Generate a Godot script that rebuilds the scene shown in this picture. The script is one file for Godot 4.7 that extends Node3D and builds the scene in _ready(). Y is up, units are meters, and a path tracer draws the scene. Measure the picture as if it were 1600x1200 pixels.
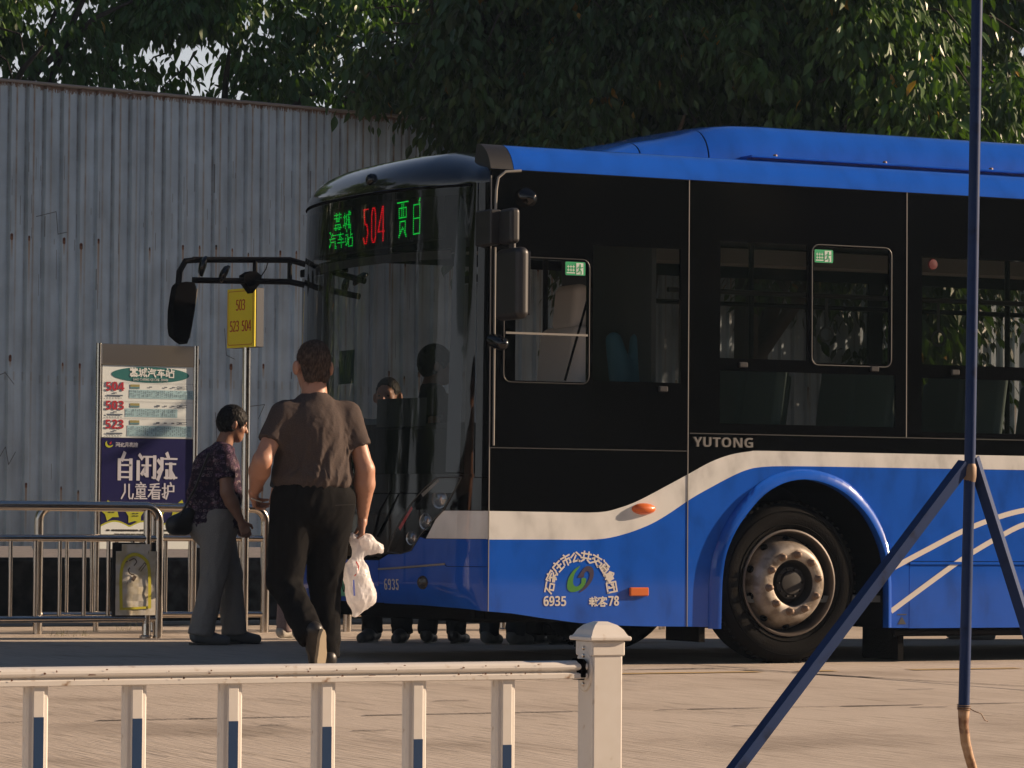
extends Node3D
# A blue city bus boarding at a stop behind a low white road fence, late-afternoon sun. y up, metres; x runs along the bus towards its rear, -z away across the road.

const BUS_AT := Vector3(10.8, 0.0, -19.238)
var M := {}
var taken := {}
var rng := RandomNumberGenerator.new()
var plan_pts := PackedVector2Array()
var plan_arc := PackedFloat32Array()
var plan_max := 0.0


# ---------------------------------------------------------------- mesh collecting
class MB:
	var v := PackedVector3Array()
	var n := PackedVector3Array()
	var t := PackedVector2Array()
	var c := PackedColorArray()
	var tint := Color.WHITE
	var use_tint := false
	var strokes := 0

	func tri(a: Vector3, b: Vector3, d: Vector3, na: Vector3, nb: Vector3, nd: Vector3, ua := Vector2(), ub := Vector2(), ud := Vector2()) -> void:
		if (b - a).cross(d - a).dot(na + nb + nd) > 0.0:
			v.append_array([a, d, b]); n.append_array([na, nd, nb]); t.append_array([ua, ud, ub])
		else:
			v.append_array([a, b, d]); n.append_array([na, nb, nd]); t.append_array([ua, ub, ud])
		c.append_array([tint, tint, tint])

	func quad(a: Vector3, b: Vector3, d: Vector3, e: Vector3, nn: Vector3, ua := Vector2(0, 0), ub := Vector2(1, 0), ud := Vector2(1, 1), ue := Vector2(0, 1)) -> void:
		tri(a, b, d, nn, nn, nn, ua, ub, ud)
		tri(a, d, e, nn, nn, nn, ua, ud, ue)

	func quad4(a: Vector3, b: Vector3, d: Vector3, e: Vector3, na: Vector3, nb: Vector3, nd: Vector3, ne: Vector3, ua := Vector2(0, 0), ub := Vector2(1, 0), ud := Vector2(1, 1), ue := Vector2(0, 1)) -> void:
		tri(a, b, d, na, nb, nd, ua, ub, ud)
		tri(a, d, e, na, nd, ne, ua, ud, ue)

	# a box with chamfered edges; at = centre
	func box(at: Vector3, s: Vector3, bev := 0.0, bs := Basis.IDENTITY) -> void:
		var h := s * 0.5
		bev = minf(bev, minf(h.x, minf(h.y, h.z)) * 0.9)
		for ax in 3:
			var u := (ax + 1) % 3
			var w := (ax + 2) % 3
			for sg in [-1.0, 1.0]:
				var nn := Vector3.ZERO
				nn[ax] = sg
				var p: Array[Vector3] = []
				for k in [[-1, -1], [1, -1], [1, 1], [-1, 1]]:
					var q := Vector3.ZERO
					q[ax] = sg * h[ax]; q[u] = k[0] * (h[u] - bev); q[w] = k[1] * (h[w] - bev)
					p.append(at + bs * q)
				quad(p[0], p[1], p[2], p[3], bs * nn)
		if bev <= 0.0:
			return
		for ax in 3:
			var u := (ax + 1) % 3
			var w := (ax + 2) % 3
			for su in [-1.0, 1.0]:
				for sw in [-1.0, 1.0]:
					var nu := Vector3.ZERO
					nu[u] = su
					var nw := Vector3.ZERO
					nw[w] = sw
					var p: Array[Vector3] = []
					for k in [[-1.0, 0], [1.0, 0], [1.0, 1], [-1.0, 1]]:
						var q := Vector3.ZERO
						q[ax] = k[0] * (h[ax] - bev)
						q[u] = su * (h[u] - (0.0 if k[1] == 0 else bev))
						q[w] = sw * (h[w] - (bev if k[1] == 0 else 0.0))
						p.append(at + bs * q)
					var a1 := bs * nu
					var a2 := bs * nw
					quad4(p[0], p[1], p[2], p[3], (a1 * 2 + a2).normalized(), (a1 * 2 + a2).normalized(), (a1 + a2 * 2).normalized(), (a1 + a2 * 2).normalized())
		for sx in [-1.0, 1.0]:
			for sy in [-1.0, 1.0]:
				for sz in [-1.0, 1.0]:
					var nn := bs * Vector3(sx, sy, sz).normalized()
					tri(at + bs * Vector3(sx * h.x, sy * (h.y - bev), sz * (h.z - bev)), at + bs * Vector3(sx * (h.x - bev), sy * h.y, sz * (h.z - bev)), at + bs * Vector3(sx * (h.x - bev), sy * (h.y - bev), sz * h.z), nn, nn, nn)

	# a box with truly rounded edges
	func rbox(at: Vector3, s: Vector3, r: float, bs := Basis.IDENTITY, k := 6) -> void:
		var h := s * 0.5
		r = minf(r, minf(h.x, minf(h.y, h.z)))
		var core := h - Vector3(r, r, r)
		for ax in 3:
			var u := (ax + 1) % 3
			var w := (ax + 2) % 3
			var us := PackedFloat32Array()
			var ws := PackedFloat32Array()
			for i in k + 1:
				var g := tan((float(i) / k - 1.0) * PI / 4) * r
				us.append(-core[u] + g)
				ws.append(-core[w] + g)
			for i in k + 1:
				var g := tan(float(i) / k * PI / 4) * r
				us.append(core[u] + g)
				ws.append(core[w] + g)
			for sg in [-1.0, 1.0]:
				for i in us.size() - 1:
					for j in ws.size() - 1:
						var p: Array[Vector3] = []
						var nn: Array[Vector3] = []
						for c in [[0, 0], [1, 0], [1, 1], [0, 1]]:
							var q := Vector3.ZERO
							q[ax] = sg * h[ax]; q[u] = us[i + c[0]]; q[w] = ws[j + c[1]]
							var inn := q.clamp(-core, core)
							var nv := (q - inn).normalized()
							p.append(at + bs * (inn + nv * r))
							nn.append(bs * nv)
						quad4(p[0], p[1], p[2], p[3], nn[0], nn[1], nn[2], nn[3])

	# a round bar along a path
	func tube(path: PackedVector3Array, r, sides := 10, caps := true) -> void:
		var k := path.size()
		if k < 2:
			return
		var dirs := PackedVector3Array()
		for i in k:
			var d := (path[mini(i + 1, k - 1)] - path[maxi(i - 1, 0)]).normalized()
			dirs.append(d)
		var up := Vector3.UP if absf(dirs[0].y) < 0.9 else Vector3.RIGHT
		var a := dirs[0].cross(up).normalized()
		var along := 0.0
		var pv := PackedVector3Array()
		var pn := PackedVector3Array()
		for i in k:
			a = (a - dirs[i] * a.dot(dirs[i])).normalized()
			var b := dirs[i].cross(a)
			var rr: float = r if not r is Array else r[i]
			var nv := PackedVector3Array()
			var nn := PackedVector3Array()
			for j in sides + 1:
				var g := TAU * j / sides
				var o := a * cos(g) + b * sin(g)
				nv.append(path[i] + o * rr)
				nn.append(o)
			if i > 0:
				var l2 := along + (path[i] - path[i - 1]).length()
				for j in sides:
					quad4(pv[j], pv[j + 1], nv[j + 1], nv[j], pn[j], pn[j + 1], nn[j + 1], nn[j], Vector2(float(j) / sides, along), Vector2(float(j + 1) / sides, along), Vector2(float(j + 1) / sides, l2), Vector2(float(j) / sides, l2))
				along = l2
			if caps and (i == 0 or i == k - 1):
				var cn := -dirs[i] if i == 0 else dirs[i]
				for j in sides:
					tri(path[i], nv[j], nv[j + 1], cn, cn, cn)
			pv = nv
			pn = nn

	# turned shape: profile points (radius, height along xf's z)
	func lathe(prof: Array, xf: Transform3D, seg := 32, smooth := false) -> void:
		var pn: Array[Vector2] = []
		for i in prof.size() - 1:
			var d: Vector2 = prof[i + 1] - prof[i]
			pn.append(Vector2(d.y, -d.x).normalized())
		for i in prof.size() - 1:
			var p0: Vector2 = prof[i]
			var p1: Vector2 = prof[i + 1]
			var n0 := pn[i]
			var n1 := pn[i]
			if smooth:
				if i > 0 and pn[i - 1].dot(pn[i]) > 0.5:
					n0 = (pn[i - 1] + pn[i]).normalized()
				if i < pn.size() - 1 and pn[i + 1].dot(pn[i]) > 0.5:
					n1 = (pn[i + 1] + pn[i]).normalized()
			for j in seg:
				var g0 := TAU * j / seg
				var g1 := TAU * (j + 1) / seg
				var e0 := Vector3(cos(g0), sin(g0), 0)
				var e1 := Vector3(cos(g1), sin(g1), 0)
				var zz := Vector3(0, 0, 1)
				var bs := xf.basis
				quad4(xf * (e0 * p0.x + zz * p0.y), xf * (e1 * p0.x + zz * p0.y), xf * (e1 * p1.x + zz * p1.y), xf * (e0 * p1.x + zz * p1.y), bs * (e0 * n0.x + zz * n0.y), bs * (e1 * n0.x + zz * n0.y), bs * (e1 * n1.x + zz * n1.y), bs * (e0 * n1.x + zz * n1.y))

	# a polygon in xf's xy plane, drawn out along xf's z from z0 to z1
	func prism(poly: PackedVector2Array, xf: Transform3D, z0: float, z1: float, sides := true) -> void:
		var idx := Geometry2D.triangulate_polygon(poly)
		var nz := xf.basis.z.normalized()
		for i in range(0, idx.size(), 3):
			var p: Array[Vector3] = []
			for j in 3:
				p.append(Vector3(poly[idx[i + j]].x, poly[idx[i + j]].y, 0))
			var up := Vector3(0, 0, z1)
			var dn := Vector3(0, 0, z0)
			tri(xf * (p[0] + up), xf * (p[1] + up), xf * (p[2] + up), nz, nz, nz, poly[idx[i]], poly[idx[i + 1]], poly[idx[i + 2]])
			if sides:
				tri(xf * (p[0] + dn), xf * (p[1] + dn), xf * (p[2] + dn), -nz, -nz, -nz)
		if not sides:
			return
		var sg := -1.0 if Geometry2D.is_polygon_clockwise(poly) else 1.0
		for i in poly.size():
			var a := poly[i]
			var b := poly[(i + 1) % poly.size()]
			var d := (b - a).normalized()
			var nn := xf.basis * Vector3(d.y * sg, -d.x * sg, 0)
			quad(xf * Vector3(a.x, a.y, z0), xf * Vector3(b.x, b.y, z0), xf * Vector3(b.x, b.y, z1), xf * Vector3(a.x, a.y, z1), nn.normalized())

	# a flat band along a 2D line in xf's xy plane
	func band(line: PackedVector2Array, w: float, xf: Transform3D, z := 0.0, w2 := -1.0) -> void:
		var nz := xf.basis.z.normalized()
		strokes += 1
		z += 0.00016 * (strokes % 12)
		for i in line.size() - 1:
			var a := line[i]
			var b := line[i + 1]
			var d := (b - a).normalized()
			if d == Vector2.ZERO:
				continue
			var ww := w
			if w2 > 0.0:
				ww = lerpf(w2, w, absf(d.y))
			z += 0.00016
			var e := Vector2(-d.y, d.x) * ww * 0.5
			a -= d * ww * 0.35
			b += d * ww * 0.35
			quad(xf * Vector3(a.x - e.x, a.y - e.y, z), xf * Vector3(b.x - e.x, b.y - e.y, z), xf * Vector3(b.x + e.x, b.y + e.y, z), xf * Vector3(a.x + e.x, a.y + e.y, z), nz)

	func mesh() -> ArrayMesh:
		var m := ArrayMesh.new()
		if v.is_empty():
			return m
		var arr := []
		arr.resize(Mesh.ARRAY_MAX)
		arr[Mesh.ARRAY_VERTEX] = v
		arr[Mesh.ARRAY_NORMAL] = n
		arr[Mesh.ARRAY_TEX_UV] = t
		if use_tint:
			arr[Mesh.ARRAY_COLOR] = c
		m.add_surface_from_arrays(Mesh.PRIMITIVE_TRIANGLES, arr)
		return m


# ---------------------------------------------------------------- rounded bodies: a distance field on a grid, meshed as surface nets
class Field:
	var o := Vector3.ZERO
	var h := 0.01
	var nx := 0
	var ny := 0
	var nz := 0
	var d := PackedFloat32Array()

	func _init(lo: Vector3, hi: Vector3, cell: float) -> void:
		o = lo
		h = cell
		nx = int(ceil((hi.x - lo.x) / cell)) + 1
		ny = int(ceil((hi.y - lo.y) / cell)) + 1
		nz = int(ceil((hi.z - lo.z) / cell)) + 1
		d.resize(nx * ny * nz)
		d.fill(1.0)

	# tapered capsule, flattened across axis ax by factor sq, cut by a plane, joined by a smooth minimum
	func cap(a: Vector3, b: Vector3, ra: float, rb: float, k := 0.02, ax := Vector3.ZERO, sq := 1.0, cp := Vector3.ZERO, cn := Vector3.ZERO) -> void:
		var m := maxf(ra, rb) + k + h * 2.5
		var lo := Vector3(minf(a.x, b.x), minf(a.y, b.y), minf(a.z, b.z)) - Vector3(m, m, m) - o
		var hi := Vector3(maxf(a.x, b.x), maxf(a.y, b.y), maxf(a.z, b.z)) + Vector3(m, m, m) - o
		var x0 := maxi(0, int(lo.x / h)); var x1 := mini(nx - 1, int(hi.x / h) + 1)
		var y0 := maxi(0, int(lo.y / h)); var y1 := mini(ny - 1, int(hi.y / h) + 1)
		var z0 := maxi(0, int(lo.z / h)); var z1 := mini(nz - 1, int(hi.z / h) + 1)
		var ab := b - a
		var inv := 1.0 / maxf(ab.length_squared(), 1e-9)
		var flat := sq != 1.0
		var cut := cn != Vector3.ZERO
		for z in range(z0, z1 + 1):
			for y in range(y0, y1 + 1):
				var i := x0 + nx * (y + ny * z)
				for x in range(x0, x1 + 1):
					var p := o + Vector3(x, y, z) * h
					var q := p - a
					var t := clampf(q.dot(ab) * inv, 0.0, 1.0)
					q -= ab * t
					if flat:
						q += ax * (q.dot(ax) * (sq - 1.0))
					var e := q.length() - (ra + (rb - ra) * t)
					if flat and sq > 1.0:
						e /= lerpf(1.0, sq, 0.6)
					if cut:
						e = maxf(e, (p - cp).dot(cn))
					var f := d[i]
					var w := k - absf(f - e)
					if w > 0.0 and k > 0.0:
						d[i] = minf(f, e) - w * w / (4.0 * k)
					elif e < f:
						d[i] = e
					i += 1

	func ball(c: Vector3, r: Vector3, k := 0.01, bs := Basis.IDENTITY, cp := Vector3.ZERO, cn := Vector3.ZERO, carve := false) -> void:
		var m := maxf(r.x, maxf(r.y, r.z)) + k + h * 2.5
		var lo := c - Vector3(m, m, m) - o
		var hi := c + Vector3(m, m, m) - o
		var x0 := maxi(0, int(lo.x / h)); var x1 := mini(nx - 1, int(hi.x / h) + 1)
		var y0 := maxi(0, int(lo.y / h)); var y1 := mini(ny - 1, int(hi.y / h) + 1)
		var z0 := maxi(0, int(lo.z / h)); var z1 := mini(nz - 1, int(hi.z / h) + 1)
		var it := bs.inverse()
		var cut := cn != Vector3.ZERO
		var r2 := r * r
		for z in range(z0, z1 + 1):
			for y in range(y0, y1 + 1):
				var i := x0 + nx * (y + ny * z)
				for x in range(x0, x1 + 1):
					var p := o + Vector3(x, y, z) * h
					var q := it * (p - c)
					var k0 := (q / r).length()
					var k1 := (q / r2).length()
					var e := k0 * (k0 - 1.0) / maxf(k1, 1e-6)
					if cut:
						e = maxf(e, (p - cp).dot(cn))
					if carve:
						d[i] = maxf(d[i], -e)
					else:
						var f := d[i]
						var w := k - absf(f - e)
						if w > 0.0 and k > 0.0:
							d[i] = minf(f, e) - w * w / (4.0 * k)
						elif e < f:
							d[i] = e
					i += 1

	# cut everything on the normal's side of a plane (within reach of cp)
	func cutoff(cp: Vector3, cn: Vector3, reach := 9.0) -> void:
		for z in nz:
			for y in ny:
				var i := nx * (y + ny * z)
				for x in nx:
					var q := o + Vector3(x, y, z) * h - cp
					if d[i] < h * 3.0 and q.length_squared() < reach * reach:
						d[i] = maxf(d[i], q.dot(cn))
					i += 1

	func net(into: Array, disp: Variant = null) -> void:
		var base: int = into[0].size()
		var vs := PackedVector3Array()
		var idx := PackedInt32Array()
		idx.resize(nx * ny * nz)
		idx.fill(-1)
		var lim := h * 1.9
		var sxy := nx * ny
		for z in nz - 1:
			for y in ny - 1:
				var i := nx * (y + ny * z)
				for x in nx - 1:
					var d0 := d[i]
					if d0 < lim and d0 > -lim:
						var e := [d0, d[i + 1], d[i + nx], d[i + nx + 1], d[i + sxy], d[i + sxy + 1], d[i + sxy + nx], d[i + sxy + nx + 1]]
						var neg := 0
						for q in e:
							if q < 0.0:
								neg += 1
						if neg > 0 and neg < 8:
							var s := Vector3.ZERO
							var cnt := 0
							for ed in [[0, 1], [2, 3], [4, 5], [6, 7], [0, 2], [1, 3], [4, 6], [5, 7], [0, 4], [1, 5], [2, 6], [3, 7]]:
								var va: float = e[ed[0]]
								var vb: float = e[ed[1]]
								if (va < 0.0) != (vb < 0.0):
									var t := va / (va - vb)
									var pa := Vector3(ed[0] & 1, (ed[0] >> 1) & 1, ed[0] >> 2)
									var pb := Vector3(ed[1] & 1, (ed[1] >> 1) & 1, ed[1] >> 2)
									s += pa.lerp(pb, t)
									cnt += 1
							idx[i] = vs.size()
							vs.append(o + (Vector3(x, y, z) + s / cnt) * h)
					i += 1
		var tris := PackedInt32Array()
		for z in range(1, nz - 1):
			for y in range(1, ny - 1):
				var i := 1 + nx * (y + ny * z)
				for x in range(1, nx - 1):
					if idx[i] >= 0:
						var s0 := d[i] < 0.0
						for ax in 3:
							var st := 1 if ax == 0 else (nx if ax == 1 else sxy)
							if (d[i + st] < 0.0) != s0:
								var u := nx if ax == 0 else (sxy if ax == 1 else 1)
								var w := sxy if ax == 0 else (1 if ax == 1 else nx)
								var a := idx[i]; var b := idx[i - u]; var cc := idx[i - u - w]; var dd := idx[i - w]
								if a >= 0 and b >= 0 and cc >= 0 and dd >= 0:
									if s0:
										tris.append_array([a, cc, b, a, dd, cc])
									else:
										tris.append_array([a, b, cc, a, cc, dd])
					i += 1
		var ns := Field.normals(vs, tris)
		if disp != null:
			for j in vs.size():
				vs[j] += ns[j] * float(disp.call(vs[j], ns[j]))
			ns = Field.normals(vs, tris)
		for j in tris.size():
			tris[j] += base
		into[0].append_array(vs)
		into[1].append_array(ns)
		into[2].append_array(tris)

	static func normals(vs: PackedVector3Array, tris: PackedInt32Array) -> PackedVector3Array:
		var ns := PackedVector3Array()
		ns.resize(vs.size())
		for j in range(0, tris.size(), 3):
			var f := (vs[tris[j + 2]] - vs[tris[j]]).cross(vs[tris[j + 1]] - vs[tris[j]])
			ns[tris[j]] += f
			ns[tris[j + 1]] += f
			ns[tris[j + 2]] += f
		for j in ns.size():
			ns[j] = ns[j].normalized()
		return ns

	static func to_mesh(into: Array) -> ArrayMesh:
		var arr := []
		arr.resize(Mesh.ARRAY_MAX)
		arr[Mesh.ARRAY_VERTEX] = into[0]
		arr[Mesh.ARRAY_NORMAL] = into[1]
		arr[Mesh.ARRAY_INDEX] = into[2]
		var m := ArrayMesh.new()
		m.add_surface_from_arrays(Mesh.PRIMITIVE_TRIANGLES, arr)
		return m


static func blank() -> Array:
	return [PackedVector3Array(), PackedVector3Array(), PackedInt32Array()]


# ---------------------------------------------------------------- naming and placing
func numbered(called: String) -> String:
	if not taken.has(called):
		taken[called] = 0
		return called
	taken[called] += 1
	return "%s_%03d" % [called, taken[called]]


func thing(called: String, label: String, category: String, at := Vector3.ZERO, turn := 0.0, group := "") -> Node3D:
	var o := Node3D.new()
	o.name = numbered(called)
	add_child(o)
	o.position = at
	o.rotation.y = turn
	tag(o, label, category, group)
	return o


func tag(o: Node, label: String, category: String, group := "", kind := "") -> void:
	if label: o.set_meta("label", label)
	if category: o.set_meta("category", category)
	if group: o.set_meta("group", group)
	if kind: o.set_meta("kind", kind)


func part(called: String, shape, mat: Material, parent: Node) -> MeshInstance3D:
	var o := MeshInstance3D.new()
	var used := {}
	var base := called
	var k := 0
	while parent.find_child(called, false, false) != null:
		k += 1
		called = "%s_%03d" % [base, k]
	o.name = called
	o.mesh = shape.mesh() if shape is MB else shape
	o.material_override = mat
	parent.add_child(o, true)
	return o


func top(called: String, shape, mat: Material, label := "", category := "", group := "", kind := "") -> MeshInstance3D:
	var o := part(numbered(called), shape, mat, self)
	tag(o, label, category, group, kind)
	return o


func dup(o: Node3D, at: Vector3, turn: float, label := "") -> Node3D:
	var r: Node3D = o.duplicate()
	r.name = numbered(String(o.name).rstrip("0123456789").trim_suffix("_"))
	add_child(r)
	r.position = at
	r.rotation.y = turn
	if label: r.set_meta("label", label)
	return r


# ---------------------------------------------------------------- materials
func lin(r: float, g: float, b: float) -> Color:
	return Color(r, g, b).linear_to_srgb()


func mat(col: Color, rough := 0.6, metal := 0.0) -> StandardMaterial3D:
	var m := StandardMaterial3D.new()
	m.albedo_color = col
	m.roughness = rough
	m.metallic = metal
	return m


func noise_tex(sd: int, freq: float, stops: Array, size := 512, kind := FastNoiseLite.TYPE_SIMPLEX_SMOOTH, octaves := 5) -> NoiseTexture2D:
	var f := FastNoiseLite.new()
	f.seed = sd
	f.noise_type = kind
	f.frequency = freq
	f.fractal_octaves = octaves
	var t := NoiseTexture2D.new()
	t.width = size
	t.height = size
	t.seamless = true
	t.noise = f
	var g := Gradient.new()
	var offs := PackedFloat32Array()
	var cols := PackedColorArray()
	for s in stops:
		offs.append(s[0])
		cols.append(s[1])
	g.offsets = offs
	g.colors = cols
	t.color_ramp = g
	return t


func grey(v: float) -> Color:
	return Color(v, v, v)


func triplanar(m: StandardMaterial3D, s: Vector3, world := true) -> StandardMaterial3D:
	m.uv1_triplanar = true
	m.uv1_world_triplanar = world
	m.uv1_scale = s
	return m


func _ready() -> void:
	# ---- camera
	var yaw := deg_to_rad(26.5)
	var pitch := atan(220.0 / 5500.0)
	var roll := deg_to_rad(0.42)
	var cam := Camera3D.new()
	cam.name = "camera"
	add_child(cam)
	var f0 := Vector3(sin(yaw), 0, -cos(yaw))
	var r0 := Vector3(cos(yaw), 0, sin(yaw))
	var fw := f0 * cos(pitch) + Vector3.UP * sin(pitch)
	var u0 := Vector3.UP * cos(pitch) - f0 * sin(pitch)
	var rt := r0 * cos(roll) + u0 * sin(roll)
	var up := u0 * cos(roll) - r0 * sin(roll)
	cam.transform = Transform3D(Basis(rt, up, -fw), Vector3(0, 0.81, 0))
	cam.fov = rad_to_deg(2.0 * atan(600.0 / 5500.0))
	cam.near = 0.1
	cam.far = 600.0
	# ---- sky, sun, exposure
	var env := Environment.new()
	env.background_mode = Environment.BG_SKY
	var sky := Sky.new()
	var sm := ProceduralSkyMaterial.new()
	sm.sky_top_color = Color(0.22, 0.30, 0.42)
	sm.sky_horizon_color = Color(0.95, 0.96, 0.96)
	sm.sky_curve = 0.16
	sm.ground_bottom_color = Color(0.25, 0.22, 0.2)
	sm.ground_horizon_color = Color(0.55, 0.52, 0.5)
	sm.sun_angle_max = 12.0
	sky.sky_material = sm
	env.sky = sky
	env.background_energy_multiplier = SKY_ENERGY
	env.tonemap_mode = Environment.TONE_MAPPER_LINEAR
	env.tonemap_exposure = EXPOSURE
	env.fog_enabled = true
	env.fog_density = HAZE
	env.fog_light_color = Color(0.70, 0.80, 0.92)
	env.sdfgi_enabled = true
	env.ssao_enabled = true
	env.ssil_enabled = true
	var we := WorldEnvironment.new()
	we.name = "world_environment"
	we.environment = env
	add_child(we)
	var sun := DirectionalLight3D.new()
	sun.name = "sun"
	add_child(sun)
	var az := deg_to_rad(SUN_AZ)
	var el := deg_to_rad(SUN_EL)
	var to_sun := Vector3(cos(el) * cos(az), sin(el), cos(el) * sin(az))
	sun.look_at_from_position(to_sun * 50.0, Vector3.ZERO, Vector3.UP)
	sun.light_color = Color(1.0, 0.88, 0.75)
	sun.light_energy = 1.6
	sun.light_angular_distance = 0.5
	sun.shadow_enabled = true
	rng.seed = 7
	make_materials()
	make_ground()
	make_wall()
	make_trees()
	make_bus()
	make_handrails()
	make_signs()
	make_fence()
	make_stand()
	make_people()
	make_small()


const HAZE := 0.00045
const SKY_ENERGY := 0.62
const EXPOSURE := 1.7
const SUN_AZ := 14.0
const SUN_EL := 20.0


func make_materials() -> void:
	var grime := noise_tex(3, 0.008, [[0.0, grey(0.80)], [0.35, grey(0.95)], [0.6, grey(1.0)]], 512)
	var ripple := noise_tex(4, 0.006, [[0.0, grey(0)], [1.0, grey(1)]], 512, FastNoiseLite.TYPE_SIMPLEX_SMOOTH, 1)
	var paint := func(r: float, g: float, b: float, rough := 0.32) -> StandardMaterial3D:
		var m := mat(lin(r, g, b), rough)
		m.clearcoat_enabled = true
		m.clearcoat = 0.9
		m.clearcoat_roughness = 0.03
		m.metallic_specular = 0.16
		m.heightmap_enabled = true
		m.heightmap_scale = 0.12
		m.heightmap_texture = ripple
		triplanar(m, Vector3(0.8, 0.8, 0.8), false)
		m.detail_enabled = true
		m.detail_blend_mode = BaseMaterial3D.BLEND_MODE_MUL
		m.detail_albedo = grime
		m.detail_uv_layer = BaseMaterial3D.DETAIL_UV_2
		m.uv2_triplanar = true
		m.uv2_scale = Vector3(0.9, 0.5, 0.9)
		return m
	M.blue = paint.call(0.010, 0.092, 0.50)
	M.white = paint.call(0.68, 0.68, 0.66)
	M.gloss = mat(lin(0.0018, 0.0019, 0.0021), 0.07)
	M.gloss.metallic_specular = 0.5
	M.black = mat(lin(0.006, 0.006, 0.0065), 0.85)
	M.black.metallic_specular = 0.05
	M.paint_black = mat(lin(0.004, 0.004, 0.005), 0.15)
	M.paint_black.clearcoat_enabled = true
	M.paint_black.clearcoat = 1.0
	M.paint_black.clearcoat_roughness = 0.03
	M.greyblack = mat(lin(0.014, 0.014, 0.0155), 0.45)
	M.seam = mat(lin(0.012, 0.012, 0.014), 0.6)
	M.edge = mat(lin(0.25, 0.24, 0.22), 0.35)
	M.rubber = mat(lin(0.009, 0.0085, 0.008), 0.75)
	M.rubber.metallic_specular = 0.12
	M.rubber.heightmap_enabled = true
	M.rubber.heightmap_scale = 0.15
	M.rubber.heightmap_texture = noise_tex(5, 0.04, [[0.0, grey(0)], [1.0, grey(1)]], 256)
	triplanar(M.rubber, Vector3(6, 6, 6), false)
	M.rim = mat(lin(0.34, 0.30, 0.26), 0.5, 0.35)
	M.rim.albedo_texture = noise_tex(9, 0.012, [[0.3, lin(0.42, 0.36, 0.30)], [0.5, lin(0.8, 0.78, 0.74)], [0.75, lin(1, 1, 1)]], 256)
	triplanar(M.rim, Vector3(3, 3, 3), false)
	M.rust_nut = mat(lin(0.20, 0.14, 0.10), 0.6, 0.4)
	M.hub = mat(lin(0.014, 0.012, 0.011), 0.7)
	M.glass = mat(Color(lin(0.005, 0.008, 0.007), 0.66), 0.02)
	M.glass.metallic_specular = 0.42
	M.glass.transparency = BaseMaterial3D.TRANSPARENCY_ALPHA
	M.tint = mat(Color(lin(0.003, 0.005, 0.004), 0.50), 0.03)
	M.tint.transparency = BaseMaterial3D.TRANSPARENCY_ALPHA
	M.tint.metallic_specular = 0.35
	M.clear = mat(Color(lin(0.01, 0.01, 0.01), 0.08), 0.03)
	M.clear.transparency = BaseMaterial3D.TRANSPARENCY_ALPHA
	M.clear.metallic_specular = 0.35
	M.letter = mat(lin(0.60, 0.56, 0.51), 0.5)
	M.chrome = mat(lin(0.62, 0.58, 0.53), 0.2, 1.0)
	M.badge = mat(lin(0.30, 0.29, 0.275), 0.3, 0.7)
	M.amber = mat(lin(0.75, 0.16, 0.01), 0.2)
	M.amber.clearcoat_enabled = true
	M.amber.backlight_enabled = true
	M.amber.backlight = Color(0.7, 0.3, 0.05)
	M.red = mat(lin(0.5, 0.02, 0.02), 0.2)
	M.lens = mat(lin(0.05, 0.05, 0.055), 0.08, 0.6)
	M.steel = mat(lin(0.60, 0.55, 0.49), 0.2, 1.0)
	M.steel.roughness_texture = noise_tex(21, 0.02, [[0.0, grey(0.7)], [1.0, grey(1.0)]], 256)
	triplanar(M.steel, Vector3(2, 2, 2), false)
	M.steel_flat = mat(lin(0.52, 0.48, 0.43), 0.3, 1.0)
	M.interior = mat(lin(0.10, 0.11, 0.11), 0.7)
	M.interior_light = mat(lin(0.55, 0.55, 0.52), 0.6)
	M.seat = mat(lin(0.85, 0.78, 0.70), 0.8)
	M.seat_dark = mat(lin(0.13, 0.20, 0.18), 0.6)
	M.seat_blue = mat(lin(0.05, 0.22, 0.30), 0.6)
	M.green = mat(lin(0.01, 0.33, 0.13), 0.5)
	M.sticker_white = mat(lin(0.6, 0.7, 0.64), 0.5)
	M.yellow_pole = mat(lin(0.05, 0.05, 0.05), 0.4)
	M.handrail_black = mat(lin(0.008, 0.008, 0.009), 0.5)
	M.handrail_black.metallic_specular = 0.2
	M.frame_line = mat(lin(0.06, 0.06, 0.058), 0.45)


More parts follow.
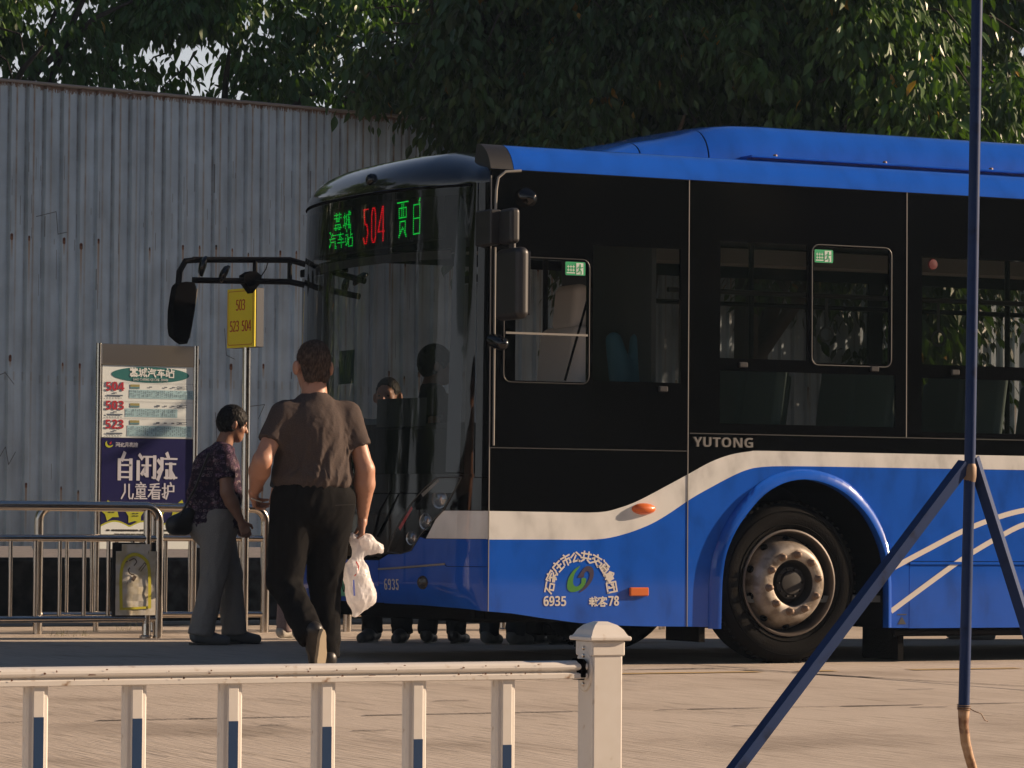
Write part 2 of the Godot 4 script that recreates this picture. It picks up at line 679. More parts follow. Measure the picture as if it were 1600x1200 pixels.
# ---------------------------------------------------------------- ground
func make_ground() -> void:
	var bed := PlaneMesh.new()
	bed.size = Vector2(500, 500)
	var gm := mat(lin(0.20, 0.16, 0.13), 0.95)
	gm.albedo_texture = noise_tex(31, 0.03, [[0.25, grey(0.72)], [0.75, grey(1.0)]], 512)
	triplanar(gm, Vector3(0.2, 0.2, 0.2))
	var g := top("ground", bed, gm, "", "", "", "structure")
	g.position = Vector3(10, -0.03, -10)
	# concrete slabs with dark joints; broom marks run across the road
	var cm := mat(Color.WHITE, 0.9)
	cm.albedo_texture = noise_tex(33, 0.011, [[0.14, lin(0.33, 0.28, 0.222)], [0.24, lin(0.43, 0.365, 0.300)], [0.42, lin(0.465, 0.397, 0.330)], [0.60, lin(0.475, 0.407, 0.340)], [0.82, lin(0.51, 0.44, 0.370)]], 1024, FastNoiseLite.TYPE_SIMPLEX_SMOOTH, 6)
	triplanar(cm, Vector3(1.9, 0.5, 0.11))
	cm.heightmap_enabled = true
	cm.heightmap_scale = 0.3
	cm.heightmap_texture = noise_tex(35, 0.03, [[0.0, grey(0)], [0.45, grey(0.42)], [0.55, grey(0.6)], [1.0, grey(1)]], 1024)
	cm.detail_enabled = true
	cm.detail_blend_mode = BaseMaterial3D.BLEND_MODE_MUL
	cm.detail_albedo = noise_tex(37, 0.006, [[0.12, lin(0.66, 0.64, 0.62)], [0.34, lin(0.92, 0.91, 0.90)], [0.6, lin(1, 1, 1)]], 512)
	cm.detail_uv_layer = BaseMaterial3D.DETAIL_UV_2
	cm.uv2_triplanar = true
	cm.uv2_world_triplanar = true
	cm.uv2_scale = Vector3(0.16, 0.16, 0.16)
	var road := Node3D.new()
	road.name = "road"
	add_child(road)
	tag(road, "", "", "", "structure")
	var zs := [6.0, 1.0, -4.0, -9.0, -13.6, -17.42, -21.4, -25.9]
	var xs := [-14.0, -6.2, 2.0, 10.2, 18.4, 26.6, 34.8]
	for iz in zs.size() - 1:
		for ix in xs.size() - 1:
			var mb := MB.new()
			var w: float = xs[ix + 1] - xs[ix] - 0.012
			var l: float = zs[iz] - zs[iz + 1] - 0.012
			mb.box(Vector3(0, -0.02, 0), Vector3(w, 0.04, l), 0.008)
			var s := part("concrete_slab", mb, cm, road)
			s.position = Vector3((xs[ix] + xs[ix + 1]) * 0.5, 0, (zs[iz] + zs[iz + 1]) * 0.5)
	# worn yellow line and a tarred crack beside the bus
	var yl := MB.new()
	var prev := Vector2(6.0, -17.05)
	for k in 60:
		var x := 6.0 + k * 0.25
		if rng.randf() < 0.22:
			continue
		var wob := rng.randf_range(-0.012, 0.012)
		yl.quad(Vector3(x, 0.004, -17.02 + wob), Vector3(x + 0.25, 0.004, -17.02 - wob), Vector3(x + 0.25, 0.004, -16.90 + wob), Vector3(x, 0.004, -16.90 - wob), Vector3.UP)
	var yo := part("road_marking", yl, mat(lin(0.42, 0.29, 0.12), 0.9), road)
	yo.set_meta("label", "worn yellow line along the bus")
	var ck := MB.new()
	var line := smooth_line(P2([8.2, -17.44, 8.9, -17.45, 9.6, -17.43, 9.98, -17.40, 10.12, -16.9, 10.2, -16.3, 10.32, -15.6, 10.5, -14.8, 10.75, -13.9]), 10)
	var lw := 0.012
	for i in line.size() - 1:
		var a2 := line[i] + Vector2(rng.randf_range(-0.008, 0.008), rng.randf_range(-0.012, 0.012))
		var b2 := line[i + 1]
		line[i] = a2
		var nw := clampf(lw + rng.randf_range(-0.012, 0.012), 0.010, 0.038)
		var e0 := (b2 - a2).orthogonal().normalized()
		ck.quad(Vector3(a2.x - e0.x * lw, 0.0035, a2.y - e0.y * lw), Vector3(b2.x - e0.x * nw, 0.0035, b2.y - e0.y * nw), Vector3(b2.x + e0.x * nw, 0.0035, b2.y + e0.y * nw), Vector3(a2.x + e0.x * lw, 0.0035, a2.y + e0.y * lw), Vector3.UP)
		lw = nw
	part("tarred_crack", ck, mat(lin(0.012, 0.011, 0.011), 0.9), road)
	# dark filler in the long joint
	var jf := MB.new()
	var jx := 2.2
	while jx < 9.9:
		var jn := jx + rng.randf_range(0.08, 0.3)
		if rng.randf() < 0.9:
			var jw := rng.randf_range(0.010, 0.022)
			jf.quad(Vector3(jx, 0.0032, -13.6 - jw), Vector3(jn, 0.0032, -13.6 - jw * 0.8), Vector3(jn, 0.0032, -13.6 + jw * 0.9), Vector3(jx, 0.0032, -13.6 + jw), Vector3.UP)
		jx = jn
	part("joint_filler", jf, mat(lin(0.035, 0.03, 0.026), 0.9), road)
	# clusters of broom scratches
	for q in 16:
		var bs := MB.new()
		var bx := rng.randf_range(4.0, 10.0)
		var bz := rng.randf_range(-13.4, -11.2) if q < 11 else rng.randf_range(-16.5, -13.8)
		for l in 9:
			var sx := bx + l * rng.randf_range(0.04, 0.07)
			var sz := bz + rng.randf_range(-0.3, 0.3)
			var ln := rng.randf_range(0.15, 0.9)
			var hw := rng.randf_range(0.0010, 0.0026)
			bs.quad(Vector3(sx - hw, 0.0025, sz), Vector3(sx + hw, 0.0025, sz), Vector3(sx + 0.01 + hw, 0.0025, sz - ln), Vector3(sx + 0.01 - hw, 0.0025, sz - ln), Vector3.UP)
		part("broom_scratch", bs, mat(lin(0.13, 0.11, 0.09), 0.95), road)
	for c in [[5.6, -12.6, 0.14], [5.4, -13.05, 0.10], [8.7, -13.4, 0.18], [9.1, -13.0, 0.12], [8.95, -12.2, 0.2], [7.2, -12.4, 0.12], [6.9, -14.6, 0.16], [9.6, -14.9, 0.2]]:
		var sc := MB.new()
		sc.band(PackedVector2Array([Vector2(0, 0), Vector2(c[2] * 0.4, 0.01), Vector2(c[2], -0.006)]), 0.02, Transform3D(Basis(Vector3.RIGHT, Vector3(0, 0, -1), Vector3.UP), Vector3(c[0], 0.0032, c[1])))
		part("scratch", sc, M.seam, road)


# ---------------------------------------------------------------- corrugated metal wall on its concrete base
func rust_image(sd: int) -> Image:
	var r := RandomNumberGenerator.new()
	r.seed = sd
	var w := 256
	var h := 1024
	var im := Image.create(w, h, false, Image.FORMAT_RGB8)
	var nf := FastNoiseLite.new()
	nf.seed = sd
	nf.frequency = 0.012
	var base := Color(lin(0.47, 0.575, 0.66))
	for y in h:
		for x in w:
			var k := 1.0 + nf.get_noise_2d(x * 2.0, y * 0.25) * 0.10 + nf.get_noise_2d(x * 0.6 + 700, y * 0.6) * 0.10
			im.set_pixel(x, y, Color(base.r * k, base.g * k, base.b * k))
	# streaks beside each of the six ribs
	for rib in 6:
		for side in [-1, 1]:
			var cx: int = int((rib + 0.5) / 6.0 * w) + (13 if side > 0 else -8)
			var strength := r.randf_range(0.5, 1.25)
			var y0 := 0
			var run := r.randi_range(250, 1000)
			for y in range(y0, h):
				var q := strength * clampf(1.0 - float(y) / run, 0.0, 1.0) * (0.55 + 0.45 * nf.get_noise_2d(cx * 9.0, y * 1.7)) + 0.10 * r.randf()
				if y > 640 and y < 660:
					q += 0.2
				for dx in [-3, -2, -1, 0, 1, 2, 3]:
					var a := clampf(q * [1.0, 0.6, 0.30, 0.14][absi(dx)], 0.0, 0.92)
					var xx := clampi(cx + dx, 0, w - 1)
					im.set_pixel(xx, y, im.get_pixel(xx, y).lerp(Color(0.53, 0.36, 0.22) if side > 0 else Color(0.27, 0.21, 0.18), a))
		# screw spots that bled rust
		for row in [345, 610, 890]:
			var cx2: int = int((rib + 0.5) / 6.0 * w)
			var yy: int = row + r.randi_range(-9, 9)
			if r.randf() < 0.4:
				continue
			var rad := r.randi_range(2, 4)
			var brown := Color(0.34, 0.17, 0.10) if r.randf() < 0.6 else Color(0.12, 0.11, 0.11)
			for dy in range(-rad * 2, rad * 2):
				for dx in range(-rad, rad + 1):
					if dx * dx * 4 + dy * dy < rad * rad * 4 and yy + dy < h:
						im.set_pixel(clampi(cx2 + dx, 0, w - 1), yy + dy, brown)
			var ln := r.randi_range(20, 150)
			for dy in ln:
				if yy + dy < h:
					for dx in range(-2, 3):
						var xx := clampi(cx2 + dx, 0, w - 1)
						im.set_pixel(xx, yy + dy, im.get_pixel(xx, yy + dy).lerp(Color(0.58, 0.40, 0.26), 0.6 * (1.0 - float(dy) / ln)))
	# short vertical scratches and scuffs
	for k in 34:
		var x := r.randi_range(2, w - 3)
		var y := r.randi_range(120, 420) if k < 22 else r.randi_range(60, 980)
		var ln := r.randi_range(8, 70)
		var tone := Color(0.26, 0.22, 0.20) if r.randf() < 0.75 else Color(0.86, 0.88, 0.9)
		for j in ln:
			if y + j < h:
				im.set_pixel(x, y + j, im.get_pixel(x, y + j).lerp(tone, 0.55))
	for x in w:
		for y in r.randi_range(4, 14):
			im.set_pixel(x, y, im.get_pixel(x, y).lerp(Color(0.40, 0.25, 0.17), 0.7))
	return im


func make_wall() -> void:
	var wall := thing("metal_wall", "tall grey corrugated metal wall with rust streaks behind the bus stop", "wall", Vector3(8.81, 0, -26.86), atan2(0.65, 3.71))
	var sheet_w := 0.954
	var hgt := 3.72
	var mb := MB.new()
	var prof: Array[Vector2] = []
	for rib in 6:
		var x := rib * 0.159
		prof.append_array([Vector2(x, 0), Vector2(x + 0.056, 0), Vector2(x + 0.066, 0.030), Vector2(x + 0.093, 0.030), Vector2(x + 0.103, 0)])
	prof.append(Vector2(0.972, 0))
	for i in prof.size() - 1:
		var a := prof[i]
		var b := prof[i + 1]
		var d := (b - a).normalized()
		mb.quad(Vector3(a.x, 0, a.y), Vector3(b.x, 0, b.y), Vector3(b.x, hgt, b.y), Vector3(a.x, hgt, a.y), Vector3(-d.y, 0, d.x), Vector2(a.x / sheet_w, 1), Vector2(b.x / sheet_w, 1), Vector2(b.x / sheet_w, 0), Vector2(a.x / sheet_w, 0))
	var sheet := mb.mesh()
	var mats: Array[StandardMaterial3D] = []
	for k in 4:
		var im := rust_image(100 + k)
		var m := mat(Color.WHITE, 0.55, 0.0)
		m.albedo_texture = ImageTexture.create_from_image(im)
		m.texture_repeat = false
		mats.append(m)
	for k in 26:
		var s := part("metal_sheet", sheet, mats[(k * 3 + k / 4) % 4], wall)
		s.position = Vector3(-9.2 + k * sheet_w, 0.60 + sin(k * 2.3) * 0.012, (k % 2) * 0.004)
	# capping strip, horizontal rails behind, base of rough concrete
	var cap := MB.new()
	cap.box(Vector3(3.2, 4.325, 0.012), Vector3(25.0, 0.022, 0.075), 0.004)
	part("capping", cap, mat(lin(0.28, 0.25, 0.23), 0.6), wall)
	for y in [1.2, 2.4, 3.6]:
		var rl := MB.new()
		rl.box(Vector3(3.2, y, -0.05), Vector3(25.0, 0.06, 0.08))
		part("rail", rl, M.black, wall)
	for k in 16:
		var cb := MB.new()
		cb.box(Vector3(0, 0.26, 0), Vector3(1.46, 0.52, 0.20), 0.03)
		var bm := mat(lin(0.045, 0.048, 0.05), 0.95) if k % 3 else mat(lin(0.02, 0.02, 0.02), 0.95)
		bm.albedo_texture = noise_tex(61 + k % 3, 0.02, [[0.2, grey(0.45)], [0.7, grey(1.0)]], 256)
		triplanar(bm, Vector3(1, 1, 1), false)
		var b := part("concrete_block", cb, bm, wall)
		b.position = Vector3(-8.6 + k * 1.52, 0, -0.12)
	# scrawled marks sprayed on the metal
	var gr := MB.new()
	for line in [[-0.1, 1.93, 0.06, 1.99, 0.14, 1.9], [0.02, 1.32, 0.07, 1.4, 0.1, 1.26, 0.16, 1.36], [2.1, 2.42, 2.12, 2.2, 2.2, 2.17], [0.32, 3.25, 0.5, 3.3, 0.52, 3.12, 0.60, 3.14], [2.35, 1.78, 2.5, 1.8, 2.44, 1.68], [1.45, 2.05, 1.43, 1.8, 1.5, 1.75], [2.02, 1.72, 2.04, 1.45], [2.25, 1.74, 2.26, 1.65, 2.34, 1.75]]:
		var pl := PackedVector2Array()
		for j in range(0, line.size(), 2):
			pl.append(Vector2(line[j], line[j + 1]))
		gr.band(pl, 0.006, Transform3D(Basis.IDENTITY, Vector3(0, 0, 0.035)))
	part("sprayed_scrawl", gr, mat(lin(0.14, 0.15, 0.16), 0.8), wall)


# ---------------------------------------------------------------- trees
func leaf_mesh() -> ArrayMesh:
	var mb := MB.new()
	var w := [0.0, 0.15, 0.225, 0.20, 0.11, 0.0]
	var n := w.size()
	for i in n - 1:
		for s in [-1.0, 1.0]:
			var t0 := float(i) / (n - 1)
			var t1 := float(i + 1) / (n - 1)
			var a := Vector3(0, -0.25 * t0 * t0, t0)
			var b := Vector3(0, -0.25 * t1 * t1, t1)
			var c := Vector3(s * w[i + 1], -0.25 * t1 * t1 + 0.12 * absf(w[i + 1]) * 2.0, t1)
			var d := Vector3(s * w[i], -0.25 * t0 * t0 + 0.12 * absf(w[i]) * 2.0, t0)
			var nn := Vector3(-s * 0.3, 1, 0.2).normalized()
			mb.tri(a, b, c, nn, nn, nn)
			if w[i] > 0.0:
				mb.tri(a, c, d, nn, nn, nn)
	return mb.mesh()


func tree(label: String, at: Vector3, height: float, centre: Vector3, radii: Vector3, clusters: int, sd: int, leaf: ArrayMesh, lm: Material, size: float, thin := 1.0, light := 1.0) -> Node3D:
	var r := RandomNumberGenerator.new()
	r.seed = sd
	var t := thing("broadleaf_tree", label, "tree", at, 0.0, "trees along the metal wall")
	var bark := mat(lin(0.05, 0.04, 0.032), 0.95)
	var mb := MB.new()
	var path := PackedVector3Array()
	for k in 7:
		var f := k / 6.0
		path.append(Vector3(sin(f * 3.0 + sd) * 0.15, f * height * 0.75, cos(f * 2.4 + sd) * 0.12))
	mb.tube(path, [0.2, 0.18, 0.16, 0.14, 0.11, 0.08, 0.04], 9)
	part("trunk", mb, bark, t)
	for k in 9:
		var lb := MB.new()
		var st := path[2 + k % 4]
		var ang := k * 2.4 + sd
		var end := centre - at + Vector3(cos(ang) * radii.x * 0.8, r.randf_range(-0.6, 0.5) * radii.y, sin(ang) * radii.z * 0.8)
		var mid := st.lerp(end, 0.5) + Vector3(0, 0.35, 0)
		lb.tube(PackedVector3Array([st, st.lerp(mid, 0.6), mid, mid.lerp(end, 0.6) + Vector3(0, 0.1, 0), end]), [0.07, 0.055, 0.04, 0.028, 0.012], 6)
		part("limb", lb, bark, t)
	var tw := MB.new()
	for k in 26:
		var u := Vector3(r.randfn(), r.randfn() * 0.7, r.randfn()).normalized()
		var p0 := centre - at + u * radii * 0.62
		var p1 := centre - at + u * radii * 0.98 + Vector3(0, -0.12, 0)
		tw.tube(PackedVector3Array([p0, p0.lerp(p1, 0.5) + Vector3(r.randfn() * 0.06, 0.06, r.randfn() * 0.06), p1]), [0.013, 0.009, 0.004], 5, false)
	var two := part("twigs", tw, bark, t)
	two.set_meta("kind", "stuff")
	var mm := MultiMesh.new()
	mm.transform_format = MultiMesh.TRANSFORM_3D
	mm.use_colors = true
	mm.mesh = leaf
	var xf: Array[Transform3D] = []
	var cl: Array[Color] = []
	var boughs: Array[Vector3] = []
	for k in maxi(24, clusters / 20):
		var bu := Vector3(r.randfn(), r.randfn(), r.randfn()).normalized()
		boughs.append(bu * pow(r.randf(), 0.36))
	for k in clusters:
		var bi := r.randi() % boughs.size()
		var loose := Vector3(r.randfn(), r.randfn() * 0.8, r.randfn()) * 0.105
		var pu := boughs[bi] + loose
		var rad := minf(pu.length(), 1.06)
		var u := pu.normalized()
		var big := 0.75 + 0.5 * fposmod(bi * 0.618, 1.0)
		var p := u * rad
		# lumpy outline
		var lump := 0.82 + 0.22 * sin(u.x * 5.0 + sd) * cos(u.y * 6.0 + sd * 2) + 0.16 * sin(u.z * 9.0 + sd)
		var c := centre - at + Vector3(p.x * radii.x, p.y * radii.y, p.z * radii.z) * lump
		if r.randf() > thin and sin(c.x * 3.1 + sd) * cos(c.y * 3.7) > 0.2:
			continue
		var tone := clampf(fposmod(bi * 0.37, 1.0) * 0.8 + r.randf() * 0.3, 0.0, 1.0)
		var twig := Vector3(r.randfn(), r.randfn() * 0.5 - 0.2, r.randfn()).normalized()
		for j in r.randi_range(14, 24):
			var q := twig * r.randf_range(-0.28, 0.28) + Vector3(r.randfn(), r.randfn() * 0.8, r.randfn()) * 0.085
			var out := (q + Vector3(r.randfn() * 0.1, -0.05, r.randfn() * 0.1)).normalized()
			var dirv := (out + Vector3(0, -1.0, 0)).normalized()
			var bs := Basis.looking_at(-dirv, Vector3(r.randfn() * 0.4, 1, r.randfn() * 0.4).normalized())
			var s := size * big * r.randf_range(0.55, 1.3)
			xf.append(Transform3D(bs.scaled(Vector3(s, s, s)), c + q))
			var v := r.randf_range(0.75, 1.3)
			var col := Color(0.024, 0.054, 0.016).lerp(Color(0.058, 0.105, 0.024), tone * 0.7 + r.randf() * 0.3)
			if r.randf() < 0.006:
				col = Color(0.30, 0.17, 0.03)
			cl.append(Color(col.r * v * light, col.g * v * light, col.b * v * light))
	mm.instance_count = xf.size()
	for i in xf.size():
		mm.set_instance_transform(i, xf[i])
		mm.set_instance_color(i, cl[i])
	var mi := MultiMeshInstance3D.new()
	mi.name = "crown"
	mi.multimesh = mm
	mi.material_override = lm
	mi.set_meta("kind", "stuff")
	t.add_child(mi, true)
	return t


func make_trees() -> void:
	var leaf := leaf_mesh()
	var lm := mat(Color.WHITE, 0.38)
	lm.vertex_color_use_as_albedo = true
	lm.metallic_specular = 0.45
	lm.backlight_enabled = true
	lm.backlight = Color(0.75, 0.8, 0.35)
	# along the wall to the right: they hang over the bus and shade the wall
	tree("dark broadleaf tree hanging over the metal wall behind the bus front", Vector3(14.0, 0, -28.6), 7.5, Vector3(13.65, 5.55, -26.9), Vector3(1.45, 2.25, 1.5), 2000, 3, leaf, lm, 0.115)
	tree("dark broadleaf tree behind the middle of the bus roof", Vector3(15.6, 0, -28.6), 8.5, Vector3(14.2, 5.6, -26.3), Vector3(1.4, 2.9, 1.7), 2400, 11, leaf, lm, 0.12)
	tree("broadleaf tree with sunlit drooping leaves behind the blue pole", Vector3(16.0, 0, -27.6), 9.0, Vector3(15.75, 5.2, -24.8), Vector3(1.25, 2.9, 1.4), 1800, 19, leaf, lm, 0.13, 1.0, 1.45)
	tree("broadleaf tree growing past the rear of the bus", Vector3(18.6, 0, -29.0), 9.0, Vector3(18.0, 5.2, -28.2), Vector3(2.4, 4.0, 1.7), 2400, 23, leaf, lm, 0.125)
	tree("broad tree overhanging the stop beyond the rear of the bus", Vector3(21.4, 0, -25.6), 8.0, Vector3(21.3, 5.0, -25.2), Vector3(2.2, 3.7, 1.7), 1500, 27, leaf, lm, 0.17)
	var low := tree("low leaning tree in front of the metal wall beyond the railing's start", Vector3(4.9, 0, -25.2), 6.5, Vector3(4.7, 4.4, -24.9), Vector3(2.7, 3.0, 1.7), 900, 31, leaf, lm, 0.19)
	for k in 4:
		dup(low, Vector3(-1.0 - k * 6.5, 0, -25.4 - (k % 2) * 0.8), k * 1.3, ["second low tree along the wall, counted from the bus stop", "third low tree along the wall, counted from the bus stop", "fourth low tree along the wall, counted from the bus stop", "last low tree along the wall, farthest from the bus stop"][k])
	# behind the wall
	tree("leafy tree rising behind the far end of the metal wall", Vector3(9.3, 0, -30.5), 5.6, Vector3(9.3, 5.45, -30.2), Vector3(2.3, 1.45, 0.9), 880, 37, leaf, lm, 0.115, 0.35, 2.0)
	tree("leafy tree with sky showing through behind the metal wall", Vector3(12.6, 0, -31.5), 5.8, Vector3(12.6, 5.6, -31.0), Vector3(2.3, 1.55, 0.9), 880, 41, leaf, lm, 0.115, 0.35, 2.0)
	tree("dense leafy tree behind the metal wall over the bus front", Vector3(16.2, 0, -32.5), 7.0, Vector3(16.2, 6.0, -32.0), Vector3(2.6, 2.2, 1.3), 1300, 43, leaf, lm, 0.14, 0.75)
	tree("leafy tree standing behind the trees over the bus roof", Vector3(20.5, 0, -33.0), 9.0, Vector3(20.5, 6.2, -32.4), Vector3(2.8, 3.2, 1.5), 1300, 47, leaf, lm, 0.15, 0.8)
	tree("leafy tree at the end of the row behind the bus roof", Vector3(25.0, 0, -33.0), 9.0, Vector3(25.0, 6.0, -32.0), Vector3(3.2, 3.6, 1.6), 1300, 53, leaf, lm, 0.15, 0.85)


# ---------------------------------------------------------------- writing: strokes on a 16 x 16 grid, two hex digits per point
const GLYPHS := {
	"自": "7054 343f 34c4cf 37c7 3bcb 3ece", "闭": "2143 151f 52e2eece 47b7 838d6c 874c",
	"症": "7082 33f3 33390f 0426 0b29 66e6 a6ae aade 7a7e 5efe", "儿": "52591f a2adbfeffb",
	"童": "7081 22d2 5364 b394 14e4 36c6cb3b36 39c9 767f 2ddd 0fff", "看": "d122 24d4 07f7 823a0d 595f 59d9df 5bdb 5ddd 5fdf",
	"护": "0555 313e1d 0b59 a0b2 73e3e878 737a5f", "河": "1032 0627 0e39 42f2 d2dfbe 56a6aa5a56", "北": "525f 0757 0d5b 929eaffefb e496",
	"月": "414b1f 41c1cfae 45c5 49c9", "亮": "7081 12e2 44b4b74744 1b19e9eb 5c5d2f 5cacaeffed",
	"瞳": "12525e1e12 1656 1a5a a0b1 73f3 84a5 e4d5 75f5 87e7ea8a87 b7bf 8cec 6fff", "石": "12e2 720c 58d8de5e58",
	"家": "7081 0502e2e5 35b5 7518 568a9d7f 7a2c 8c3e d78a 9afd", "庄": "7082 23f3 23290f 68e8 a5ae 5efe", "市": "7082 13f3 373d 37d7ddbd 838f",
	"公": "6308 92f8 863ebd acdf", "共": "04f4 414a b1ba 0afa 5c1f acef", "交": "7082 13f3 5528 a5e8 b71f 47ef",
	"通": "1132 0727 272b0e 0d2cfffe 52d295 55e5edcd 555d 58e8 5aea 959d", "集": "7025 343a 8193 34d4 36d6 38d8 3aea 848a 0cfc 8b8f 8c2f 8cef",
	"团": "111f 11e1ef 1fef 35c5 848d6c 8538", "载": "1393 5156 06f6 1898 4639 4c8c 0bab 575f a0b6defe d8af d1e3",
	"客": "7081 0502e2e5 6439 55b5b40c 57fc 4bbbbf4f4b", "藁": "12e2 5053 a0a3 14e4 56a6a85856 2c2adadc 6b9b 1dfd 8c8f 8d3f 8ddf",
	"城": "0545 213c 0d4b 63f3 636a4f 67a7ac8c b0b6ddefec d6af d0e2", "汽": "1032 0627 0e39 7146 63f3 66d6 59c9ccefed",
	"车": "13d3 7238 38c8 0bfb 868f", "站": "2031 0454 171b 464b 0d5c a0a7 a4f4 67e7ef6f67", "贾": "01f1 23d3d72723 6167 9197 494d 49b9bd 7b7c2f 9cdf",
	"白": "d0b3 33d3df3f33 39d9", "电": "13d3da1a13 16d6 707defed", "上": "717e 77d7 0efe", "下": "02f2 727f 85b9",
	"5": "c1413167a7cada9f5f2d", "0": "51a1d4dcaf5f2c2451", "4": "a11beb b1bf", "3": "2251a1d3d5a7d9ddaf4f2d", "2": "2451a1d4d62fdf",
	"1": "3372 7f", "6": "b151253d5fafdedaa858", "7": "21d15f", "9": "4fafdbc3a151222658a8",
}


func glyph_lines(ch: String, at: Vector2, w: float, h: float) -> Array:
	var out := []
	var s: String = GLYPHS.get(ch, "")
	for tok in s.split(" "):
		var pl := PackedVector2Array()
		for i in range(0, tok.length() - 1, 2):
			pl.append(at + Vector2(tok.substr(i, 1).hex_to_int() / 15.0 * w, (1.0 - tok.substr(i + 1, 1).hex_to_int() / 15.0) * h))
		if pl.size() > 1:
			out.append(pl)
	return out


func write_cjk(mb: MB, text: String, xf: Transform3D, size: float, gap: float, wt: float, wt2 := -1.0, squeeze := 1.0) -> void:
	for i in text.length():
		for pl in glyph_lines(text[i], Vector2(i * (size * squeeze + gap), 0), size * squeeze, size):
			mb.band(pl, wt, xf, 0.0, wt2)


func latin(text: String, height: float, bold := true, depth := 0.003, squeeze := 1.0) -> ArrayMesh:
	var tm := TextMesh.new()
	var f := SystemFont.new()
	f.font_names = PackedStringArray(["Droid Sans"])
	f.font_weight = 700 if bold else 400
	tm.font = f
	tm.text = text
	tm.font_size = 64
	tm.pixel_size = height / 46.0
	tm.depth = depth
	tm.curve_step = 2.0
	var st := SurfaceTool.new()
	st.append_from(tm, 0, Transform3D(Basis.from_scale(Vector3(squeeze, 1, 1)), Vector3.ZERO))
	return st.commit()


func words_on(parent: Node, called: String, text: String, height: float, at: Vector3, m: Material, turn := Basis.IDENTITY, squeeze := 1.0, bold := true) -> MeshInstance3D:
	var o := part(called, latin(text, height, bold, 0.003, squeeze), m, parent)
	o.transform = Transform3D(turn, at)
	return o


func P2(a: Array) -> PackedVector2Array:
	var p := PackedVector2Array()
	for i in range(0, a.size(), 2):
		p.append(Vector2(a[i], a[i + 1]))
	return p


# ---------------------------------------------------------------- the bowed front of the bus
func build_plan() -> void:
	for i in 61:
		var lz := 1.275 * 0.94 * i / 60.0
		plan_pts.append(Vector2(-2.40 + 0.37 * pow(lz / 1.275, 2.6), lz))
	var a := plan_pts[60]
	for i in range(1, 13):
		var s := i / 12.0
		plan_pts.append(a * (1 - s) * (1 - s) + Vector2(-2.033, 1.275) * 2 * s * (1 - s) + Vector2(-1.985, 1.275) * s * s)
	plan_arc.append(0.0)
	for i in range(1, plan_pts.size()):
		plan_arc.append(plan_arc[i - 1] + plan_pts[i].distance_to(plan_pts[i - 1]))
	plan_max = plan_arc[plan_arc.size() - 1]


func plan_at(u: float) -> Vector2:
	var s := clampf(absf(u), 0.0, plan_max)
	var i := clampi(plan_arc.bsearch(s), 1, plan_arc.size() - 1)
	var f := (s - plan_arc[i - 1]) / (plan_arc[i] - plan_arc[i - 1])
	var p := plan_pts[i - 1].lerp(plan_pts[i], f)
	return Vector2(p.x, p.y if u >= 0 else -p.y)


func front_raw(u: float, y: float) -> Vector3:
	var p := plan_at(u)
	var rake := 0.03 * maxf(0.0, y - 0.9) * (1.0 - smoothstep(1.1, plan_max, absf(u)))
	# the bumper tucks under, the panels swell a little at mid height
	var tuck := 0.06 * pow(clampf((0.46 - y) / 0.14, 0.0, 1.0), 2.0) * (1.0 - smoothstep(1.2, plan_max, absf(u)))
	return Vector3(p.x + rake + tuck, y, p.y)


func front_n(u: float, y: float) -> Vector3:
	var e := 0.012
	var du := front_raw(minf(u + e, plan_max), y) - front_raw(maxf(u - e, -plan_max), y)
	var dy := front_raw(u, y + e) - front_raw(u, y - e)
	return dy.cross(du).normalized() * -1.0 if dy.cross(du).x > 0 and absf(u) < 1.0 else _outward(dy.cross(du).normalized(), u)


func _outward(n: Vector3, u: float) -> Vector3:
	var o := Vector3(-1, 0, signf(u) * 0.9)
	return n if n.dot(o) > 0 else -n


func front(u: float, y: float, off := 0.0) -> Vector3:
	return front_raw(u, y) + front_n(u, y) * off


# a polygon given in (distance round the front, height), laid on the bowed surface
func front_patch(mb: MB, poly: PackedVector2Array, off := 0.0, cell := 0.05, skirt := 0.0) -> void:
	var lo := poly[0]
	var hi := poly[0]
	for p in poly:
		lo = Vector2(minf(lo.x, p.x), minf(lo.y, p.y))
		hi = Vector2(maxf(hi.x, p.x), maxf(hi.y, p.y))
	var cy := maxf(cell, (hi.y - lo.y) / 14.0) if hi.y - lo.y > 0.5 else cell
	var ku := int(ceil((hi.x - lo.x) / cell))
	var ky := int(ceil((hi.y - lo.y) / cy))
	for i in ku:
		for j in ky:
			var a := lo + Vector2(i * cell, j * cy)
			var q := PackedVector2Array([a, a + Vector2(cell, 0), a + Vector2(cell, cy), a + Vector2(0, cy)])
			for piece in Geometry2D.intersect_polygons(q, poly):
				var idx := Geometry2D.triangulate_polygon(piece)
				for k in range(0, idx.size(), 3):
					var p0: Vector2 = piece[idx[k]]
					var p1: Vector2 = piece[idx[k + 1]]
					var p2: Vector2 = piece[idx[k + 2]]
					mb.tri(front(p0.x, p0.y, off), front(p1.x, p1.y, off), front(p2.x, p2.y, off), front_n(p0.x, p0.y), front_n(p1.x, p1.y), front_n(p2.x, p2.y), p0, p1, p2)
	if skirt > 0.0:
		for i in poly.size():
			var a := poly[i]
			var b := poly[(i + 1) % poly.size()]
			var seg := maxi(1, int(a.distance_to(b) / cell))
			for k in seg:
				var p := a.lerp(b, float(k) / seg)
				var q := a.lerp(b, float(k + 1) / seg)
				var v0 := front(p.x, p.y, off)
				var v1 := front(q.x, q.y, off)
				var v2 := front(q.x, q.y, off - skirt)
				var v3 := front(p.x, p.y, off - skirt)
				mb.quad(v0, v1, v2, v3, (v1 - v0).cross(v3 - v0).normalized())


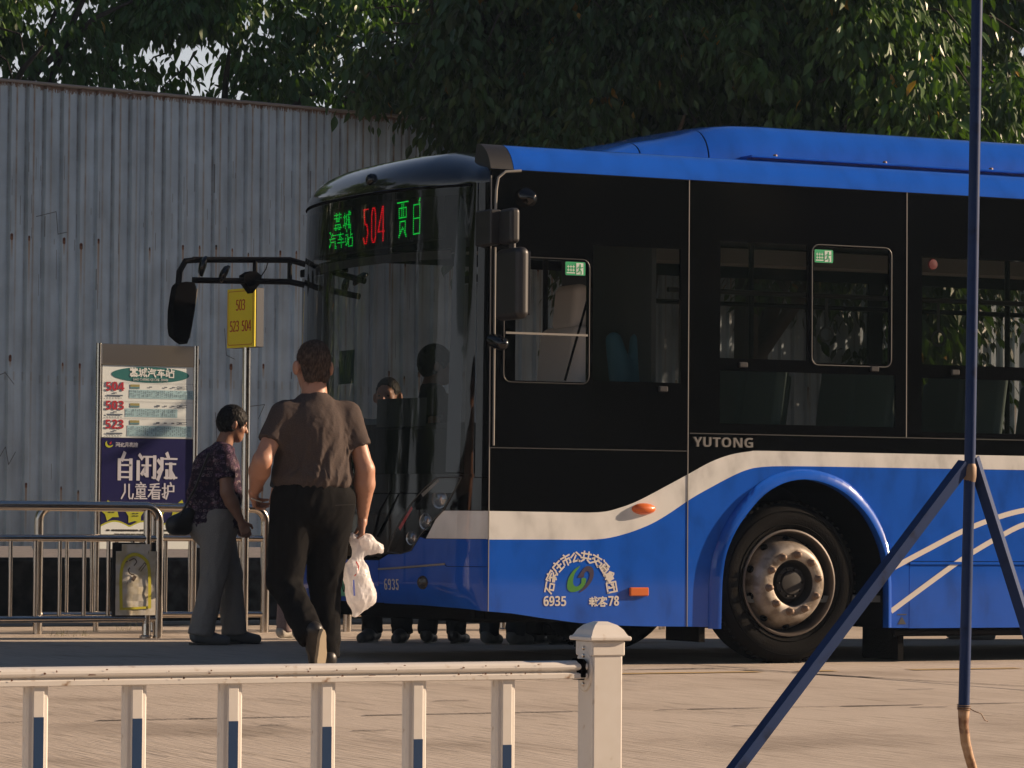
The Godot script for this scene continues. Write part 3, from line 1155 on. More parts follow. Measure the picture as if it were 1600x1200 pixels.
func smooth_line(p: PackedVector2Array, steps := 4) -> PackedVector2Array:
	var out := PackedVector2Array()
	for i in p.size() - 1:
		var p0 := p[maxi(i - 1, 0)]
		var p3 := p[mini(i + 2, p.size() - 1)]
		for s in steps:
			out.append(p[i].cubic_interpolate(p[i + 1], p0, p3, float(s) / steps))
	out.append(p[p.size() - 1])
	return out


func part_of_line(line: PackedVector2Array, x0: float, x1: float) -> PackedVector2Array:
	var out := PackedVector2Array()
	for i in line.size() - 1:
		var a := line[i]
		var b := line[i + 1]
		if a.x <= x0 and b.x > x0:
			out.append(a.lerp(b, (x0 - a.x) / (b.x - a.x)))
		if b.x > x0 and b.x < x1:
			out.append(b)
		if a.x < x1 and b.x >= x1:
			out.append(a.lerp(b, (x1 - a.x) / (b.x - a.x)))
	return out


func rounded_rect(x0: float, y0: float, x1: float, y1: float, r: float) -> PackedVector2Array:
	var p := PackedVector2Array()
	for c in [[x1 - r, y1 - r, 0], [x0 + r, y1 - r, 1], [x0 + r, y0 + r, 2], [x1 - r, y0 + r, 3]]:
		for k in 5:
			var g: float = (c[2] + k / 4.0) * PI / 2
			p.append(Vector2(c[0] + cos(g) * r, c[1] + sin(g) * r))
	return p


func make_bus() -> void:
	build_plan()
	var bus := thing("city_bus", "blue and white single-deck city bus with dark windows, route 504 lit over its windscreen", "bus", BUS_AT)
	var near := Transform3D(Basis.IDENTITY, Vector3(0, 0, 1.275))
	var SX := -1.985   # where the flat side begins
	var EX := 8.1      # rear
	# ---------- near side: blue skin, white band, black glazing, all butted edge to edge
	var low := smooth_line(P2([-2.1, 0.725, -1.837, 0.726, -1.591, 0.727, -1.301, 0.729, -1.133, 0.755, -0.965, 0.808, -0.838, 0.869, -0.667, 0.971, -0.539, 1.036, -0.409, 1.098, -0.301, 1.141, -0.191, 1.162, 0.029, 1.170, 0.702, 1.170, 1.677, 1.168, 4.0, 1.168, 8.2, 1.168]))
	var high := smooth_line(P2([-2.1, 0.888, -1.838, 0.887, -1.592, 0.885, -1.281, 0.886, -1.134, 0.915, -1.008, 0.960, -0.839, 1.040, -0.681, 1.117, -0.540, 1.186, -0.410, 1.230, -0.279, 1.252, -0.148, 1.258, 0.702, 1.257, 1.677, 1.256, 4.0, 1.256, 8.2, 1.256]))
	var arch := smooth_line(P2([-0.482, 0.21, -0.478, 0.40, -0.472, 0.519, -0.448, 0.650, -0.386, 0.782, -0.299, 0.895, -0.191, 1.000, -0.059, 1.068, 0.085, 1.092, 0.229, 1.071, 0.364, 1.016, 0.499, 0.910, 0.590, 0.788, 0.649, 0.653, 0.670, 0.519, 0.674, 0.40, 0.674, 0.21]), 3)
	var arch2 := smooth_line(P2([-0.551, 0.21, -0.548, 0.40, -0.542, 0.519, -0.511, 0.669, -0.429, 0.838, -0.321, 0.971, -0.191, 1.078, -0.059, 1.133, 0.090, 1.156, 0.264, 1.131, 0.421, 1.068, 0.557, 0.945, 0.642, 0.826, 0.690, 0.692, 0.707, 0.519, 0.710, 0.40, 0.710, 0.21]), 3)
	var bottom := P2([-1.985, 0.318, -1.833, 0.306, -1.629, 0.277, -1.422, 0.251, -1.214, 0.236, -1.003, 0.228, -0.697, 0.224, -0.482, 0.220])
	# lower panels, split at the seams
	var p1 := PackedVector2Array()
	p1.append_array(part_of_line(bottom, -1.985, -0.6945))
	p1.append_array(_rev(part_of_line(low, -1.985, -0.6945)))
	var b1 := MB.new()
	b1.prism(p1, near, -0.03, 0.0)
	part("front_quarter_panel", b1, M.blue, bus)
	var p2 := PackedVector2Array([Vector2(-0.6885, 0.224)])
	p2.append_array(PackedVector2Array([Vector2(-0.482, 0.219)]))
	for k in range(1, arch.size() - 1):
		p2.append(arch[k])
	p2.append(Vector2(0.674, 0.208))
	p2.append(Vector2(0.8415, 0.206))
	p2.append_array(_rev(part_of_line(low, -0.6885, 0.8415)))
	var b2 := MB.new()
	b2.prism(p2, near, -0.03, 0.0)
	part("wheel_arch_panel", b2, M.blue, bus)
	# rear stretch beside the first hatch
	var b3 := MB.new()
	b3.prism(P2([0.8415, 0.609, 8.1, 0.609, 8.1, 1.168, 0.8415, 1.170]), near, -0.03, 0.0)
	part("side_panel", b3, M.blue, bus)
	for k in 4:
		var x0 := 0.8475 + k * 1.35
		var hb := MB.new()
		hb.prism(P2([x0, 0.204, x0 + 1.344, 0.204, x0 + 1.344, 0.585, x0, 0.585]), near, -0.03, -0.002)
		var hatch := part("hatch", hb, M.blue, bus)
		hatch.set_meta("label", "blue hinged lower hatch")
		var lip := MB.new()
		lip.prism(P2([x0, 0.588, x0 + 1.344, 0.588, x0 + 1.344, 0.605, x0, 0.605]), near, -0.03, 0.006)
		part("hatch_rail", lip, M.blue, hatch)
	# white band
	for seg in [[-1.985, -0.6945], [-0.6885, 8.1]]:
		var pw := PackedVector2Array()
		pw.append_array(part_of_line(low, seg[0], seg[1]))
		pw.append_array(_rev(part_of_line(high, seg[0], seg[1])))
		var bw := MB.new()
		bw.prism(pw, near, -0.03, 0.0)
		part("white_band", bw, M.white, bus)
	# black panel from the band up to the belt line
	for seg in [[-1.985, -0.6945], [-0.6885, 8.1]]:
		var pk := PackedVector2Array()
		pk.append_array(part_of_line(high, seg[0], seg[1]))
		var beltl := 1.25 if seg[0] < -1.0 else 1.352
		pk.append_array(PackedVector2Array([Vector2(seg[1], beltl), Vector2(seg[0], beltl)]))
		var bk := MB.new()
		bk.prism(pk, near, -0.03, 0.0)
		part("black_panel", bk, M.gloss, bus)
	# glazing: glossy black mask with panes let in
	var panes := [
		[-1.888, 1.634, -1.360, 2.330, "clear"], [-1.325, 1.645, -0.745, 2.43, "dark"],
		[-0.478, 1.80, 0.122, 2.49, "tint"], [0.163, 1.788, 0.697, 2.485, "tint"], [-0.478, 1.415, 0.745, 1.727, "tint"],
		[0.93, 1.80, 2.05, 2.455, "tint"], [0.93, 1.39, 2.05, 1.718, "tint"], [2.35, 1.42, 3.55, 2.45, "tint"], [3.85, 1.42, 5.05, 2.45, "tint"], [5.35, 1.42, 6.6, 2.45, "tint"]]
	var cols := [[-1.985, -0.6945, 1.25], [-0.6885, 0.8165, 1.352], [0.8225, 2.20, 1.352], [2.206, 3.70, 1.352], [3.706, 5.20, 1.352], [5.206, 8.1, 1.352]]
	for c in cols:
		var rects := []
		for p in panes:
			if p[0] >= c[0] and p[2] <= c[1]:
				rects.append(p)
		var mb := MB.new()
		var xs := [c[0], c[1]]
		var ys := [c[2], 2.838]
		for p in rects:
			for q in [p[0], p[2]]:
				if not xs.has(q): xs.append(q)
			for q in [p[1], p[3]]:
				if not ys.has(q): ys.append(q)
		xs.sort()
		ys.sort()
		for i in xs.size() - 1:
			for j in ys.size() - 1:
				var cx: float = (xs[i] + xs[i + 1]) * 0.5
				var cy: float = (ys[j] + ys[j + 1]) * 0.5
				var hole := false
				for p in rects:
					if cx > p[0] and cx < p[2] and cy > p[1] and cy < p[3]:
						hole = true
				if not hole:
					mb.quad(Vector3(xs[i], ys[j], 1.275), Vector3(xs[i + 1], ys[j], 1.275), Vector3(xs[i + 1], ys[j + 1], 1.275), Vector3(xs[i], ys[j + 1], 1.275), Vector3.BACK)
					mb.quad(Vector3(xs[i], ys[j], 1.255), Vector3(xs[i + 1], ys[j], 1.255), Vector3(xs[i + 1], ys[j + 1], 1.255), Vector3(xs[i], ys[j + 1], 1.255), Vector3.FORWARD)
		# the panel's own edges
		for e in [[c[0], -1.0], [c[1], 1.0]]:
			mb.quad(Vector3(e[0], c[2], 1.255), Vector3(e[0], 2.838, 1.255), Vector3(e[0], 2.838, 1.275), Vector3(e[0], c[2], 1.275), Vector3(e[1], 0, 0))
		for p in rects:
			for e in [[p[0], p[1], p[2], p[1], Vector3.UP], [p[0], p[3], p[2], p[3], Vector3.DOWN], [p[0], p[1], p[0], p[3], Vector3.RIGHT], [p[2], p[1], p[2], p[3], Vector3.LEFT]]:
				mb.quad(Vector3(e[0], e[1], 1.255), Vector3(e[2], e[3], 1.255), Vector3(e[2], e[3], 1.275), Vector3(e[0], e[1], 1.275), e[4])
		var win := part("side_window", mb, M.gloss, bus)
		for p in rects:
			var pb := MB.new()
			pb.quad(Vector3(p[0], p[1], 1.268), Vector3(p[2], p[1], 1.268), Vector3(p[2], p[3], 1.268), Vector3(p[0], p[3], 1.268), Vector3.BACK)
			part("pane", pb, M[{"clear": "clear", "dark": "tint", "tint": "tint"}[p[4]]], win)
	# metal edge strips of the seams
	for s in [[-1.985, 0.318, 2.80], [-0.6915, 0.224, 2.838], [0.8195, 1.352, 2.838], [2.203, 1.352, 2.838]]:
		var sb := MB.new()
		sb.box(Vector3(s[0], (s[1] + s[2]) / 2, 1.2755), Vector3(0.005, s[2] - s[1], 0.006))
		part("seam_strip", sb, M.edge, bus)
	var bl := MB.new()
	bl.box(Vector3(3.7, 1.353, 1.2755), Vector3(8.76, 0.006, 0.006))
	bl.box(Vector3(-1.34, 1.248, 1.2755), Vector3(1.28, 0.006, 0.006))
	part("belt_strip", bl, M.greyblack, bus)
	# sliding window frame and the driver's window frame
	for r in [[0.150, 1.776, 0.710, 2.496], [-1.90, 1.624, -1.350, 2.342]]:
		var fb := MB.new()
		var outer := rounded_rect(r[0], r[1], r[2], r[3], 0.045)
		var k := outer.size()
		for i in k:
			var a := outer[i]
			var b := outer[(i + 1) % k]
			fb.tube(PackedVector3Array([Vector3(a.x, a.y, 1.277), Vector3(b.x, b.y, 1.277)]), 0.004, 5, false)
		part("window_frame", fb, M.frame_line if r[0] > 0 else M.greyblack, bus)
	var rail := MB.new()
	rail.box(Vector3(-1.624, 1.905, 1.274), Vector3(0.528, 0.012, 0.016))
	part("window_rail", rail, M.edge, bus)
	for l in [[-0.326, 1.763], [0.586, 1.762], [1.165, 1.757], [-0.864, 1.607]]:
		var lb := MB.new()
		lb.box(Vector3(l[0], l[1], 1.285), Vector3(0.058, 0.034, 0.022), 0.006)
		part("window_latch", lb, M.greyblack, bus)
	# arch flange standing proud, lining, mudguard flaps
	var fl := MB.new()
	for i in arch.size() - 1:
		var a := arch[i]; var b := arch[i + 1]
		var c := arch2[i + 1]; var d := arch2[i]
		var v := [Vector3(a.x, a.y, 1.312), Vector3(b.x, b.y, 1.312), Vector3(c.x, c.y, 1.277), Vector3(d.x, d.y, 1.277)]
		var am := arch[i].lerp(arch2[i], 0.62)
		var bm := arch[i + 1].lerp(arch2[i + 1], 0.62)
		var w0 := Vector3(am.x, am.y, 1.308)
		var w1 := Vector3(bm.x, bm.y, 1.308)
		var outn := Vector3(d.x - a.x, d.y - a.y, 0).normalized()
		fl.quad4(v[0], v[1], w1, w0, Vector3.BACK, Vector3.BACK, (Vector3.BACK + outn * 0.5).normalized(), (Vector3.BACK + outn * 0.5).normalized())
		fl.quad4(w0, w1, v[2], v[3], (Vector3.BACK + outn * 0.5).normalized(), (Vector3.BACK + outn * 0.5).normalized(), (outn + Vector3.BACK * 0.4).normalized(), (outn + Vector3.BACK * 0.4).normalized())
		fl.quad(Vector3(a.x, a.y, 1.25), Vector3(b.x, b.y, 1.25), v[1], v[0], -outn)
	part("arch_flange", fl, M.blue, bus)
	var li := MB.new()
	for i in arch.size() - 1:
		var a := arch[i]; var b := arch[i + 1]
		var d := (b - a).normalized()
		li.quad(Vector3(a.x, a.y, 0.70), Vector3(b.x, b.y, 0.70), Vector3(b.x, b.y, 1.25), Vector3(a.x, a.y, 1.25), Vector3(d.y, -d.x, 0))
	li.quad(Vector3(-0.5, 0.2, 0.70), Vector3(0.68, 0.2, 0.70), Vector3(0.68, 1.1, 0.70), Vector3(-0.5, 1.1, 0.70), Vector3.BACK)
	part("arch_lining", li, M.black, bus)
	for s in [[0.82, 0.01, 0.38], [-0.56, 0.13, 0.25]]:
		var mb := MB.new()
		mb.prism(P2([s[0] - 0.02, s[1], s[0] + 0.02, s[1], s[0] + 0.02, s[2], s[0] - 0.02, s[2]]), Transform3D(Basis.IDENTITY, Vector3(0, 0, 0)), 0.82, 1.22)
		part("mudflap", mb, M.rubber, bus)
	# lower sill and chassis
	var sill := MB.new()
	sill.box(Vector3(4.42, 0.18, 1.24), Vector3(7.35, 0.05, 0.04), 0.01)
	part("sill", sill, M.black, bus)
	var ch := MB.new()
	ch.box(Vector3(-1.25, 0.33, 0.0), Vector3(1.55, 0.16, 2.3), 0.02)
	ch.box(Vector3(4.5, 0.30, 0.0), Vector3(7.1, 0.22, 2.3), 0.02)
	ch.box(Vector3(0.1, 0.45, 0.0), Vector3(1.2, 0.3, 1.3), 0.02)
	part("chassis", ch, M.black, bus)
	# ---------- far side
	var fs := MB.new()
	fs.box(Vector3(4.45, 0.72, -1.26), Vector3(7.3, 1.06, 0.03))
	fs.box(Vector3(0.1, 0.9, -1.26), Vector3(1.4, 0.7, 0.03))
	fs.box(Vector3(3.6, 2.66, -1.26), Vector3(9.0, 0.36, 0.03))
	for x in [-0.62, 0.80, 2.2, 3.7, 5.2, 6.7, 8.0]:
		fs.box(Vector3(x, 1.8, -1.26), Vector3(0.11, 1.4, 0.03))
	fs.box(Vector3(-1.35, 2.66, -1.26), Vector3(1.3, 0.36, 0.03))
	part("far_side", fs, M.black, bus)
	for k in 5:
		var x0 := -0.56 + k * 1.45
		var pb := MB.new()
		pb.quad(Vector3(x0, 1.25, -1.262), Vector3(x0 + 1.4, 1.25, -1.262), Vector3(x0 + 1.4, 2.48, -1.262), Vector3(x0, 2.48, -1.262), Vector3.FORWARD)
		part("far_window", pb, M.tint, bus)
	# the front door: open leaves folded by the step
	for x in [-1.90, -0.75]:
		var dl := MB.new()
		for e in [[-0.012, 0.42], [0.548, 0.42]]:
			dl.box(Vector3(e[0] * 0.25, 1.42, -1.27 - e[0]), Vector3(0.03, 2.05, 0.03), 0.006)
		dl.box(Vector3(0.06, 2.43, -1.53), Vector3(0.03, 0.05, 0.55), 0.006)
		dl.box(Vector3(0.06, 0.42, -1.53), Vector3(0.03, 0.05, 0.55), 0.006)
		var door := part("door_leaf", dl, M.black, bus)
		door.position.x = x
		var dp := MB.new()
		dp.quad(Vector3(0.06, 0.45, -1.27), Vector3(0.06, 0.45, -1.80), Vector3(0.06, 2.4, -1.80), Vector3(0.06, 2.4, -1.27), Vector3.LEFT)
		part("door_pane", dp, M.glass, door)
	# ---------- roof
	var prof := PackedVector2Array()   # (z, y) of the cantrail
	for k in 11:
		var g := lerpf(asin((2.842 - 2.76) / 0.24), PI / 2, k / 10.0)
		prof.append(Vector2(1.275 - 0.2 * (1 - cos(g)), 2.76 + 0.24 * sin(g)))
	for side in [1.0, -1.0]:
		var rb := MB.new()
		_sweep_x(rb, prof, -1.835 if side > 0 else -1.60, EX, side)
		rb.quad(Vector3(-1.835, 2.842, side * 1.262), Vector3(EX, 2.842, side * 1.262), Vector3(EX, 2.842, side * 1.20), Vector3(-1.835, 2.842, side * 1.20), Vector3.DOWN)
		part("cantrail", rb, M.blue, bus)
		var cb := MB.new()
		if side > 0:
			_sweep_x(cb, prof, -1.982, -1.839, side)
			for q in prof.size() - 1:
				cb.tri(Vector3(-1.982, prof[q].y, prof[q].x), Vector3(-1.982, prof[q + 1].y, prof[q + 1].x), Vector3(-1.982, 2.80, 1.02), Vector3.LEFT, Vector3.LEFT, Vector3.LEFT)
			part("cantrail_cap", cb, M.greyblack, bus)
	var gut := MB.new()
	gut.box(Vector3(3.1, 2.836, 1.262), Vector3(10.0, 0.008, 0.03))
	part("gutter", gut, M.black, bus)
	var rf := MB.new()
	rf.quad(Vector3(-1.70, 3.0, -1.075), Vector3(EX, 3.0, -1.075), Vector3(EX, 3.0, 1.075), Vector3(-1.70, 3.0, 1.075), Vector3.UP)
	rf.quad(Vector3(-1.70, 2.78, -1.2), Vector3(EX, 2.78, -1.2), Vector3(EX, 2.78, 1.2), Vector3(-1.70, 2.78, 1.2), Vector3.DOWN)
	part("roof", rf, M.blue, bus)
	# roof pod: three swelling sections, then the long battery cover with a bolted flange
	make_pod(bus)
	# rear end
	var re := MB.new()
	re.box(Vector3(8.08, 1.5, 0), Vector3(0.05, 2.6, 2.5), 0.01)
	part("rear_panel", re, M.blue, bus)
	make_front(bus)
	make_wheels(bus)
	make_interior(bus)
	make_mirrors(bus)
	make_decals(bus)


func _rev(p: PackedVector2Array) -> PackedVector2Array:
	var q := p.duplicate()
	q.reverse()
	return q


func _sweep_x(mb: MB, prof: PackedVector2Array, x0: float, x1: float, side: float) -> void:
	var nrm: Array[Vector3] = []
	for i in prof.size():
		var d := (prof[mini(i + 1, prof.size() - 1)] - prof[maxi(i - 1, 0)]).normalized()
		nrm.append(Vector3(0, -d.x, d.y * side))
	for i in prof.size() - 1:
		var a := prof[i]; var b := prof[i + 1]
		mb.quad4(Vector3(x0, a.y, a.x * side), Vector3(x1, a.y, a.x * side), Vector3(x1, b.y, b.x * side), Vector3(x0, b.y, b.x * side), nrm[i], nrm[i], nrm[i + 1], nrm[i + 1])


func pod_profile(w: float, y: float) -> PackedVector2Array:
	# half section from the side flange up to the crown, as (z, y)
	return smooth_line(P2([w + 0.0, 3.002, w - 0.012, 3.0 + (y - 3.0) * 0.30, w - 0.05, 3.0 + (y - 3.0) * 0.62, w - 0.13, 3.0 + (y - 3.0) * 0.90, w - 0.26, y, w * 0.45, y + 0.012, 0.0, y + 0.02]), 3)


func make_pod(bus: Node3D) -> void:
	var stations := [[-1.24, 0.86, 3.004], [-0.98, 0.90, 3.060], [-0.82, 0.92, 3.105], [-0.62, 0.925, 3.142], [-0.48, 0.93, 3.175], [-0.36, 0.935, 3.208], [-0.24, 0.94, 3.234], [-0.12, 0.945, 3.248], [0.05, 0.95, 3.254], [1.0, 0.95, 3.256], [6.5, 0.95, 3.256], [6.9, 0.93, 3.18], [7.2, 0.90, 3.02]]
	var cuts := [[0, 2, "pod_nose"], [2, 5, "pod_nose"], [5, 12, "battery_cover"]]
	for c in cuts:
		var mb := MB.new()
		for i in range(c[0], c[1]):
			var s0: Array = stations[i].duplicate()
			var s1: Array = stations[i + 1].duplicate()
			if i == c[1] - 1 and c[1] < 12:
				s1[0] -= 0.010
			var pa := pod_profile(s0[1], s0[2])
			var pb := pod_profile(s1[1], s1[2])
			for side in [1.0, -1.0]:
				for k in pa.size() - 1:
					var a := Vector3(s0[0], pa[k].y, pa[k].x * side)
					var b := Vector3(s1[0], pb[k].y, pb[k].x * side)
					var d := Vector3(s1[0], pb[k + 1].y, pb[k + 1].x * side)
					var e := Vector3(s0[0], pa[k + 1].y, pa[k + 1].x * side)
					mb.quad4(a, b, d, e, _pn(stations, i, k, side), _pn(stations, i + 1, k, side), _pn(stations, i + 1, k + 1, side), _pn(stations, i, k + 1, side))
		part(c[2], mb, M.blue, bus)
	for side in [1.0, -1.0]:
		var fb := MB.new()
		fb.box(Vector3(3.3, 3.028, side * 1.0), Vector3(6.9, 0.016, 0.14), 0.004)
		fb.box(Vector3(3.3, 3.012, side * 0.98), Vector3(6.9, 0.016, 0.06))
		part("pod_flange", fb, M.blue, bus)
	for k in 8:
		var bb := MB.new()
		bb.lathe([Vector2(0.0, 0.02), Vector2(0.012, 0.016), Vector2(0.014, 0.004), Vector2(0.024, 0.004), Vector2(0.024, 0.0)], Transform3D(Basis(Vector3.RIGHT, Vector3(0, 0, -1), Vector3.UP), Vector3(0.05 + k * 0.78, 3.036, 1.01)), 10)
		part("bolt", bb, M.rust_nut, bus)


func _pn(st: Array, i: int, k: int, side: float) -> Vector3:
	var p := pod_profile(st[i][1], st[i][2])
	var d := (p[mini(k + 1, p.size() - 1)] - p[maxi(k - 1, 0)]).normalized()
	var i0 := maxi(i - 1, 0)
	var i1 := mini(i + 1, st.size() - 1)
	var slope: float = (st[i1][2] - st[i0][2]) / (st[i1][0] - st[i0][0])
	var lift := clampf((p[k].y - 3.0) / 0.2, 0.0, 1.0)
	return Vector3(-slope * lift, -d.x, d.y * side).normalized()


func make_front(bus: Node3D) -> void:
	var U := plan_max
	var lens_mat := mat(lin(0.32, 0.33, 0.35), 0.16, 0.9)
	# windscreen: one clear bowed sheet in a black printed border
	var ws := MB.new()
	front_patch(ws, P2([-1.24, 1.10, 1.235, 1.10, 1.235, 2.74, -1.24, 2.74]), 0.0, 0.06)
	part("windscreen", ws, M.glass, bus)
	var bd := MB.new()
	front_patch(bd, P2([-1.30, 0.99, 1.30, 0.99, 1.30, 1.10, -1.30, 1.10]), -0.012, 0.06)
	front_patch(bd, P2([1.235, 1.10, 1.30, 1.10, 1.30, 2.76, 1.235, 2.76]), 0.0, 0.03)
	front_patch(bd, P2([-1.30, 1.10, -1.24, 1.10, -1.24, 2.76, -1.30, 2.76]), 0.0, 0.03)
	front_patch(bd, P2([-1.235, 2.70, 1.235, 2.70, 1.235, 2.76, -1.235, 2.76]), -0.006, 0.06)
	part("windscreen_border", bd, M.gloss, bus)
	# corner pillars
	for s in [1.0, -1.0]:
		var pl := MB.new()
		var a := P2([1.306, 1.08, U, 1.08, U, 2.76, 1.306, 2.76])
		if s < 0:
			for i in a.size(): a[i].x = -a[i].x
		front_patch(pl, a, -0.004, 0.03)
		part("corner_pillar", pl, M.gloss, bus)
	# bright trim of the inner pillars behind the glass edge
	for s in [1.0, -1.0]:
		var tm := MB.new()
		front_patch(tm, _mir(P2([1.085, 1.11, 1.185, 1.11, 1.175, 2.64, 1.120, 2.70, 1.085, 2.2]), s), -0.03, 0.03)
		part("pillar_trim", tm, mat(lin(0.30, 0.32, 0.36), 0.25, 1.0), bus)
	# upper cap of dark gloss paint rolling back into the roof
	var cap := MB.new()
	var ku := 56
	var kv := 12
	for i in ku:
		for j in kv:
			var q: Array[Vector3] = []
			var nn: Array[Vector3] = []
			for w in [[0, 0], [1, 0], [1, 1], [0, 1]]:
				var u := lerpf(-U, U, float(i + w[0]) / ku)
				var g := float(j + w[1]) / kv * PI / 2
				q.append(cap_pt(u, g))
				var e := 0.01
				var du := cap_pt(minf(u + e, U), g) - cap_pt(maxf(u - e, -U), g)
				var dg := cap_pt(u, minf(g + e, PI / 2)) - cap_pt(u, maxf(g - e, 0.0))
				var nv := du.cross(dg).normalized()
				if nv.dot(Vector3(-1, 1, 0.5 * signf(u))) < 0: nv = -nv
				nn.append(nv)
			cap.quad4(q[0], q[1], q[2], q[3], nn[0], nn[1], nn[2], nn[3])
	part("front_dome", cap, M.paint_black, bus)
	var rt := MB.new()
	var edge := PackedVector2Array()
	for i in ku + 1:
		var p := cap_pt(lerpf(-U, U, float(i) / ku), PI / 2)
		edge.append(Vector2(p.x, p.z))
	edge.append(Vector2(-1.5, 1.0))
	edge.append(Vector2(-1.5, -1.0))
	var ids := Geometry2D.triangulate_polygon(edge)
	for k in range(0, ids.size(), 3):
		var p: Array[Vector3] = []
		for j in 3:
			var ev := edge[ids[k + j]]
			p.append(Vector3(ev.x, lerpf(2.995, 2.91, smoothstep(0.75, 1.15, absf(ev.y))), ev.y))
		rt.tri(p[0], p[1], p[2], Vector3.UP, Vector3.UP, Vector3.UP)
	part("roof_front", rt, M.paint_black, bus)
	var dl := MB.new()
	var ridge := PackedVector3Array()
	for i in 40:
		var u := lerpf(-1.25, 1.25, i / 39.0)
		ridge.append(front(u, 2.752, 0.002))
	dl.tube(ridge, 0.007, 6)
	part("visor_lip", dl, M.black, bus)
	# black nose panel under the windscreen
	var nose := MB.new()
	front_patch(nose, P2([-0.60, 0.62, 0.60, 0.62, 0.70, 0.80, 0.86, 0.985, -0.86, 0.985, -0.70, 0.80]), -0.006, 0.06)
	front_patch(nose, P2([0.60, 0.634, 0.664, 0.640, 0.735, 0.776, 0.849, 0.916, 0.915, 0.985, 0.86, 0.985, 0.70, 0.80]), -0.007, 0.04)
	front_patch(nose, P2([-0.60, 0.634, -0.664, 0.640, -0.735, 0.776, -0.849, 0.916, -0.915, 0.985, -0.86, 0.985, -0.70, 0.80]), -0.007, 0.04)
	part("nose_panel", nose, M.gloss, bus)
	# corner panels: black above, white band, blue bumper
	for s in [1.0, -1.0]:
		var c1 := MB.new()
		front_patch(c1, _mir(P2([1.228, 1.076, 1.102, 0.891, U, 0.891, U, 1.076]), s), -0.002, 0.04)
		part("corner_black", c1, M.gloss, bus)
		var c2 := MB.new()
		front_patch(c2, _mir(P2([1.099, 0.888, 1.044, 0.836, 0.976, 0.729, U, 0.729, U, 0.888]), s), -0.002, 0.04)
		part("corner_white", c2, M.white, bus)
		var c3 := MB.new()
		front_patch(c3, _mir(P2([0.584, 0.552, 0.853, 0.566, 1.111, 0.588, 1.126, 0.572, U, 0.572, U, 0.726, 0.973, 0.726, 0.928, 0.737, 0.863, 0.656, 0.774, 0.636, 0.668, 0.634, 0.584, 0.60]), s), -0.002, 0.04)
		part("corner_blue", c3, M.blue, bus)
		var c4 := MB.new()
		front_patch(c4, _mir(P2([0.584, 0.350, 0.907, 0.345, 1.139, 0.334, U, 0.318, U, 0.569, 1.126, 0.569, 1.111, 0.578, 0.853, 0.556, 0.584, 0.542]), s), 0.0, 0.04)
		part("bumper_corner", c4, M.blue, bus)
		# bright groove strip over the bumper
		var gv := MB.new()
		var gl := PackedVector3Array()
		for k in 12:
			var u := lerpf(0.584, 1.115, k / 11.0)
			gl.append(front(u * s, lerpf(0.548, 0.584, pow(k / 11.0, 1.2)), 0.004))
		gv.tube(gl, 0.0065, 6)
		part("bumper_trim", gv, M.edge, bus)
		# headlamp
		var lampo := _mir(P2([1.222, 1.079, 1.051, 1.077, 0.962, 1.019, 0.849, 0.916, 0.735, 0.776, 0.668, 0.649, 0.774, 0.639, 0.863, 0.659, 0.928, 0.740, 1.006, 0.814, 1.102, 0.891]), s)
		var hb := MB.new()
		front_patch(hb, lampo, -0.05, 0.04)
		var hl := part("headlamp", hb, M.black, bus)
		var hg := MB.new()
		front_patch(hg, lampo, 0.0, 0.03, 0.05)
		part("lens_cover", hg, M.clear, hl)
		for lc in [[1.055, 0.955, 0.055], [0.955, 0.825, 0.048], [0.845, 0.730, 0.042]]:
			var lens := MB.new()
			var nrm := front_n(lc[0] * s, lc[1])
			var bs := Basis.looking_at(-nrm, Vector3.UP)
			lens.lathe([Vector2(0.0, 0.012), Vector2(lc[2] * 0.6, 0.006), Vector2(lc[2] * 0.8, -0.006), Vector2(lc[2] * 0.85, 0.004), Vector2(lc[2], 0.006), Vector2(lc[2] * 1.05, -0.02)], Transform3D(bs, front(lc[0] * s, lc[1], -0.026)), 20, true)
			part("lamp_reflector", lens, lens_mat, hl)
		var ol := MB.new()
		var op := PackedVector3Array()
		for i in lampo.size() + 1:
			var a0 := lampo[i % lampo.size()]
			var a1 := lampo[(i + 1) % lampo.size()]
			if i < lampo.size():
				for q in 5:
					var pq := a0.lerp(a1, q / 5.0)
					op.append(front(pq.x, pq.y, 0.002))
		op.append(op[0])
		ol.tube(op, 0.0035, 5, false)
		part("lamp_edge", ol, M.frame_line, hl)
		# running-light strip along the lamp's inner edge: red low, white high
		var drl := MB.new()
		front_patch(drl, _mir(P2([0.745, 0.790, 0.760, 0.772, 0.862, 0.898, 0.852, 0.914]), s), -0.012, 0.03)
		part("red_strip", drl, M.red, hl)
		var drw := MB.new()
		front_patch(drw, _mir(P2([0.925, 0.985, 0.938, 0.966, 1.055, 1.056, 1.050, 1.072]), s), -0.012, 0.03)
		part("white_strip", drw, M.edge, hl)
		# fog lamp
		var fg := MB.new()
		fg.lathe([Vector2(0.0, 0.002), Vector2(0.026, 0.001), Vector2(0.030, 0.006), Vector2(0.036, 0.006), Vector2(0.040, 0.0)], Transform3D(Basis.looking_at(-front_n(0.955 * s, 0.476), Vector3.UP), front(0.955 * s, 0.476, 0.002)), 20)
		part("fog_lamp", fg, M.lens, bus)
	var bc := MB.new()
	front_patch(bc, P2([-0.580, 0.352, 0.580, 0.352, 0.580, 0.598, -0.580, 0.598]), -0.001, 0.05)
	part("bumper", bc, M.blue, bus)
	var lipb := MB.new()
	front_patch(lipb, P2([-1.36, 0.27, 1.36, 0.27, 1.36, 0.318, 1.139, 0.332, 0.9, 0.343, 0.58, 0.348, -0.58, 0.348, -0.9, 0.343, -1.139, 0.332, -1.36, 0.318]), -0.05, 0.05)
	part("bumper_lip", lipb, M.black, bus)
	# number plate, bus number
	var np := MB.new()
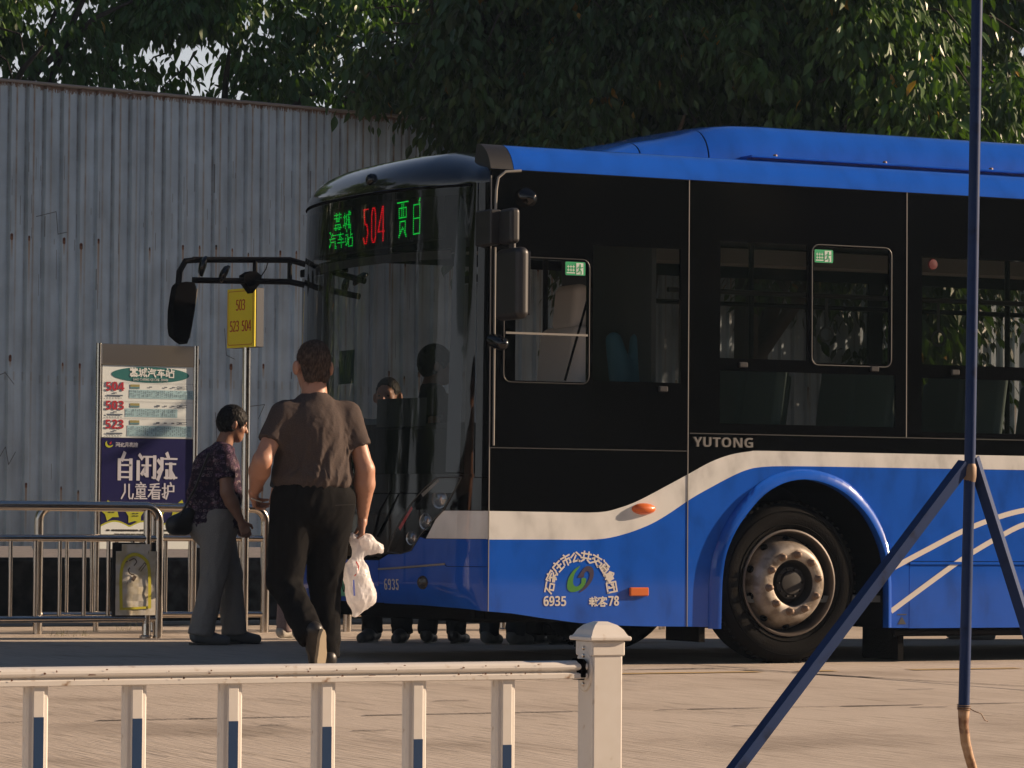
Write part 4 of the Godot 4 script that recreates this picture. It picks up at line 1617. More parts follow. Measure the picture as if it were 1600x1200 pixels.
	front_patch(np, P2([-0.22, 0.385, 0.22, 0.385, 0.22, 0.535, -0.22, 0.535]), 0.008, 0.05, 0.008)
	var plate := part("number_plate", np, mat(lin(0.16, 0.52, 0.30), 0.5), bus)
	var chm := MB.new()
	for k in 3:
		for pl in glyph_lines(["0", "1", "0"][k], Vector2(0.085 + k * 0.043, 0.415), 0.032, 0.09):
			for q in pl.size() - 1:
				front_patch(chm, _stroke(pl[q], pl[q + 1], 0.009), 0.0095, 0.05)
	part("plate_characters", chm, M.black, plate)
	var num := MB.new()
	for k in 4:
		for pl in glyph_lines("6935"[k], Vector2(0.640 + k * 0.034, 0.434), 0.026, 0.058):
			for q in pl.size() - 1:
				front_patch(num, _stroke(pl[q], pl[q + 1], 0.008), 0.004, 0.04)
	part("bus_number", num, M.letter, bus)
	# wiper resting on the nose
	for w in [[0.545, 0.735, 0.72, 1.0], [-0.35, 1.06, 0.10, 1.12]]:
		var wb := MB.new()
		wb.tube(PackedVector3Array([front(w[0], w[1], 0.01), front(lerpf(w[0], w[2], 0.5), lerpf(w[1], w[3], 0.55), 0.035), front(w[2], w[3], 0.03)]), [0.011, 0.008, 0.004], 6)
		part("wiper", wb, M.black, bus)
	# small roof sensor and clearance lamp
	var sd := MB.new()
	sd.lathe([Vector2(0.0, 0.035), Vector2(0.022, 0.03), Vector2(0.036, 0.012), Vector2(0.04, 0.0)], Transform3D(Basis.looking_at(Vector3(1, -0.8, -0.1).normalized(), Vector3.UP), cap_pt(0.33, 0.35)), 16, true)
	part("roof_sensor", sd, M.gloss, bus)
	# ---------- destination display set back behind the glass
	var db := MB.new()
	db.box(Vector3(-2.14, 2.60, 0.06), Vector3(0.08, 0.29, 1.7), 0.01)
	var disp := part("destination_display", db, mat(lin(0.010, 0.011, 0.011), 0.6), bus)
	var greenled := mat(lin(0.01, 0.05, 0.02), 0.6)
	greenled.emission_enabled = true
	greenled.emission = Color(0.02, 0.95, 0.30)
	greenled.emission_energy_multiplier = 1.8
	var redled := mat(lin(0.05, 0.01, 0.01), 0.6)
	redled.emission_enabled = true
	redled.emission = Color(1.0, 0.02, 0.10)
	redled.emission_energy_multiplier = 2.0
	var lay := [["藁", -0.505, 2.605, 0.105, 0.10, 11, 0], ["城", -0.365, 2.605, 0.105, 0.10, 11, 0], ["汽", -0.575, 2.493, 0.10, 0.10, 11, 0], ["车", -0.455, 2.493, 0.10, 0.10, 11, 0], ["站", -0.33, 2.493, 0.10, 0.10, 11, 0],
		["5", -0.085, 2.492, 0.095, 0.215, 20, 1], ["0", 0.035, 2.492, 0.085, 0.215, 20, 1], ["4", 0.135, 2.492, 0.105, 0.215, 20, 1], ["贾", 0.42, 2.495, 0.15, 0.215, 20, 0], ["白", 0.625, 2.500, 0.13, 0.215, 20, 0]]
	var led := [MB.new(), MB.new()]
	for g in lay:
		var rows: int = g[5]
		var colsn := int(rows * 0.8) if rows < 15 else 13
		var hits := {}
		for pl in glyph_lines(g[0], Vector2.ZERO, 1.0, 1.0):
			for q in pl.size() - 1:
				var steps := 40
				for s in steps + 1:
					var p: Vector2 = pl[q].lerp(pl[q + 1], float(s) / steps)
					hits[Vector2i(roundi(p.x * (colsn - 1)), roundi(p.y * (rows - 1)))] = true
					if rows > 15 and g[6] == 1:
						hits[Vector2i(mini(roundi(p.x * (colsn - 1)) + 1, colsn - 1), roundi(p.y * (rows - 1)))] = true
		for c in hits:
			var z: float = g[1] + g[3] * c.x / (colsn - 1)
			var y: float = g[2] + g[4] * c.y / (rows - 1)
			var dw: float = g[3] / colsn * 0.30
			var dh: float = g[4] / rows * 0.30
			led[g[6]].quad(Vector3(-2.181, y - dh, z - dw), Vector3(-2.181, y - dh, z + dw), Vector3(-2.181, y + dh, z + dw), Vector3(-2.181, y + dh, z - dw), Vector3.LEFT)
	part("lit_green_characters", led[0], greenled, disp)
	part("lit_red_route_number", led[1], redled, disp)
	# sun blind rolled half down, pale lower edge
	var sb := MB.new()
	for i in 20:
		var u0 := lerpf(-1.1, 1.05, i / 20.0)
		var u1 := lerpf(-1.1, 1.05, (i + 1) / 20.0)
		var a := front(u0, 2.34, -0.06)
		var b := front(u1, 2.34, -0.06)
		sb.quad(a, b, b + Vector3(0, 0.05, 0), a + Vector3(0, 0.05, 0), front_n(u0, 2.3))
	part("blind_rail", sb, mat(lin(0.16, 0.16, 0.155), 0.6), bus)
	var sb2 := MB.new()
	for i in 24:
		var u0 := lerpf(-1.28, 1.28, i / 24.0)
		var u1 := lerpf(-1.28, 1.28, (i + 1) / 24.0)
		var a := front(u0, 2.40, -0.26)
		var b := front(u1, 2.40, -0.26)
		sb2.quad(a, b, b + Vector3(0, 0.36, 0), a + Vector3(0, 0.36, 0), front_n(u0, 2.3))
		sb2.quad(front(u0, 2.40, -0.05), front(u1, 2.40, -0.05), b, a, Vector3.DOWN)
	part("display_housing", sb2, M.black, bus)


func _stroke(a: Vector2, b: Vector2, w: float) -> PackedVector2Array:
	var d := (b - a).normalized()
	var e := Vector2(-d.y, d.x) * w * 0.5
	a -= d * w * 0.3
	b += d * w * 0.3
	return PackedVector2Array([a - e, b - e, b + e, a + e])


func _mir(p: PackedVector2Array, s: float) -> PackedVector2Array:
	if s > 0:
		return p
	var q := PackedVector2Array()
	for i in range(p.size() - 1, -1, -1):
		q.append(Vector2(-p[i].x, p[i].y))
	return q


func cap_pt(u: float, g: float) -> Vector3:
	var b := front_raw(u, 2.76)
	var nn := front_n(u, 2.5)
	var flat := Vector3(nn.x, 0, nn.z).normalized()
	var side := smoothstep(0.9, plan_max, absf(u))
	var inset := lerpf(0.42, 0.20, side)
	var rise := lerpf(0.235, 0.15, smoothstep(0.8, plan_max, absf(u)))
	return b - flat * inset * (1.0 - cos(g)) + Vector3(0.10 * side * (1.0 - cos(g)), rise * sin(g), 0)


func make_wheels(bus: Node3D) -> void:
	# one wheel built with its parts, others copied
	var w := Node3D.new()
	w.name = "wheel"
	bus.add_child(w)
	var ax := Transform3D.IDENTITY
	var ty := MB.new()
	ty.lathe([Vector2(0.318, -0.03), Vector2(0.318, 0.005), Vector2(0.335, 0.018), Vector2(0.365, 0.026), Vector2(0.40, 0.030), Vector2(0.435, 0.024), Vector2(0.458, 0.006), Vector2(0.470, -0.02), Vector2(0.479, -0.06), Vector2(0.481, -0.12), Vector2(0.479, -0.20), Vector2(0.468, -0.24), Vector2(0.44, -0.262), Vector2(0.32, -0.255)], ax, 56, true)
	for k in 60:
		var g := TAU * k / 60
		ty.box(Vector3(cos(g) * 0.481, sin(g) * 0.481, -0.04), Vector3(0.014, 0.02, 0.05), 0.0, Basis(Vector3.BACK, g))
	for r in [0.345, 0.425]:
		ty.lathe([Vector2(r, 0.019 if r < 0.4 else 0.027), Vector2(r + 0.002, 0.028 if r < 0.4 else 0.032), Vector2(r + 0.006, 0.022)], ax, 48)
	part("tyre", ty, M.rubber, w)
	var rm := MB.new()
	rm.lathe([Vector2(0.318, -0.01), Vector2(0.318, 0.022), Vector2(0.308, 0.025), Vector2(0.300, 0.016), Vector2(0.297, -0.05), Vector2(0.285, -0.09)], ax, 48, true)
	part("rim_edge", rm, mat(lin(0.11, 0.095, 0.085), 0.45, 0.5), w)
	var rd := MB.new()
	rd.lathe([Vector2(0.297, -0.10), Vector2(0.272, -0.085)], ax, 48)
	part("rim_well", rd, M.hub, w)
	# dished disc with ten hand holes and ten nuts
	var dk := MB.new()
	dk.lathe([Vector2(0.278, -0.085), Vector2(0.262, -0.03), Vector2(0.240, 0.018), Vector2(0.222, 0.050), Vector2(0.208, 0.062), Vector2(0.195, 0.066), Vector2(0.145, 0.068), Vector2(0.136, 0.060)], ax, 56, true)
	part("rim", dk, M.rim, w)
	var hh := MB.new()
	for k in 10:
		var g := TAU * (k + 0.5) / 10
		var c := Vector3(cos(g) * 0.262, sin(g) * 0.262, -0.016)
		var bs := Basis(Vector3.BACK, g) * Basis(Vector3.UP, 1.15)
		hh.lathe([Vector2(0.0, 0.006), Vector2(0.021, 0.005), Vector2(0.023, -0.01)], Transform3D(bs, c), 14)
	part("hand_holes", hh, M.black, w)
	for k in 10:
		var g := TAU * (k + 0.25) / 10
		var nb := MB.new()
		nb.lathe([Vector2(0.026, 0.0), Vector2(0.024, 0.008), Vector2(0.019, 0.010), Vector2(0.017, 0.032), Vector2(0.010, 0.040), Vector2(0.0, 0.041)], Transform3D(Basis.IDENTITY, Vector3(cos(g) * 0.170, sin(g) * 0.170, 0.066)), 8, true)
		part("wheel_nut", nb, M.rust_nut, w)
	var hb := MB.new()
	hb.lathe([Vector2(0.137, 0.062), Vector2(0.128, 0.02), Vector2(0.120, 0.0), Vector2(0.100, 0.012), Vector2(0.095, 0.03), Vector2(0.07, 0.034), Vector2(0.066, 0.05), Vector2(0.03, 0.055), Vector2(0.0, 0.056)], ax, 40, true)
	for k in 10:
		var g := TAU * k / 10
		hb.box(Vector3(cos(g) * 0.083, sin(g) * 0.083, 0.038), Vector3(0.014, 0.014, 0.016), 0.003)
	part("hub", hb, M.hub, w)
	w.position = Vector3(0.02, 0.478, 1.225)
	var nth := 0
	for p in [[0.02, -1.225, PI], [5.6, 1.2, 0.0], [5.6, -1.2, PI]]:
		var c: Node3D = w.duplicate()
		nth += 1
		c.name = "wheel_%03d" % nth
		bus.add_child(c)
		c.position = Vector3(p[0], 0.478, p[1])
		c.rotation.y = p[2]
	var axl := MB.new()
	axl.tube(PackedVector3Array([Vector3(0.02, 0.45, -1.05), Vector3(0.02, 0.45, 1.05)]), 0.07, 10)
	part("axle", axl, M.black, bus)


func make_interior(bus: Node3D) -> void:
	var fl := MB.new()
	fl.box(Vector3(3.0, 0.38, 0.0), Vector3(10.0, 0.04, 2.44))
	part("floor", fl, M.interior, bus)
	var cl := MB.new()
	cl.box(Vector3(3.1, 2.70, 0.0), Vector3(9.6, 0.04, 2.3))
	cl.box(Vector3(3.1, 2.60, -1.05), Vector3(9.4, 0.10, 0.25))
	part("ceiling_liner", cl, M.interior_light, bus)
	var bulk := MB.new()
	bulk.box(Vector3(0.1, 1.24, 1.215), Vector3(1.5, 0.16, 0.03))
	bulk.box(Vector3(4.4, 0.85, 1.215), Vector3(7.0, 0.9, 0.03))
	bulk.box(Vector3(-1.35, 0.78, 1.215), Vector3(1.2, 0.75, 0.03))
	part("side_lining", bulk, M.interior, bus)
	# dashboard and steering wheel
	var ds := MB.new()
	ds.rbox(Vector3(-1.86, 0.86, 0.62), Vector3(0.44, 0.80, 1.0), 0.07)
	ds.rbox(Vector3(-2.02, 0.84, -0.1), Vector3(0.36, 0.80, 1.7), 0.07)
	ds.rbox(Vector3(-1.78, 1.26, 0.70), Vector3(0.22, 0.22, 0.55), 0.05)
	for i in 30:
		var u0 := lerpf(-1.2, 1.2, i / 30.0)
		var u1 := lerpf(-1.2, 1.2, (i + 1) / 30.0)
		var e0 := front(u0, 1.0, -0.06); var e1 := front(u1, 1.0, -0.06)
		var h0 := front(u0, 1.36, -0.06); var h1 := front(u1, 1.36, -0.06)
		var k0 := front(u0, 1.40, -0.14); var k1 := front(u1, 1.40, -0.14)
		var j0 := front(u0, 1.30, -0.42); var j1 := front(u1, 1.30, -0.42)
		ds.quad(e0, e1, h1, h0, front_n(u0, 1.2))
		ds.quad(h0, h1, k1, k0, (front_n(u0, 1.2) + Vector3.UP).normalized())
		ds.quad(k0, k1, j1, j0, Vector3.UP)
	part("dashboard", ds, M.black, bus)
	var sw := MB.new()
	var ring := PackedVector3Array()
	var bs := Basis(Vector3(0, 0, 1), -0.6)
	for k in 29:
		var g := TAU * k / 28
		ring.append(Vector3(-1.50, 1.30, 0.70) + bs * Vector3(sin(g) * 0.22, 0, cos(g) * 0.22))
	sw.tube(ring, 0.014, 6, false)
	sw.tube(PackedVector3Array([Vector3(-1.50, 1.30, 0.70), Vector3(-1.68, 1.02, 0.70)]), 0.03, 8)
	part("steering_wheel", sw, M.black, bus)
	# driver's seat with a pale cover
	var dsb := MB.new()
	dsb.rbox(Vector3(-1.22, 1.50, 0.66), Vector3(0.14, 0.98, 0.50), 0.065, Basis(Vector3(0, 0, 1), -0.10))
	dsb.rbox(Vector3(-1.15, 2.10, 0.66), Vector3(0.11, 0.28, 0.30), 0.05, Basis(Vector3(0, 0, 1), -0.10))
	dsb.rbox(Vector3(-1.45, 1.00, 0.66), Vector3(0.50, 0.14, 0.50), 0.05)
	dsb.box(Vector3(-1.37, 0.66, 0.66), Vector3(0.3, 0.54, 0.3), 0.02)
	part("driver_seat", dsb, M.seat, bus)
	var part2 := MB.new()
	part2.box(Vector3(-0.88, 1.45, 0.62), Vector3(0.03, 2.1, 1.15))
	part("driver_partition", part2, M.interior, bus)
	var belt := MB.new()
	belt.band(P2([-1.20, 2.12, -1.34, 1.66]), 0.016, Transform3D(Basis.IDENTITY, Vector3(0, 0, 0.96)))
	part("seat_belt", belt, M.black, bus)
	# a blue jacket hung behind the driver
	var fld := Field.new(Vector3(-0.75, 1.3, 0.85), Vector3(-0.25, 2.05, 1.12), 0.02)
	fld.cap(Vector3(-0.58, 1.90, 0.98), Vector3(-0.46, 1.45, 0.98), 0.05, 0.11, 0.03)
	fld.cap(Vector3(-0.42, 1.90, 0.98), Vector3(-0.40, 1.45, 0.98), 0.05, 0.10, 0.03)
	var jk := blank()
	fld.net(jk)
	var jo := part("hung_jacket", Field.to_mesh(jk), M.seat_blue, bus)
	jo.position.x = -0.45
	# passenger seats in rows on both sides
	var proto: MeshInstance3D
	for row in 7:
		for side in [0.86, 0.42, -0.42, -0.86]:
			if side < 0 and row < 1:
				continue
			if proto == null:
				var sb := MB.new()
				sb.box(Vector3(0, 0.70, 0), Vector3(0.07, 0.66, 0.42), 0.03, Basis(Vector3(0, 0, 1), -0.14))
				sb.box(Vector3(-0.22, 0.42, 0), Vector3(0.42, 0.07, 0.42), 0.03)
				sb.box(Vector3(-0.2, 0.2, 0), Vector3(0.05, 0.4, 0.05))
				proto = part("passenger_seat", sb, M.seat_dark, bus)
				proto.position = Vector3(0.05 + row * 0.80, 0.78, side)
			else:
				var c: MeshInstance3D = proto.duplicate()
				c.name = "passenger_seat_%03d" % (row * 4 + [0.86, 0.42, -0.42, -0.86].find(side) + 1)
				bus.add_child(c, true)
				c.position = Vector3(0.05 + row * 0.80, 0.78, side)
	# hand poles, rails and hanging straps
	for p in [[-0.60, 0.22], [0.35, -0.30], [0.35, 0.22], [1.45, 0.25], [2.6, -0.25], [-0.55, -0.85], [3.6, 0.25]]:
		var pb := MB.new()
		pb.tube(PackedVector3Array([Vector3(p[0], 0.4, p[1]), Vector3(p[0], 2.68, p[1])]), 0.018, 8)
		part("hand_pole", pb, M.handrail_black, bus)
	for z in [-0.5, 0.5]:
		var rb := MB.new()
		rb.tube(PackedVector3Array([Vector3(-0.4, 2.25, z), Vector3(6.0, 2.25, z)]), 0.016, 8)
		part("grab_rail", rb, M.yellow_pole if z > 0 else M.handrail_black, bus)
	for k in 5:
		var hb := MB.new()
		var x := -0.1 + k * 0.83
		hb.box(Vector3(x, 2.15, 0.5), Vector3(0.02, 0.18, 0.006))
		hb.lathe([Vector2(0.045, -0.006), Vector2(0.055, 0.0), Vector2(0.045, 0.006), Vector2(0.038, 0.0), Vector2(0.045, -0.006)], Transform3D(Basis.IDENTITY, Vector3(x, 2.01, 0.5)), 14)
		part("strap_handle", hb, M.interior, bus)
	# ticket box by the far door, red stop button lamp
	var tb := MB.new()
	tb.box(Vector3(-1.45, 0.92, -0.15), Vector3(0.26, 1.0, 0.30), 0.03)
	part("fare_box", tb, M.greyblack, bus)
	var bb := MB.new()
	bb.lathe([Vector2(0.0, 0.012), Vector2(0.03, 0.01), Vector2(0.034, 0.0)], Transform3D(Basis.IDENTITY, Vector3(1.005, 2.41, 1.276)), 18)
	part("red_reflector", bb, mat(lin(0.10, 0.01, 0.01), 0.4), bus)


func make_mirrors(bus: Node3D) -> void:
	# near side: bracket, arm and tall housing
	var br := MB.new()
	br.rbox(Vector3(-2.045, 2.49, 1.36), Vector3(0.07, 0.20, 0.20), 0.012)
	br.rbox(Vector3(-1.995, 2.49, 1.53), Vector3(0.065, 0.20, 0.16), 0.025)
	br.tube(PackedVector3Array([Vector3(-1.975, 2.42, 1.53), Vector3(-1.975, 2.30, 1.53)]), 0.020, 10)
	var m1 := part("near_mirror", br, M.greyblack, bus)
	var h1 := MB.new()
	h1.rbox(Vector3(-1.975, 2.165, 1.53), Vector3(0.085, 0.405, 0.30), 0.04)
	part("mirror_housing", h1, M.greyblack, m1)
	var g1 := MB.new()
	g1.box(Vector3(-1.930, 2.165, 1.53), Vector3(0.012, 0.36, 0.26), 0.004)
	part("mirror_glass", g1, M.lens, m1)
	# side camera and lower lamp
	var cb := MB.new()
	cb.lathe([Vector2(0.055, 0.0), Vector2(0.052, 0.03), Vector2(0.038, 0.07), Vector2(0.0, 0.085)], Transform3D(Basis(Vector3.UP, 0.35) * Basis(Vector3.RIGHT, 0.35), Vector3(-1.775, 2.690, 1.275)), 18, true)
	part("side_camera", cb, M.gloss, bus)
	var cb2 := MB.new()
	cb2.lathe([Vector2(0.04, 0.0), Vector2(0.042, 0.05), Vector2(0.036, 0.11), Vector2(0.018, 0.13), Vector2(0.0, 0.133)], Transform3D(Basis(Vector3.UP, 0.2) * Basis(Vector3.RIGHT, 0.25), Vector3(-1.97, 1.86, 1.27)), 18, true)
	part("side_camera", cb2, M.gloss, bus)
	# drip rail down the corner
	var dr := MB.new()
	dr.tube(PackedVector3Array([Vector3(-1.80, 2.835, 1.285), Vector3(-1.90, 2.825, 1.285), Vector3(-1.945, 2.79, 1.285), Vector3(-1.958, 2.72, 1.285), Vector3(-1.962, 2.59, 1.285)]), 0.008, 7)
	dr.tube(PackedVector3Array([Vector3(-1.962, 2.39, 1.285), Vector3(-1.962, 1.26, 1.282)]), 0.006, 7)
	part("drip_rail", dr, M.edge, bus)
	# far side: ladder of two tubes reaching forward, tall housing, small round mirrors
	var zf := -1.75
	var fr := MB.new()
	var A0 := Vector3(-1.62, 2.36, -1.29)
	var A1 := Vector3(-1.66, 2.26, -1.29)
	var B0 := Vector3(-1.97, 2.508, zf + 0.05)
	var B1 := Vector3(-1.97, 2.367, zf + 0.05)
	var C0 := Vector3(-2.62, 2.487, zf)
	var C1 := Vector3(-2.62, 2.356, zf)
	fr.tube(PackedVector3Array([A0, B0, C0]), 0.020, 9)
	fr.tube(PackedVector3Array([A1, B1, C1]), 0.020, 9)
	for t in [0.0, 0.36]:
		fr.tube(PackedVector3Array([B0.lerp(C0, t), B1.lerp(C1, t)]), 0.017, 8)
	fr.tube(PackedVector3Array([B0.lerp(A0, 0.55), B1.lerp(A1, 0.55)]), 0.012, 8)
	fr.tube(PackedVector3Array([C0 + Vector3(0.03, 0, 0), C0 + Vector3(-0.05, -0.01, 0), C0 + Vector3(-0.09, -0.08, 0), C0 + Vector3(-0.10, -0.20, 0)]), 0.02, 9)
	fr.tube(PackedVector3Array([B0.lerp(C0, 0.22), B0.lerp(C0, 0.26) + Vector3(0, -0.06, 0.02), B1.lerp(C1, 0.33)]), 0.004, 5)
	var m2 := part("far_mirror_arm", fr, M.handrail_black, bus)
	var h2 := MB.new()
	h2.prism(smooth_line(P2([-2.745, 2.305, -2.720, 2.335, -2.645, 2.340, -2.615, 2.31, -2.622, 2.16, -2.660, 1.975, -2.685, 1.945, -2.745, 1.985, -2.765, 2.02, -2.768, 2.16, -2.745, 2.305]), 2), Transform3D(Basis.IDENTITY, Vector3(0, 0, zf)), -0.05, 0.05)
	part("mirror_housing", h2, M.black, m2)
	var g2 := MB.new()
	g2.prism(P2([-2.606, 2.30, -2.598, 2.30, -2.650, 1.98, -2.658, 1.98]), Transform3D(Basis.IDENTITY, Vector3(0, 0, zf)), -0.045, 0.045)
	part("mirror_glass", g2, M.edge, m2)
	for r in [[-2.555, 2.445, 0.068, 0.25], [-2.41, 2.400, 0.062, 0.45], [-1.735, 2.31, 0.045, 0.5], [-1.60, 2.345, 0.062, 0.2], [-1.50, 2.395, 0.062, 0.9]]:
		var rm := MB.new()
		rm.lathe([Vector2(0.0, -0.035), Vector2(r[2] * 0.7, -0.028), Vector2(r[2], -0.008), Vector2(r[2], 0.006), Vector2(r[2] * 0.9, 0.010), Vector2(0.0, 0.016)], Transform3D(Basis(Vector3.UP, 1.15) * Basis(Vector3.RIGHT, r[3]), Vector3(r[0], r[1], zf + (0.03 if r[0] < -2 else 0.12))), 20, true)
		part("round_mirror", rm, M.gloss, m2)
	var sp := MB.new()
	sp.prism(P2([-2.285, 2.40, -2.245, 2.425, -2.20, 2.425, -2.165, 2.40, -2.165, 2.36, -2.225, 2.285, -2.285, 2.36]), Transform3D(Basis.IDENTITY, Vector3(0, 0, zf)), -0.04, 0.05)
	part("arm_camera", sp, M.black, m2)


func make_decals(bus: Node3D) -> void:
	var Z := 1.2765
	# operator's name round the emblem
	var ring := "石家庄市公共交通集团"
	var lm := MB.new()
	for i in ring.length():
		var g := lerpf(deg_to_rad(176), deg_to_rad(4), i / 9.0)
		var c := Vector2(-1.393 + cos(g) * 0.205, 0.440 + sin(g) * 0.195)
		var rot := g - PI / 2
		var bs := Basis(Vector3.BACK, rot * 0.92)
		var xf := Transform3D(bs, Vector3(c.x, c.y, Z)) * Transform3D(Basis.IDENTITY, Vector3(-0.033, -0.033, 0))
		write_cjk(lm, ring[i], xf, 0.064, 0, 0.0095)
	part("operator_lettering", lm, M.letter, bus)
	var em := MB.new()
	var xe := Transform3D(Basis.IDENTITY, Vector3(-1.393, 0.497, Z))
	em.prism(smooth_line(P2([-0.002, 0.082, -0.045, 0.058, -0.080, 0.010, -0.090, -0.040, -0.075, -0.066, -0.04, -0.070, 0.0, -0.055, 0.028, -0.024, 0.033, 0.008, 0.004, 0.008, 0.002, -0.018, -0.022, -0.038, -0.046, -0.030, -0.050, 0.0, -0.038, 0.038, -0.002, 0.082]), 3), xe, 0.0, 0.0006, false)
	part("emblem_green", em, mat(lin(0.035, 0.19, 0.015), 0.5), bus)
	var em2 := MB.new()
	em2.prism(smooth_line(P2([-0.022, 0.012, 0.004, 0.050, 0.036, 0.078, 0.072, 0.072, 0.084, 0.036, 0.070, -0.008, 0.030, -0.052, -0.014, -0.075, 0.020, -0.040, 0.050, 0.002, 0.056, 0.036, 0.040, 0.050, 0.022, 0.036, 0.018, 0.014, -0.022, 0.012]), 3), xe, 0.0, 0.0007, false)
	part("emblem_violet", em2, mat(lin(0.022, 0.012, 0.045), 0.5), bus)
	words_on(bus, "fleet_number", "6935", 0.056, Vector3(-1.561, 0.374, Z), M.letter, Basis.IDENTITY, 0.88)
	var cm := MB.new()
	write_cjk(cm, "载客", Transform3D(Basis.IDENTITY, Vector3(-1.337, 0.346, Z)), 0.053, 0.008, 0.0075)
	part("capacity_lettering", cm, M.letter, bus)
	words_on(bus, "capacity_number", "78", 0.056, Vector3(-1.178, 0.374, Z), M.letter, Basis.IDENTITY, 0.88)
	# raised maker's letters
	var x := -0.645
	var yt := part("maker_lettering", latin("YUTONG", 0.056, true, 0.012, 1.28), M.badge, bus)
	yt.position = Vector3(-0.455, 1.302, 1.281)
	# two light swooshes on the rear lower panels
	for line in [[0.715, 0.562, 0.978, 0.681, 1.237, 0.795, 1.489, 0.879, 1.70, 0.926, 2.1, 0.985, 2.8, 1.02, 3.6, 1.03], [0.715, 0.307, 0.979, 0.472, 1.237, 0.628, 1.489, 0.755, 1.70, 0.842, 2.1, 0.94, 2.8, 1.0, 3.6, 1.02]]:
		var sb := MB.new()
		var xl := smooth_line(P2(line), 4)
		for i in xl.size() - 1:
			var a := xl[i]
			var b := xl[i + 1]
			var zoff := 0.0012
			var d := (b - a).normalized()
			var e := Vector2(-d.y, d.x) * 0.016
			sb.quad(Vector3(a.x - e.x, a.y - e.y, 1.2765), Vector3(b.x - e.x, b.y - e.y, 1.2765), Vector3(b.x + e.x, b.y + e.y, 1.2765), Vector3(a.x + e.x, a.y + e.y, 1.2765), Vector3.BACK)
		part("swoosh", sb, M.letter, bus)
	var tr := MB.new()
	tr.prism(P2([0.760, 0.228, 0.822, 0.228, 0.791, 0.276]), Transform3D(Basis.IDENTITY, Vector3(0, 0, Z)), 0, 0.0006, false)
	tr.band(P2([0.76, 0.287, 0.822, 0.287]), 0.007, Transform3D(Basis.IDENTITY, Vector3(0, 0, Z)))
	part("jacking_mark", tr, mat(lin(0.02, 0.025, 0.03), 0.6), bus)
	# amber repeater and marker
	var al := MB.new()
	var k := 20
	for j in 5:
		for i in k:
			var q: Array[Vector3] = []
			var nn: Array[Vector3] = []
			for c in [[0, 0], [1, 0], [1, 1], [0, 1]]:
				var g: float = TAU * (i + c[0]) / k
				var v: float = (j + c[1]) / 5.0 * PI / 2
				var e := Vector3(cos(g) * cos(v), sin(g) * cos(v), sin(v))
				q.append(Vector3(-0.985 + e.x * 0.078, 0.908 + e.y * 0.034, 1.275 + e.z * 0.042))
				nn.append(Vector3(e.x / 0.078, e.y / 0.034, e.z / 0.042).normalized())
			al.quad4(q[0], q[1], q[2], q[3], nn[0], nn[1], nn[2], nn[3])
	part("turn_repeater", al, M.amber, bus)
	for x2 in [-1.017, 1.78]:
		var mk := MB.new()
		mk.box(Vector3(x2, 0.428, 1.285), Vector3(0.122, 0.05, 0.022), 0.005)
		part("side_marker", mk, M.amber, bus)
	# green emergency-exit stickers with a running figure
	for s in [[-1.507, 2.249], [0.167, 2.389]]:
		var gb := MB.new()
		gb.prism(rounded_rect(s[0], s[1], s[0] + 0.130, s[1] + 0.078, 0.008), Transform3D(Basis.IDENTITY, Vector3(0, 0, Z)), 0, 0.0006, false)
		var st := part("exit_sticker", gb, M.green, bus)
		var wb := MB.new()
		var xf := Transform3D(Basis.IDENTITY, Vector3(s[0], s[1], Z + 0.0014))
		wb.prism(P2([0.070, 0.006, 0.116, 0.006, 0.116, 0.072, 0.070, 0.072]), xf, 0, 0.0004, false)
		for r in 2:
			for c in 3:
				wb.band(P2([0.012 + c * 0.017, 0.050 - r * 0.020, 0.024 + c * 0.017, 0.050 - r * 0.020]), 0.004, xf)
				wb.band(P2([0.018 + c * 0.017, 0.058 - r * 0.020, 0.018 + c * 0.017, 0.042 - r * 0.020]), 0.003, xf)
		wb.band(P2([0.010, 0.014, 0.060, 0.014]), 0.006, xf)
		part("sticker_print", wb, M.sticker_white, st)
		var rb := MB.new()
		var xr := Transform3D(Basis.IDENTITY, Vector3(s[0], s[1], Z + 0.0024))
		rb.prism(rounded_rect(0.090, 0.056, 0.100, 0.066, 0.0045), xr, 0, 0.0003, false)
		rb.band(P2([0.095, 0.054, 0.092, 0.034]), 0.009, xr)
		rb.band(P2([0.094, 0.050, 0.104, 0.044, 0.112, 0.048]), 0.005, xr)
		rb.band(P2([0.093, 0.050, 0.082, 0.048, 0.076, 0.040]), 0.005, xr)
		rb.band(P2([0.092, 0.034, 0.102, 0.024, 0.102, 0.010]), 0.006, xr)
		rb.band(P2([0.091, 0.034, 0.086, 0.022, 0.074, 0.018]), 0.006, xr)
		part("running_figure", rb, M.green, st)
	# pale route board standing on the dashboard behind the glass
	var rb2 := MB.new()
	for i in 8:
		var u0 := lerpf(0.36, 0.86, i / 8.0)
		var u1 := lerpf(0.36, 0.86, (i + 1) / 8.0)
		rb2.quad(front(u0, 1.38, -0.10), front(u1, 1.38, -0.10), front(u1, 1.545, -0.10), front(u0, 1.545, -0.10), front_n(u0, 1.5))
	part("dashboard_board", rb2, mat(lin(0.10, 0.13, 0.125), 0.6), bus)
	# a paper notice inside the windscreen
	var pn := MB.new()
	for b in [[-0.02, 1.64, 0.20, 1.84]]:
		pn.quad(front(b[0], b[1], -0.02), front(b[2], b[1], -0.02), front(b[2], b[3], -0.02), front(b[0], b[3], -0.02), front_n(b[0], b[1]))
	part("windscreen_notice", pn, mat(lin(0.10, 0.22, 0.21), 0.6), bus)


